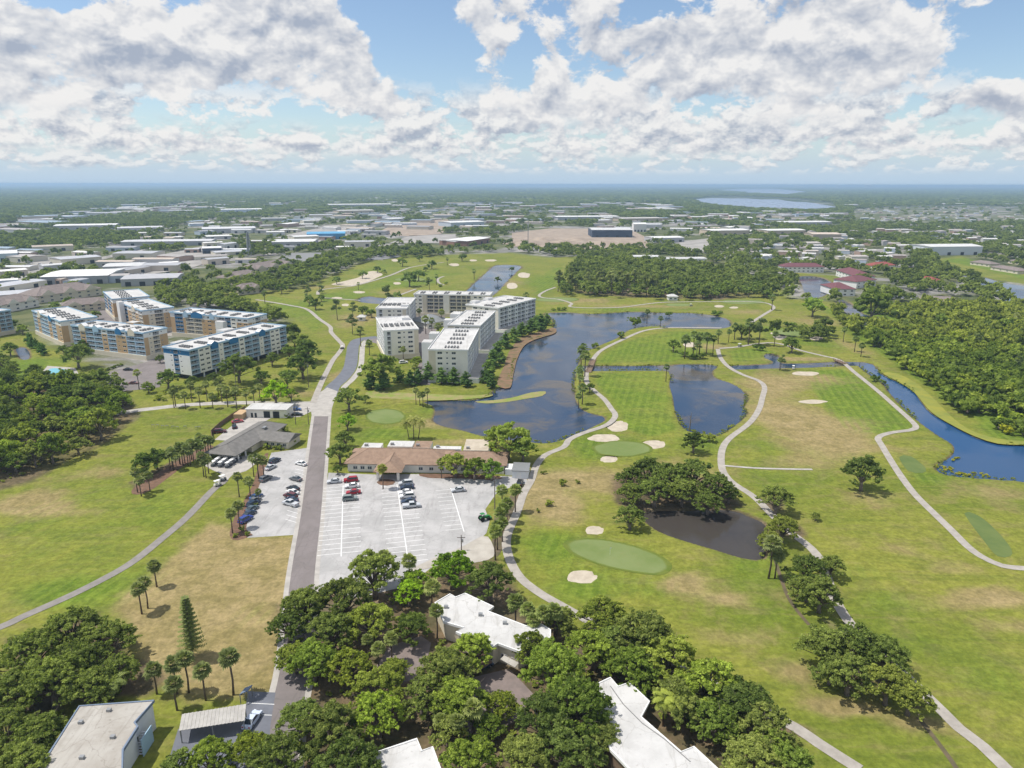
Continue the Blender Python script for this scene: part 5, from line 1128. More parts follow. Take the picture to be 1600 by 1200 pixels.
# snag in the middle pond
x, y = P(1078,671); m_ = MB(); m_.tube([(0,0,-1),(.1,0,3),(.3,.1,7.5)], [.3,.2,.06], 6)
for a, z, l in ((.3,3.5,2),(2.2,4.5,1.8),(4.0,5.2,1.4),(5.3,3.0,1.7)): m_.tube([(.15,.05,z),(.15+l*math.cos(a),.05+l*math.sin(a),z+1.4)], [.09,.02], 5)
tag(m_.build('dead_tree', M['pole'], loc=(x, y, 0)), 'bare dead tree standing at the pond edge', 'dead tree')
# ================================================================ vegetation
def soup(name, verts, quads, tint, matl, tris=None):
    """mesh from arrays: verts (n,3), quads (m,4), per-vertex tint"""
    me_ = bpy.data.meshes.new(name); verts = np.asarray(verts, np.float32)
    me_.vertices.add(len(verts)); me_.vertices.foreach_set('co', verts.ravel())
    fl = [np.asarray(quads, np.int32)] if len(quads) else []
    nt = 0 if tris is None else len(tris); nq = len(quads)
    idx = np.concatenate([np.asarray(quads, np.int32).ravel()]+([np.asarray(tris, np.int32).ravel()] if nt else []))
    me_.loops.add(len(idx)); me_.loops.foreach_set('vertex_index', idx)
    st = np.concatenate([np.arange(nq)*4, nq*4+np.arange(nt)*3]).astype(np.int32); tt = np.concatenate([np.full(nq, 4), np.full(nt, 3)]).astype(np.int32)
    me_.polygons.add(nq+nt); me_.polygons.foreach_set('loop_start', st); me_.polygons.foreach_set('loop_total', tt); me_.update(calc_edges=True)
    a = me_.attributes.new('tint', 'FLOAT', 'POINT'); a.data.foreach_set('value', np.asarray(tint, np.float32)); me_.materials.append(matl); return me_
def leaves(lobes, n, size, seed, up=.35, flat=.8, aspect=.62, shell=.3, droop=0.0):
    """leaf clumps over the outer shell of the lobes: (centre, radius) in metres"""
    g = np.random.default_rng(seed); c = np.array([l[0] for l in lobes]); r = np.array([l[1] for l in lobes]); w_ = r**2*g.uniform(.3, 1.5, len(r)); w_ /= w_.sum()
    li = g.choice(len(lobes), n, p=w_); d = g.normal(size=(n, 3)); d /= np.linalg.norm(d, axis=1)[:, None]
    low = d[:, 2] < -.25; d[low, 2] *= -g.uniform(0, 1, low.sum()); d /= np.linalg.norm(d, axis=1)[:, None]
    rr = r[li]*(1-shell*g.random(n)**1.6+.12*(g.random(n)**3))
    # bumpy shell so that clumps stand out
    bump = (.20*np.sin(d[:, 0]*7+li)*np.sin(d[:, 1]*6+li*1.7)+.10*np.sin(d[:, 2]*11+d[:, 0]*9+li))*r[li]
    p = c[li]+d*np.array((1, 1, flat))*(rr+bump)[:, None]
    nrm = d+np.array((0, 0, up))+g.normal(size=(n, 3))*.45; nrm /= np.linalg.norm(nrm, axis=1)[:, None]
    ref = g.normal(size=(n, 3)); ta = np.cross(nrm, ref); ta /= np.linalg.norm(ta, axis=1)[:, None]; tb = np.cross(nrm, ta)
    s_ = size*np.exp(g.normal(-.05, .38, n))[:, None]; a = ta*s_; b = tb*s_*aspect
    bend = nrm*s_*.18
    v = np.stack([p-a-bend, p+b*g.uniform(.6, 1.1, (n, 1)), p+a-bend, p-b*g.uniform(.6, 1.1, (n, 1))], 1).reshape(-1, 3)
    lt = g.uniform(-.36, .36, len(lobes)); t_ = np.clip(.46+lt[li]+g.normal(size=n)*.24, 0, 1)
    return v, np.arange(4*n).reshape(-1, 4), np.repeat(t_, 4)
def sub_lobes(lobes, k, seed, kr=(.20, .40)):
    """small leaf clumps riding on each big lobe"""
    g = np.random.default_rng(seed+900); out = []
    for (c, r) in lobes:
        for _ in range(k):
            d = g.normal(size=3); d /= np.linalg.norm(d); d[2] = abs(d[2])*.9+.05 if g.random() < .75 else d[2]*.6
            q_ = r*(g.uniform(.45, 1.05) if g.random() < .8 else g.uniform(1.0, 1.35)); out.append(((c[0]+d[0]*q_, c[1]+d[1]*q_, max(.5, c[2]+d[2]*q_*.8)), r*g.uniform(*kr)))
    return out
def core(lobes, k, seed):
    """lumpy inner mass of each lobe so distant crowns stay closed"""
    g = np.random.default_rng(seed); nu, nvv = 7, 4; V = []; Q = []; T = []
    for (c, r) in lobes:
        b = len(V)
        for j in range(nvv+1):
            ph = -math.pi/2+math.pi*j/nvv
            for i in range(nu):
                th = 2*math.pi*i/nu+j*.4; rr = r*k*g.uniform(.8, 1.1)
                V.append((c[0]+rr*math.cos(ph)*math.cos(th), c[1]+rr*math.cos(ph)*math.sin(th), c[2]+rr*.8*math.sin(ph))); T.append(.30)
        for j in range(nvv):
            for i in range(nu): i2 = (i+1) % nu; Q.append((b+j*nu+i, b+j*nu+i2, b+(j+1)*nu+i2, b+(j+1)*nu+i))
    return V, Q, T
def crown(name, lobes, n, size, seed, matl, corek=0.0, sub=0, **kw):
    v, q_, t_ = leaves(sub_lobes(lobes, sub, seed) if sub else lobes, n, size, seed, **kw)
    if corek:
        V, Q, T = core(lobes, corek, seed); Q = np.array(Q)+len(v); v = np.concatenate([v, V]); q_ = np.concatenate([q_, Q]); t_ = np.concatenate([t_, T])
    return soup(name, v, q_, t_, matl)
def oak_lobes(seed, n, Rc=6.0, zlo=2.0, zhi=8.3, lr=(.22, .36)):
    g = random.Random(seed); L = []; ph = g.uniform(0, 6)
    sx, sy = g.uniform(.88, 1.12), g.uniform(.88, 1.12); lean = (g.uniform(-.6, .6), g.uniform(-.6, .6))
    for k in range(n):
        f = (k+.5)/n; rad = math.sqrt(f)*.80; th = ph+k*2.39996+g.uniform(-.35, .35); rad *= g.uniform(.85, 1.15)
        z = zlo+(zhi-zlo)*(1-rad**2*.95)*g.uniform(.72, 1.08)
        r = Rc*g.uniform(*lr)*(1.05-.25*rad)
        L.append(((Rc*rad*math.cos(th)*sx+lean[0], Rc*rad*math.sin(th)*sy+lean[1], max(z, r*.8+.8)), r))
    return L
def limbs(lobes, seed, r0=.42, fork=2.2, every=1, n=7, mt='trunk'):
    g = random.Random(seed); m_ = MB(); m_.tube([(0, 0, -.1), (.08, .03, fork*.6), (0, .05, fork+.5)], [r0*1.25, r0, r0*.8], n)
    for (c, r) in lobes[::every]:
        c = Vector(c); mid = Vector((c.x*.45+g.uniform(-.4, .4), c.y*.45+g.uniform(-.4, .4), fork+(c.z-fork)*.6)); k = max(.25, min(.62, r/3.2))
        m_.tube([(0, .05, fork), mid, c], [r0*k, r0*k*.55, .05], 5, cap=False)
        for _ in range(3 if every == 1 else 1): m_.tube([mid.lerp(c, .5), c+Vector((g.gauss(0, .6), g.gauss(0, .6), g.uniform(.2, .9)))*r], [.06, .018], 3, cap=False)
    return m_.mesh('trunk', M[mt], True)
def fan_palm(seed, n, h, fr, seg, skirt=8):
    """ball of costapalmate fronds at height h"""
    g = np.random.default_rng(seed); V = []; T3 = []; T = []
    for k in range(n+skirt):
        dead = k >= n; th = 2.4*k+g.uniform(-.2, .2); el = (-.95-g.uniform(0, .35)) if dead else (1.35-2.0*(k/n)**.9+g.uniform(-.12, .12))
        d = np.array((math.cos(th)*math.cos(el), math.sin(th)*math.cos(el), math.sin(el))); side = np.array((-math.sin(th), math.cos(th), 0)); upv = np.cross(d, side)*-1
        if upv[2] < 0: upv = -upv
        st = .42*fr if not dead else .2*fr; base = np.array((0, 0, h)); hub = base+d*st; L = fr*g.uniform(.5, .68)*(.75 if dead else 1); tt = (.06 if dead else .35+.4*g.random())
        V += [tuple(base), tuple(hub+side*.03), tuple(hub-side*.03)]; T += [tt]*3; T3.append((len(V)-3, len(V)-2, len(V)-1))
        for j in range(seg):
            a = -1.5+3.0*(j+.5)/seg; dirn = d*math.cos(a)+side*math.sin(a); ll = L*(1-.25*abs(a)/1.5)*g.uniform(.85, 1.1)
            tip = hub+dirn*ll+np.array((0, 0, -.28*ll-(.05 if not dead else .3)))+upv*.05; wv_ = (side*math.cos(a)-d*math.sin(a))*ll*1.5/seg
            mid = hub+dirn*ll*.55
            V += [tuple(hub), tuple(mid+wv_), tuple(tip), tuple(mid-wv_)]; b = len(V)-4; t2 = tt+g.uniform(-.12, .12); T += [t2]*4; T3 += [(b, b+1, b+2), (b, b+2, b+3)]
    return soup('crown', V, np.zeros((0, 4), np.int32), np.clip(T, 0, 1), M['palmleaf'], T3)
def feather_palm(seed, n, h, L, seg=7):
    g = np.random.default_rng(seed); V = []; Q = []; T = []
    for k in range(n):
        th = 2.4*k+g.uniform(-.2, .2); el = 1.25-1.55*(k/n)+g.uniform(-.1, .1); pts = []; p = np.array((0, 0, h)); e = el
        for j in range(seg+1): pts.append(p.copy()); p = p+np.array((math.cos(th)*math.cos(e), math.sin(th)*math.cos(e), math.sin(e)))*L/seg; e -= (1.9 if el > 0 else 1.2)/seg
        side = np.array((-math.sin(th), math.cos(th), 0)); tt = .4+.4*g.random()
        for s_ in (-1, 1):
            for j in range(seg):
                for u in (0.0, .5):
                    a = pts[j]+(pts[j+1]-pts[j])*u; b = pts[j]+(pts[j+1]-pts[j])*(u+.34); wd = L*.20*math.sin(math.pi*min(.95, (j+u+.7)/(seg+.9)))+.05; o = side*s_*wd+np.array((0, 0, -.45*wd))+(pts[j+1]-pts[j])*.5
                    V += [tuple(a), tuple(b), tuple(b+o), tuple(a+o*.97)]; Q.append(tuple(range(len(V)-4, len(V)))); T += [tt+g.uniform(-.1, .1)]*4
    return soup('crown', V, Q, np.clip(T, 0, 1), M['palmleaf'])
def palm_trunk(h, lean=.0, r=.17):
    m_ = MB(); m_.tube([(0, 0, -.1), (lean*.3, 0, h*.4), (lean*.1, 0, h*.75), (0, 0, h)], [r*1.35, r, r, r*1.1], 7, mt) if False else m_.tube([(0, 0, -.1), (lean*.3, 0, h*.4), (lean*.1, 0, h*.75), (0, 0, h)], [r*1.35, r, r, r*1.1], 7)
    return m_.mesh('trunk', M['palmtrunk'], True)
# library: kind -> level of detail -> list of (trunk mesh, crown mesh); base crown radius in metres
LIB = {}
def lib():
    near = []
    for s_ in range(5):
        lo = oak_lobes(100+s_, 38+4*s_, lr=(.13, .26)); near.append((limbs(lo, s_, .5), crown('crown', lo, 19000, .165, s_, M['oakleaf'], corek=.40, sub=13, shell=.5)))
    mid = []
    for s_ in range(6):
        lo = oak_lobes(200+s_, 23+s_, lr=(.18, .32)); mid.append((limbs(lo, s_, .45, every=2), crown('crown', lo, 4800, .26, 40+s_, M['oakleaf'], corek=.55, sub=9, shell=.4)))
    far = []
    for s_ in range(5):
        lo = oak_lobes(300+s_, 13+s_, lr=(.24, .40)); far.append((limbs(lo, s_, .45, every=4, n=5), crown('crown', lo, 620, .60, 80+s_, M['oakleaf'], corek=.74, sub=4, shell=.3)))
    LIB['oak'] = (6.0, near, mid, far)
    pn = [(palm_trunk(6.2+.8*s_, .5*s_-.4), fan_palm(s_, 34, 6.2+.8*s_, 2.1, 9, 9)) for s_ in range(3)]
    pm = [(palm_trunk(6.0+.9*s_, .3*s_-.3), fan_palm(20+s_, 24, 6.0+.9*s_, 2.2, 5, 6)) for s_ in range(3)]
    LIB['palm'] = (2.0, pn, pm, [(palm_trunk(6.5, .2, .2), fan_palm(50+s_, 14, 6.5, 2.5, 3, 3)) for s_ in range(2)])
    fe = [(palm_trunk(7.0+s_, .4), feather_palm(s_, 20, 7.0+s_, 3.4)) for s_ in range(2)]
    LIB['feather'] = (3.0, fe, fe, fe)
    def pine(s_, n, size, ck):
        g = random.Random(500+s_); L = [((g.uniform(-1, 1), g.uniform(-1, 1), 13.6), 1.5)]
        for k in range(9): th = g.uniform(0, 6.28); z = g.uniform(7.2, 12.8); rd_ = g.uniform(1.2, 3.3)*(1.25-(z-7)/9); L.append(((rd_*math.cos(th), rd_*math.sin(th), z), g.uniform(1.1, 1.8)))
        m_ = MB(); m_.tube([(0, 0, -.1), (.1, 0, 6), (0, .1, 13)], [.3, .22, .07], 6)
        for c, r in L[1:]: m_.tube([(0, 0, c[2]-1.2), c], [.08, .03], 4, cap=False)
        return m_.mesh('trunk', M['trunk'], True), crown('crown', L, n, size, s_, M['pineleaf'], corek=ck, aspect=.3, shell=.6, flat=.7)
    LIB['pine'] = (4.0, [pine(s_, 3600, .36, 0) for s_ in range(3)], [pine(10+s_, 1500, .5, .55) for s_ in range(3)], [pine(20+s_, 420, .85, .7) for s_ in range(3)])
    def cone(s_, n, size, ck):
        g = random.Random(700+s_); L = []
        for k in range(16): f = k/15; z = 1.7+8.2*f; rr = 2.3*(1-f)**.75+.25; th = 2.4*k; L.append(((rr*.45*math.cos(th), rr*.45*math.sin(th), z), rr*.72+.15))
        m_ = MB(); m_.tube([(0, 0, -.1), (0, 0, 8.5)], [.24, .05], 6); return m_.mesh('trunk', M['trunk'], True), crown('crown', L, n, size, s_, M['coneleaf'], corek=ck, sub=4 if n > 400 else 0)
    LIB['cone'] = (2.7, [cone(s_, 2400, .3, .6) for s_ in range(2)], [cone(s_+5, 1300, .38, .65) for s_ in range(2)], [cone(9, 300, .7, .8)])
    def shrub(s_, n, size, ck):
        g = random.Random(900+s_); L = [((g.uniform(-1.7, 1.7), g.uniform(-1.7, 1.7), g.uniform(.9, 2.6)), g.uniform(.9, 1.5)) for _ in range(9)]
        m_ = MB()
        for c, r in L[::2]: m_.tube([(0, 0, -.1), (c[0]*.6, c[1]*.6, c[2]*.6), c], [.12, .07, .03], 4, cap=False)
        return m_.mesh('stem', M['trunk'], True), crown('crown', L, n, size, s_, M['shrubleaf'], corek=ck, sub=5 if n > 400 else 0, shell=.35)
    LIB['shrub'] = (3.0, [shrub(s_, 1700, .22, .6) for s_ in range(2)], [shrub(3+s_, 1000, .3, .65) for s_ in range(4)], [shrub(8+s_, 260, .6, .8) for s_ in range(3)])
    # Norfolk pine: flat whorls of drooping limbs
    V = []; Q = []; T = []; g = np.random.default_rng(3); m_ = MB(); m_.tube([(0, 0, -.1), (.05, 0, 8), (0, 0, 16.5)], [.26, .15, .03], 7)
    for k in range(24):
        z = 2.6+13.6*k/24; rr = 2.9*(1-k/25)**.8+.25
        for j in range(6):
            th = j*math.pi/3+k*.5; d = np.array((math.cos(th), math.sin(th), 0)); s2 = np.array((-math.sin(th), math.cos(th), 0)); n_ = 7
            tip = d*rr+np.array((0, 0, z+.25)); m_.tube([(0, 0, z), tuple(tip)], [.05, .02], 4, cap=False)
            for i in range(n_):
                for s_ in (-1, 1):
                    f = (i+.6)/n_; c = d*rr*f+np.array((0, 0, z+.25*f)); e = c+s2*s_*(.34+.1*rr*(1-f))+d*.22+np.array((0, 0, g.uniform(.02, .2)))
                    V += [tuple(c-d*.13), tuple(c+d*.13), tuple(e+d*.08+np.array((0, 0, .05))), tuple(e-d*.12)]; Q.append(tuple(range(len(V)-4, len(V)))); T += [.35+.3*g.random()]*4
    nf = [(m_.mesh('trunk', M['trunk'], True), soup('crown', V, Q, T, M['pineleaf']))]; LIB['norfolk'] = (2.9, nf, nf, nf)
lib()
NAMES = {'oak': ('oak_tree', 'tree'), 'palm': ('sabal_palm', 'palm'), 'feather': ('feather_palm', 'palm'), 'pine': ('pine_tree', 'tree'), 'cone': ('cypress_tree', 'tree'), 'shrub': ('bush', 'bush'), 'norfolk': ('norfolk_pine', 'tree')}
COUNT = {k: 0 for k in NAMES}; PLANTED = []
def plant(kind, x, y, r, label, group=None, col=(1, 1, 1), hs=1.0, z=0.0, lod=None):
    base, *L = LIB[kind]; dist = math.hypot(x, y); lv = lod if lod is not None else (0 if dist < 215 else (1 if dist < 520 else 2))
    v = L[lv][COUNT[kind] % len(L[lv])] if COUNT[kind] else L[lv][0]; COUNT[kind] += 1
    n_, cat = NAMES[kind]; e = empty(n_, (x, y, z), rnd.uniform(0, 6.28), label, cat, group); s_ = r/base; e.scale = (s_, s_, s_*hs)
    place('stem' if kind == 'shrub' else 'trunk', v[0], e); place('crown', v[1], e, color=col); PLANTED.append((x, y, r)); return e
ZC = {'oak': .95, 'palm': 3.2, 'feather': 2.2, 'pine': 2.6, 'cone': 1.6, 'shrub': .55, 'norfolk': 2.6}
def at_px(kind, px, py, rpx, label, group=None, col=(1, 1, 1), hs=1.0):
    """crown centre and half width as seen; the foot follows from the height of that crown"""
    r = 3.0
    for _ in range(4):
        zc = ZC[kind]*r*hs; r = rpx*depth_of(px, py, zc)/FPX
    x, y = P(px, py, ZC[kind]*r*hs); return plant(kind, x, y, r, label, group, col, hs)
LIME, DARK, OLIVE, YEL = (1.05,1.35,.6), (.75,.8,.85), (1.12,1.05,.9), (1.25,1.2,.75)
PAL = [(1,1,1), (1.15,1.12,.85), (1.02,1.12,.8), (.82,.88,.9), (1.1,1.05,1.1), (.9,1.0,.8), (1.2,1.25,.85)]
def vegetation():
    # --- oaks round the houses in front
    g1 = 'street oaks round the white roofed houses'; l1 = 'spreading live oak in the grove between the street and the houses'
    for px, py, r in ((585,893,52),(540,930,50),(478,945,44),(452,975,34),(462,1025,34),(520,985,48),(580,965,45),(490,1030,46),(545,1040,42),(430,1185,55),(520,1135,58),(590,1075,48),(470,1120,40),(592,1112,48),(700,1040,50),(742,1015,40),(660,1085,45),(720,1090,52),(545,1195,60),(618,1042,26),(330,1185,44),(275,1200,38),(390,1172,40),(785,1100,34),(762,1135,30),(740,1190,55),(700,1140,36)):
        at_px('oak', px, py, r, l1, g1, rnd.choice(PAL) if py < 1040 else rnd.choice(PAL+[YEL, YEL, (1.15,1.25,.75)]), rnd.uniform(.85, 1.1))
    g2 = 'oaks between the houses and the first fairway'; l2 = 'gnarled live oak in the belt along the first fairway'
    for px, py, r in ((870,965,36),(940,960,48),(1005,985,58),(1050,1025,58),(1105,1060,58),(1160,1095,58),(1195,1130,50),(990,1040,50),(1060,1090,50),(930,1010,50),(865,1040,58),(830,1010,36),(900,1095,62),(850,1120,55),(880,1170,62),(820,1180,48),(1120,1120,48),(1180,1190,58),(1240,1195,45),(960,1000,45),(940,1150,45)):
        at_px('oak', px, py, r, l2, g2, rnd.choice(PAL), rnd.uniform(.8, 1.05))
    for px, py, r, c, lb in ((707,885,42,LIME,'bright green round tree at the bottom of the gravel lot'),(650,905,26,(1.3,1.5,.75),'smaller bright green tree beside the round one at the lot'),(640,925,28,(1.2,1.5,.5),'lime green tree behind the white roofed house'),(768,905,44,DARK,'dark dense tree beside the cart path and white roofed house'),
        (645,978,34,(.95,1,.95),'single round tree planted in the pinkish forecourt'),(1205,1165,40,(1.35,1.4,1.1),'pale green tree at the end of the fairway oak belt')):
        at_px('oak', px, py, r, lb, None, c)
    g3 = 'oaks beside the worn roof house'; l3 = 'dense live oak on the litter beside the worn roof house'
    for px, py, r in ((45,1020,58),(110,985,55),(170,1000,45),(80,1060,58),(185,1045,38),(140,1075,45),(20,1080,50),(10,1140,50),(60,1150,52),(30,1200,58),(120,1030,50)): at_px('oak', px, py, r, l3, g3, rnd.choice([(1,1,1), (1.05,1.05,1), OLIVE if py > 1100 else (1,1,1)]), .95)
    at_px('norfolk', 297,985,20,'tall tiered Norfolk pine on the dry lawn', None, (1.0,1.05,.9))
    g4 = 'cabbage palms on the dry lawn'; l4 = 'cabbage palm on the dry lawn by the worn roof house'
    for px, py, r in ((241,884,12),(217,924,13),(227,918,12),(240,1045,15),(272,1042,16),(290,1040,16),(272,1068,16),(317,1052,16),(360,1038,18)): at_px('palm', px, py, r, l4, g4)
    for px, py, r in ((172,1068,28),(160,1062,22)): at_px('feather', px, py, r, 'feathery date palm behind the worn roof', 'date palms behind the worn roof', (1.1,1.15,.9), .55)
    for px, py, r in ((1058,1092,26),(1040,1098,22)): at_px('feather', px, py, r, 'tall bright feathery palm beside the seamed roof', 'bright palms beside the seamed roof', (1.6,1.6,.8), .9)
    g5 = 'palms among the forecourt oaks'; l5 = 'cabbage palm rising among the forecourt oaks'
    for px, py, r in ((592,1012,13),(612,1000,13),(683,962,13),(676,915,15),(690,1128,13),(715,1135,14),(740,1105,18),(640,880,14),(575,1005,10),(600,870,15)): at_px('palm', px, py, r, l5, g5, (1.15,1.15,.95))
    g6 = 'palms lining the path behind the gravel lot'; l6 = 'cabbage palm in the row between gravel lot and cart path'
    for px, py, r in ((806,768,11),(785,773,11),(793,785,11),(787,797,11),(782,808,11),(786,815,11),(778,825,12),(775,838,13),(806,938,15),(826,955,14),(850,965,14),(835,968,13),(868,958,15)): at_px('palm', px, py, r, l6, g6, (1.05,1.1,.9))
    # --- course oaks
    at_px('oak',1350,735,34,'lone dark oak on the wide fairway', None, DARK, 1.05)
    g7 = 'oaks along the dark pond and creek bed'; l7 = 'live oak in the line running from the dark pond'
    for px, py, r in ((1215,776,30),(1225,822,30),(1205,842,22),(1262,885,34),(1285,925,38),(1262,915,30),(1290,1005,44),(1345,1000,44),(1385,1020,42),(1330,1050,44),(1390,1065,44),(1425,1085,40),(1300,880,24),(1300,1045,30)): at_px('oak', px, py, r, l7, g7, rnd.choice([(1,1,1), (.9,.95,.95), OLIVE]))
    for px, py, r in ((1207,858,16),(1216,866,13)): at_px('palm', px, py, r, 'palm leaning at the corner of the dark pond', 'palms at the dark pond corner')
    at_px('oak',1276,805,9,'tiny round tree beside the bare patch by the dark pond')
    g8 = 'oaks on the mulched pond bank'; l8 = 'live oak in the grove on the mulched bank above the dark pond'
    for px, py, r in ((985,742,26),(1012,735,34),(1050,742,38),(1088,735,36),(1120,758,32),(1025,765,34),(1068,765,32),(1108,782,26),(985,768,24),(1140,770,20)): at_px('oak', px, py, r, l8, g8, rnd.choice([DARK, (.9,.95,.95), (1,1,1)]), .95)
    at_px('oak',986,805,26,'separate oak leaning at the tip of the dark pond', None, (.95,1,1)); at_px('oak',1085,688,22,'dark oak beside the middle pond', None, DARK); at_px('shrub',1108,683,12,'grey green bush at the middle pond edge')
    for px, py, r, lb in ((878,754,9,'large round bush in the rough by the club green'),(858,787,9,'upright bush in the dry rough'),(850,738,5,'small bush beside the shed path'),(903,752,5,'small pale bush in the rough'),(842,798,5,'low brown bush in the dry rough')): at_px('shrub', px, py, r, lb)
    # --- club house
    for px, py, r, c, lb in ((795,684,38,(1.1,1.15,.9),'big round tree between the clubhouse and the lake'),(818,698,26,(.9,1,.9),'lower half of the lakeside tree clump by the cart path'),(775,680,22,OLIVE,'smaller tree at the lake side of the clubhouse'),(712,723,27,(1.2,1.15,.95),'yellowish tree against the clubhouse front'),(742,729,24,(1.1,1.15,.9),'rounded tree against the clubhouse front'),(769,731,23,(.8,1,.75),'green tree at the clubhouse corner'),(531,706,22,(.9,.95,1),'dark tree at the road end of the clubhouse'),(540,684,18,(.9,.95,1),'dark tree on the lawn behind the clubhouse'),(543,658,17,LIME,'bright green round tree beside the road'),
        (545,619,26,(.9,.95,1),'wide dark tree at the road crossing'),(571,622,9,(.9,.95,1),'slim tree beside the crossing'),(528,733,10,(.9,1,.9),'low rounded tree at the lot entrance'),(596,574,34,(1,1.05,.95),'very large round tree in front of the cream condominium'),(652,564,12,(1.2,1.25,.9),'small yellow green tree in the condominium drive'),(430,612,26,(1.3,1.6,.5),'vivid lime green tree by the crossing'),(455,615,14,(1.2,1.3,.8),'green bushy tree beside the lime green one'),
        (120,553,26,(.85,.9,.95),'wide dark gazebo tree in front of the tan condominium'),(262,590,20,(.9,1,1),'spreading tree at the end of the condominium drive'),(372,572,30,(.95,1,1),'large tree in front of the white condominium'),(482,545,24,(.85,.95,.95),'dark tree above the cart path bend'),(472,568,27,(.85,.95,.95),'broad dark tree by the cart path bend'),(448,590,22,(.9,1,.95),'round tree beside the cart path'),(408,588,16,(.9,1,1),'tree between the white condominium and the path'),(1365,472,34,(1.05,1.1,.95),'pale willow leaning over the side creek'),(1272,476,20,(.95,1.1,.8),'round dark tree at the corner of the brush'),(1150,580,1,(1,1,1),'')):
        if lb: at_px('oak', px, py, r, lb, None, c)
    at_px('palm',690,724,8,'palm by the clubhouse wall', None, (1.2,1.2,.9)); at_px('palm',598,738,9,'palm on the round mulch island', None, (1.3,1.2,.8)); at_px('shrub',646,731,6,'round green bush by the clubhouse door', None, LIME)
    b_ = np.array(P(647,686))
    for dx, h_, lb in ((-3.2,.95,'leaning palm of the trio on the putting lawn'),(0,1.0,'middle palm of the trio on the putting lawn'),(3.2,1.05,'outer palm of the trio on the putting lawn')):
        e = plant('feather', b_[0]+dx*.55, b_[1], 2.6, lb, None, (1.15,1.05,.8), h_*1.15)
        e.rotation_euler = (0, R(dx*3), 0)
    g9 = 'conical trees at the end of the cream condominium'
    for px, py, r in ((641,592,11),(654,590,11),(671,583,14),(690,589,12),(709,589,12),(728,594,11),(600,596,14),(580,596,12),(625,588,10)): at_px('cone', px, py, r, 'conical green tree in the row at the condominium end', g9, (1.1,1.15,1), .62)
    g10 = 'trees between the lakeside condominiums and the mulch'; 
    for px, py, r in ((765,578,14),(770,562,13),(778,548,13),(790,533,12),(768,597,11),(803,524,11),(816,516,11),(830,511,12),(845,505,13),(855,500,9),(785,560,9),(762,590,10),(838,503,9)): at_px('cone', px, py, r*.95, 'green tree along the mulched lake bank', g10, rnd.choice([(1.0,1.05,.9), (1.3,1.3,1), (.9,1,.9)]), .6)
    # --- driving range
    g11 = 'trees in the mulch strip of the driving range'
    for px, py, r in ((228,722,22),(244,715,20),(222,740,12)): at_px('oak', px, py, r, 'dark round tree at the end of the driving range strip', g11, (.85,.95,.95), 1.1)
    for k in range(20):
        f = k/19; at_px('palm', 262+66*f+rnd.uniform(-3, 3), 712-26*f+rnd.uniform(-5, 5), 8, 'cabbage palm in the dense driving range strip', 'palms in the driving range strip', (1,1.05,1))
    for px, py, r in ((212,744,9),(218,750,9),(232,745,8),(316,719,9),(324,717,8),(320,724,8)): at_px('palm', px, py, r, 'palm standing apart beside the driving range strip', 'palms beside the driving range strip')
    for px, py, r in ((372,751,9),(389,750,9),(361,805,10),(373,797,10),(402,716,11),(411,722,9),(395,722,8),(404,768,6)): at_px('palm', px, py, r, 'cabbage palm in the mulch bed of the angled lot', 'palms in the mulch bed of the angled lot')
    for px, py, r in ((378,828,7),(368,838,6),(386,835,6),(398,790,6),(380,790,5),(392,757,5),(447,672,8),(440,700,6),(455,692,7),(418,697,8),(432,700,6),(450,650,6)): at_px('shrub', px, py, r, 'low shrub in the planted beds round the pro shop', 'shrubs round the pro shop', (.8,.85,.8))
    for px, py, r in ((288,619,7),(311,617,7),(331,618,7),(354,612,8),(368,616,8),(384,614,7),(272,612,8),(298,607,7),(345,605,8),(396,612,7),(322,606,7),(405,604,7),(340,600,7),(270,617,7)): at_px('palm', px, py, r, 'cabbage palm in the row along the side road', 'palms along the side road')
    # --- lake shore palms
    for px, py, r in ((912,540,7),(909,548,8),(915,560,9),(907,574,7),(906,582,7),(908,594,7),(911,604,9),(922,604,10),(905,620,6),(1012,490,5),(1033,496,5)): at_px('palm' if r < 10 else 'oak', px, py, r, 'shore tree beside the lake path and bridge', 'shore trees beside the lake path', (.9,1,.95))
    for px, py, r in ((993,502,12),(930,540,8),(971,523,9),(1046,490,6),(1126,487,5),(875,482,5),(883,482,5),(865,483,4)): at_px('shrub', px, py, r, 'round bush on the bank of the big lake', 'bushes on the lake bank', (.75,.85,.8))
    for px, py, r, k in ((1053,537,13,'oak'),(1072,532,9,'palm'),(1085,528,8,'palm'),(1095,524,9,'palm'),(1106,528,9,'palm'),(1116,533,7,'palm'),(1090,540,8,'pine'),(1124,518,6,'palm'),(1140,519,5,'palm'),(1160,515,15,'oak'),(1172,510,9,'palm'),(1150,508,7,'palm'),(1189,508,12,'pine'),(1212,522,6,'palm'),(1239,536,16,'oak'),(1222,560,7,'pine'),(1042,577,6,'palm'),(1348,538,6,'palm'),(1338,530,6,'palm'),(1320,518,5,'palm'),(1208,465,6,'palm'),(1220,563,5,'palm')): at_px(k, px, py, r, {'oak': 'rounded tree in the copse between the ponds', 'palm': 'cabbage palm in the copse between the ponds', 'pine': 'slender pine in the copse between the ponds'}[k], {'oak': 'rounded trees between the ponds', 'palm': 'palms between the ponds', 'pine': 'pines between the ponds'}[k], (.9,1,.95))
    for px, py, r in ((1186,542,9),(1068,552,9),(1085,557,8),(1215,507,6),(1232,506,8),(1241,506,6),(1120,488,7),(1098,556,7),(1368,590,9),(1380,595,6)): at_px('shrub', px, py, r, 'dark bush beside the ponds of the middle holes', 'bushes of the middle holes', (.65,.8,.75))
    for k, (px, py) in enumerate(((668,619),(656,620),(661,622),(650,618))): at_px('palm', px, py-4, 6, 'palm on the reedy bank behind the putting lawn', 'palms on the reedy bank')
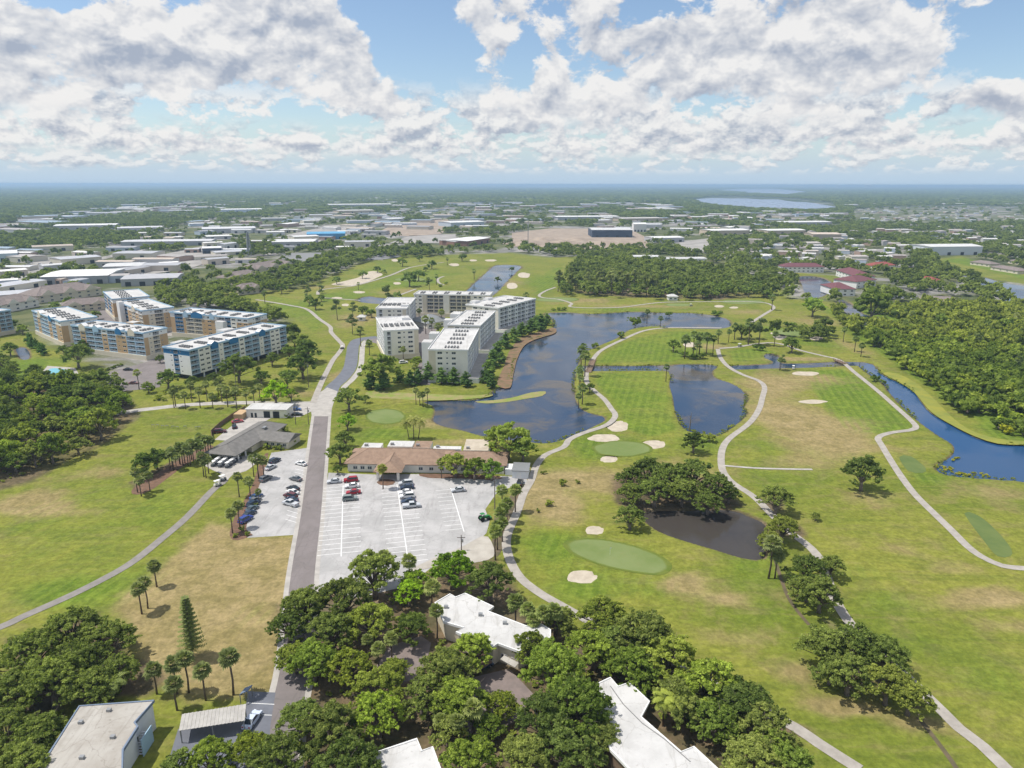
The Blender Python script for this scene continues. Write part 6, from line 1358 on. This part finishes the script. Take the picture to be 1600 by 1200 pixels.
    # --- back nine singles
    for px, py, r, k in ((483,468,11,'oak'),(493,474,11,'oak'),(502,465,7,'oak'),(526,477,9,'pine'),(551,480,8,'pine'),(566,484,10,'oak'),(580,488,9,'oak'),(550,500,9,'pine'),(606,457,12,'pine'),(620,462,10,'oak'),(440,450,10,'oak'),(413,459,5,'palm'),(526,437,8,'oak'),(499,446,4,'palm'),(566,428,8,'oak'),(590,420,7,'oak'),(600,424,5,'oak'),(629,408,9,'oak'),(640,434,15,'oak'),(654,428,12,'oak'),(671,441,7,'pine'),(665,420,5,'oak'),(675,412,9,'oak'),(699,405,3,'palm'),(682,432,4,'palm'),(741,424,4,'palm'),(778,436,6,'oak'),(656,403,6,'oak'),(722,401,8,'oak'),(698,442,4,'shrub'),(688,446,4,'shrub'),(560,444,3,'palm'),(480,455,7,'pine'),(503,452,6,'pine'),(822,462,6,'palm'),(800,420,5,'oak'),(577,537,6,'palm'),(563,520,7,'palm'),(600,500,6,'palm')):
        lb = {'oak': 'round tree standing on the back fairways', 'pine': 'pine standing on the back fairways', 'palm': 'palm standing on the back fairways', 'shrub': 'bush on the back fairways'}[k]; at_px(k, px, py, r, lb, {'oak': 'round trees of the back fairways', 'pine': 'pines of the back fairways', 'palm': 'palms of the back fairways', 'shrub': 'bushes of the back fairways'}[k], (.85,.95,.95))
    # --- planting round the blue trimmed condominiums
    for px, py, r in ((20,598,22),(55,600,20),(95,606,18),(130,612,18),(160,612,16),(190,622,16),(232,604,12),(300,596,13),(335,590,12),(425,560,14),(452,548,14),(460,530,13),(250,560,9),(130,540,14),(100,548,12),(15,545,14),(0,560,14),(85,478,9),(110,470,9),(150,492,9),(140,478,8),(20,508,12),(35,515,10)): at_px('oak', px, py, r, 'shade tree planted round the blue trimmed condominiums', 'shade trees round the blue trimmed condominiums', rnd.choice([(.85,.95,.95), (1,1.05,.9), (.95,1,1)]))
    for k in range(30): at_px('shrub', rnd.uniform(232,410), 622+rnd.uniform(-14, 4), rnd.uniform(4, 8), 'low shrub between the side road and the white condominium', 'shrubs between side road and condominium', rnd.choice([(.7,.8,.7), (1,1,.8), (.85,.9,.8)]), .8)
    for k in range(12): at_px('shrub', 140+k*4.6, 588-k*1.6, 4, 'clipped hedge bush beside the pool terrace', 'hedge bushes beside the pool terrace', (.55,.65,.55), .9)
    # --- courts
    for px, py, r in ((665,500,7),(675,505,6),(655,485,5),(690,489,6),(685,515,7),(630,545,6),(648,575,6),(345,598,7),(158,582,6),(180,588,6),(215,588,7),(162,600,8),(185,595,6)): at_px('palm', px, py, r, 'palm in the condominium courts', 'palms in the condominium courts', (1.1,1.1,.95))
    for px, py in ((46,531),(51,537),(57,540),(63,546),(68,548)): at_px('cone', px, py, 7, 'slim conical tree beside the fountain pond', 'conical trees beside the fountain pond', (1,1.15,.8), .75)
def fill(pxpoly, spacing, seed, jit=.45, excl=None):
    pw = W_(pxpoly); p = np.array(pw); g = np.random.default_rng(seed); x0, y0 = p.min(0); x1, y1 = p.max(0)
    xs, ys2 = np.meshgrid(np.arange(x0, x1, spacing), np.arange(y0, y1, spacing*.87)); xs[1::2] += spacing/2
    xs = xs.ravel()+g.uniform(-jit, jit, xs.size)*spacing; ys2 = ys2.ravel()+g.uniform(-jit, jit, ys2.size)*spacing
    k = inside(pw, xs, ys2)
    for q_ in PONDW.values(): k &= sdist(q_, xs, ys2) > 2.5
    return list(zip(xs[k], ys2[k]))
def woods():
    rest = []
    for x, y in fill([(-40,612),(60,606),(150,604),(205,626),(212,642),(175,688),(118,716),(60,745),(-40,775)], 8.6, 1):
        plant('oak', x, y, rnd.uniform(3.6, 7.2), 'live oak in the dense wood beside the driving range', 'oaks of the wood beside the driving range', rnd.choice(PAL), rnd.uniform(.75, 1.3))
    for x, y in fill([(-30,575),(20,578),(60,594),(110,604),(150,600),(215,618),(218,640),(140,640),(40,610),(-30,600)], 9.0, 11):
        plant('oak', x, y, rnd.uniform(4, 5.5), 'live oak at the back edge of the wood by the pool', 'oaks at the back edge of the wood', rnd.choice([(.9,.95,1), (1,1,1)]), 1.0)
    pts = fill([(1296,484),(1330,482),(1400,482),(1450,474),(1620,482),(1700,490),(1700,688),(1600,686),(1550,678),(1525,654),(1470,620),(1430,588),(1392,556),(1345,530),(1312,506)], 7.6, 2)
    pts.sort(key=lambda p: p[0]**2+p[1]**2)
    for k, (x, y) in enumerate(pts):
        n_ = math.sin(x*.021)*math.cos(y*.017)+rnd.uniform(-.5, .5); c = rnd.choice([(1.35,1.2,.55), (1.2,1.2,.7), (1.1,1.2,.8)]) if n_ > .1 else rnd.choice([(.55,.65,.65), (.75,.85,.75), (.9,.95,.8)])
        if n_ > .75 and rnd.random() < .45: continue
        if k < 250: plant('shrub', x, y, rnd.uniform(2.6, 4.2) if n_ > .1 else rnd.uniform(4.2, 6.8), 'mangrove bush in the dense brush across the blue canal', 'bushes of the brush across the blue canal', c, rnd.uniform(.8, 1.25))
        else: rest.append((x, y, rnd.uniform(3.0, 6.0), c))
    pts = fill([(868,458),(880,432),(905,410),(960,406),(1050,412),(1130,432),(1195,448),(1215,466),(1130,466),(1000,464)], 11.5, 3); pts.sort(key=lambda p: p[1])
    for n_, (x, y) in enumerate(pts):
        k = 'pine' if rnd.random() < .62 and x < 130 else 'oak'
        if n_ > 110: rest.append((x, y, rnd.uniform(4.6, 6.2), None)); continue
        plant(k, x, y, rnd.uniform(4.2, 5.8), 'tall pine at the front of the wood behind the lake' if k == 'pine' else 'broad tree at the front of the wood behind the lake', 'pines of the wood behind the lake' if k == 'pine' else 'broad trees of the wood behind the lake', (1.15,1.15,1) if k == 'pine' else (1.0,1.08,.95), rnd.uniform(.85, 1.1))
    for poly, sd in (([(243,472),(330,452),(430,432),(540,402),(610,394),(690,397),(690,401),(585,405),(548,420),(475,452),(425,459),(340,466),(255,476)], 4), ([(255,476),(330,472),(395,482),(435,500),(462,528),(480,552),(462,548),(448,515),(400,500),(330,485),(262,482)], 5)):
        for x, y in fill(poly, 11.0, sd):
            if COUNT['oak'] < 318: plant('oak', x, y, rnd.uniform(5, 7), 'tree of the dense belt behind the condominiums and fairways', 'trees of the belt behind the condominiums', rnd.choice([(.8,.9,.95), (.9,1,.95)]), rnd.uniform(.85, 1.1))
            else: rest.append((x, y, rnd.uniform(5, 7), None))
    for k in range(26):
        x, y = P(rnd.uniform(1340,1600), rnd.uniform(500,640))
        if inside(W_([(1330,500),(1400,492),(1620,495),(1620,670),(1560,668),(1480,610),(1400,550)]), np.array([x]), np.array([y]))[0]: plant('palm' if k % 2 else 'oak', x, y, 2.2 if k % 2 else rnd.uniform(4, 6), 'palm poking out of the brush across the blue canal' if k % 2 else 'tall tree standing above the brush across the blue canal', 'palms in the brush' if k % 2 else 'tall trees in the brush', rnd.choice(PAL), 1.1)
    return rest
def reeds():
    for k in range(34):
        px, py = rnd.choice([(1490,704),(1494,714),(1478,728),(1488,737),(1510,739),(1535,742)]); x, y = P(px+rnd.gauss(0, 7), py+rnd.gauss(0, 2.2))
        plant('shrub', x, y, rnd.uniform(.5, 1.1), 'low reed tuft growing in the shallow corner of the blue canal', 'reed tufts of the blue canal', (1.2,1.05,.6), .6, -.5, 1)
def relabel(group, base, marks):
    """name the member that stands closest to each landmark; the rest stay look-alikes"""
    mem = [o for o in bpy.data.objects if o.get('group') == group]
    for text, (px, py) in marks:
        if not mem: return
        q_ = np.array(P(px, py)); o = min(mem, key=lambda m: (m.location.x-q_[0])**2+(m.location.y-q_[1])**2); o['label'] = base+' standing closest to '+text; mem.remove(o)
vegetation(); REST = woods(); reeds()
H_ = (('the street edge opposite the dry lawn',(458,985)),('the painted bays of the gravel lot',(590,890)),('the small dark asphalt apron',(420,1150)),('the lime green tree',(640,945)),('the single forecourt tree',(640,1010)),('the wooden carport roof',(745,1050)),('the short white roof in the grove',(640,1185)),('the tall Norfolk pine',(460,1060)))
relabel('street oaks round the white roofed houses', 'spreading live oak', H_)
relabel('oaks between the houses and the first fairway', 'gnarled live oak', (('the round white corner of the long house',(860,1000)),('the seamed white roof',(930,1090)),('the tall bright feathery palms',(1050,1120)),('the near sand bunker',(920,950)),('the pale green tree',(1200,1190)),('the pinkish second forecourt',(830,1110)),('the brown scar on the first fairway',(1110,1010))))
relabel('oaks beside the worn roof house', 'dense live oak', (('the date palms',(170,1095)),('the old cart path',(90,960)),('the dry lawn',(210,1050)),('the chipped corner of the worn roof',(60,1180))))
relabel('oaks along the dark pond and creek bed', 'live oak', (('the white spur path',(1200,780)),('the tiny round tree',(1260,830)),('the corner palms of the dark pond',(1205,870)),('the narrow ditch',(1270,950)),('the lower fairway path',(1450,1110)),('the bare earth patch',(1290,1050))))
relabel('oaks on the mulched pond bank', 'live oak of the mulched bank', (('the leaning oak at the pond tip',(985,790)),('the club green',(990,745)),('the cart path fork',(1140,775)),('the dark oak by the middle pond',(1085,745))))
relabel('round trees of the back fairways', 'round tree', (('the long waste bunker',(570,435)),('the back canal',(770,440)),('the cream rest shelter',(565,500)),('the tree belt',(440,460)),('the little greenside path',(690,440)),('the far shell road',(650,400))))
relabel('rounded trees between the ponds', 'rounded tree', (('the creek bend',(1200,560)),('the dark sand bunker by the copse',(1078,545)),('the lake end',(1140,515))))
relabel('pines between the ponds', 'slender pine', (('the creek water',(1222,570)),('the twin bunkers',(1200,520))))
# ---------------------------------------------------------------- woods too far off to count: one mass, drawn from the crowns above
def scatter(name, src, pts, label_mat=None):
    """points (x, y, z, sx, sz, kind) carrying copies of crown meshes"""
    n = len(pts); a = np.array(pts, np.float32); me_ = bpy.data.meshes.new(name); me_.vertices.add(n); me_.vertices.foreach_set('co', a[:, :3].ravel())
    sc = np.stack([a[:, 3], a[:, 3], a[:, 4]], 1); at = me_.attributes.new('size', 'FLOAT_VECTOR', 'POINT'); at.data.foreach_set('vector', sc.ravel())
    g = np.random.default_rng(1); at = me_.attributes.new('turn', 'FLOAT', 'POINT'); at.data.foreach_set('value', g.uniform(0, 6.28, n).astype(np.float32))
    at = me_.attributes.new('pick', 'INT', 'POINT'); at.data.foreach_set('value', a[:, 5].astype(np.int32))
    o = place(name, me_); ng = bpy.data.node_groups.new(name, 'GeometryNodeTree'); ng.interface.new_socket('Geometry', in_out='INPUT', socket_type='NodeSocketGeometry'); ng.interface.new_socket('Geometry', in_out='OUTPUT', socket_type='NodeSocketGeometry')
    N, Lk = ng.nodes, ng.links; gi, go = N.new('NodeGroupInput'), N.new('NodeGroupOutput'); jn = N.new('GeometryNodeJoinGeometry'); ip = N.new('GeometryNodeInstanceOnPoints'); mp = N.new('GeometryNodeMeshToPoints')
    for s_ in src[::-1]:
        oi = N.new('GeometryNodeObjectInfo'); oi.inputs[0].default_value = s_; oi.inputs[1].default_value = True; oi.transform_space = 'ORIGINAL'; Lk.new(oi.outputs['Geometry'], jn.inputs[0])
    def attr(nm, ty): nd = N.new('GeometryNodeInputNamedAttribute'); nd.data_type = ty; nd.inputs[0].default_value = nm; return nd.outputs[0]
    cx = N.new('ShaderNodeCombineXYZ'); Lk.new(attr('turn', 'FLOAT'), cx.inputs[2]); er = N.new('FunctionNodeEulerToRotation'); Lk.new(cx.outputs[0], er.inputs[0])
    Lk.new(gi.outputs[0], mp.inputs[0]); Lk.new(mp.outputs[0], ip.inputs['Points']); Lk.new(jn.outputs[0], ip.inputs['Instance']); ip.inputs['Pick Instance'].default_value = True
    Lk.new(attr('pick', 'INT'), ip.inputs['Instance Index']); Lk.new(er.outputs[0], ip.inputs['Rotation']); Lk.new(attr('size', 'FLOAT_VECTOR'), ip.inputs['Scale']); Lk.new(ip.outputs[0], go.inputs[0])
    md = o.modifiers.new('scatter', 'NODES'); md.node_group = ng; return o
def crowns_of(kind, lv, n):
    out = []
    for pair in LIB[kind][1+lv][:n]:
        ob = next((o for o in bpy.data.objects if o.type == 'MESH' and o.data == pair[1]), None)
        if ob: out.append(ob)
    return out
def masses():
    src_oak = crowns_of('oak', 2, 5); src_shr = crowns_of('shrub', 1, 4)
    g = np.random.default_rng(77)
    # rest of the brush
    pts = [(x, y, 0, r/3.0, r/3.0*g.uniform(1, 1.6), g.integers(len(src_shr))) for x, y, r, c in REST if c is not None]
    # beyond the frame edge and the back of the brush
    if pts: tag(scatter('mangrove_brush', src_shr, pts), 'mass of yellow green mangrove brush across the blue canal', 'brush', kind='stuff')
    # reeds along the shores, undergrowth in the groves
    rp = []
    for k, poly in PONDW.items():
        if k in ('town_pond', 'town_canal', 'condo_pond'): continue
        n_ = len(poly)
        for i in range(n_):
            a, b = np.array(poly[i]), np.array(poly[(i+1) % n_]); L_ = np.linalg.norm(b-a)
            for _ in range(int(L_/1.1)+1):
                p = a+(b-a)*g.random(); f = math.sin(p[0]*.11+p[1]*.07)+math.sin(p[0]*.031-p[1]*.05)
                if f < .1 or p[1] > 620: continue
                s_ = g.uniform(.10, .24); rp.append((p[0]+g.normal()*.6, p[1]+g.normal()*.6, -.35, s_, s_*g.uniform(.8, 1.3), g.integers(len(src_shr))))
    tag(scatter('shore_reeds', src_shr, rp), 'fringe of low reeds and weeds along the pond shores', 'reeds', kind='stuff')
    DRV = [W_([(590,1040),(610,1010),(659,994),(675,1005),(660,1064),(605,1068)]), W_([(735,1060),(797,1045),(835,1085),(805,1128),(745,1165),(725,1140)]), EAST]
    up = []
    for poly, sp in (([(455,950),(520,920),(620,930),(700,1000),(620,1090),(560,1200),(440,1190),(480,1060)], 3.2), ([(830,960),(900,975),(1060,1060),(1230,1150),(1200,1200),(1060,1150),(960,1060),(870,1060),(840,1180),(740,1190),(820,1050)], 3.0), ([(0,1010),(140,980),(220,1040),(200,1090),(60,1130),(0,1200)], 3.0), ([(0,640),(150,606),(210,640),(120,712),(0,765)], 4.5)):
        for x, y in fill(poly, sp, 9):
            q_ = [np.array(v) for v in (c1, c2)]
            if any(np.hypot(x-v[0], y-v[1]) < 9 for v in q_) or g.random() < .35: continue
            if any(sdist(d_, np.array([x]), np.array([y]))[0] < 1.5 for d_ in DRV): continue
            s_ = g.uniform(.15, .42); up.append((x, y, 0, s_, s_*.8, g.integers(len(src_shr))))
    tag(scatter('undergrowth', src_shr, up), 'low leafy undergrowth on the litter beneath the oaks', 'undergrowth', kind='stuff')
    P_ = [(x, y, 0, r/6.0, r/6.0*g.uniform(.85, 1.1), g.integers(len(src_oak))) for x, y, r, c in REST if c is None]
    open_px = [[(240,470),(330,452),(430,432),(560,398),(690,398),(800,395),(860,402),(905,402),(865,462),(1000,468),(1230,470),(1300,470),(1300,520),(700,560),(450,560),(440,505),(395,482)],
               [(0,560),(0,480),(120,462),(200,455),(300,478),(460,500),(500,600),(200,640),(0,600)], [(1462,402),(1500,396),(1640,432),(1680,456),(1540,438),(1466,420)], [(1232,426),(1310,430),(1345,448),(1345,468),(1270,470)],
               [(1440,462),(1520,462),(1520,484),(1400,484)], [(1290,480),(1450,470),(1700,484),(1760,700),(1500,700),(1290,520)]]
    ow = [W_(v) for v in open_px]
    ind = [W_(v) for v in ([(-300,520),(-300,410),(0,395),(140,388),(330,345),(420,338),(760,320),(900,330),(1060,345),(1110,360),(1110,392),(1012,388),(900,390),(800,390),(690,394),(560,394),(430,420),(330,440),(240,465),(0,500)], [(1330,328),(1400,321),(1590,321),(1610,346),(1440,350),(1335,347)], [(1000,398),(1110,400),(1110,412),(975,411)])]
    lk = [W_(v) for v in ([(1080,311),(1095,318),(1130,323),(1180,327),(1250,329),(1310,327),(1302,316),(1262,311),(1215,308),(1150,306),(1112,306)], [(1118,297),(1160,294),(1210,294),(1268,299.5),(1230,304),(1200,303)], [(790,293.5),(860,290.5),(955,290.5),(935,293),(860,293.8)])]
    tw = np.array(TOWN)
    for (y0, y1, area, r0, hh) in ((430,1100,105,5.6,9.5),(1100,2000,120,6.2,9.5),(2000,3800,300,9.5,10),(3800,7500,1000,18,11),(7500,16000,5200,42,12),(16000,34000,22000,90,15)):
        half = .82; A = half*(y1*y1-y0*y0); n = int(A/area); yy = np.sqrt(g.uniform(y0*y0, y1*y1, n)); xx = g.uniform(-half, half, n)*yy
        k = np.ones(n, bool)
        for q_ in ow: k &= ~inside(q_, xx, yy)
        for q_ in lk: k &= ~inside(q_, xx, yy)
        for q_ in PONDW.values(): k &= ~inside(q_, xx, yy)
        # wooded or open, in patches
        f = np.sin(xx*.0043+1.3)*np.cos(yy*.0031)+.6*np.sin(xx*.011-yy*.007)+.5*np.cos(yy*.013+xx*.004)
        dens = np.where(f > -.35, .95, .45); 
        for q_ in ind: dens = np.where(inside(q_, xx, yy), np.where(f > .75, .75, .13), dens)
        dens = np.where(inside(ind[1], xx, yy), .04, dens); k &= g.random(n) < dens
        if y0 < 3000:
            for v in YW: k &= ~inside(v, xx, yy)
            for (a, b, L_, D_) in tw:
                k &= ~((abs(xx-a) < L_/2+2) & (yy > b-D_/2-14-(.03*b if b < 1300 else .055*b)) & (yy < b+D_/2+2))
            for q_ in W_([(1108,366),(1130,384),(1150,402),(1168,420)]): k &= np.hypot(xx-q_[0], yy-q_[1]) > 9
        xx, yy = xx[k], yy[k]; r = r0*g.uniform(.7, 1.25, len(xx)); h_ = hh/9.0*g.uniform(.7, 1.25, len(xx)); pk = g.integers(len(src_oak), size=len(xx))
        P_ += list(zip(xx, yy, np.zeros(len(xx)), r/6, h_, pk))
    tag(scatter('distant_woodland', src_oak, P_), 'dark woodland spreading beyond the golf course to the horizon', 'woodland', kind='stuff')
    print('mass', len(P_), len(pts), COUNT)
masses()
# ---------------------------------------------------------------- air
hz = bpy.data.materials.new('haze air'); hz.use_nodes = True; t = NT(hz.node_tree); t.n.clear()
pv = t.new('ShaderNodeVolumePrincipled'); pv.inputs['Color'].default_value = (.52,.75,1,1); pv.inputs['Density'].default_value = 1.1e-4; pv.inputs['Anisotropy'].default_value = .15
pv.inputs['Density Attribute'].default_value = ''
o_ = t.new('ShaderNodeOutputMaterial'); t.l.new(pv.outputs[0], o_.inputs['Volume'])
m_ = MB(); m_.box(-62500, -400, -3.2, 62500, 61000, 101)
tag(m_.build('haze', hz), kind='stuff')
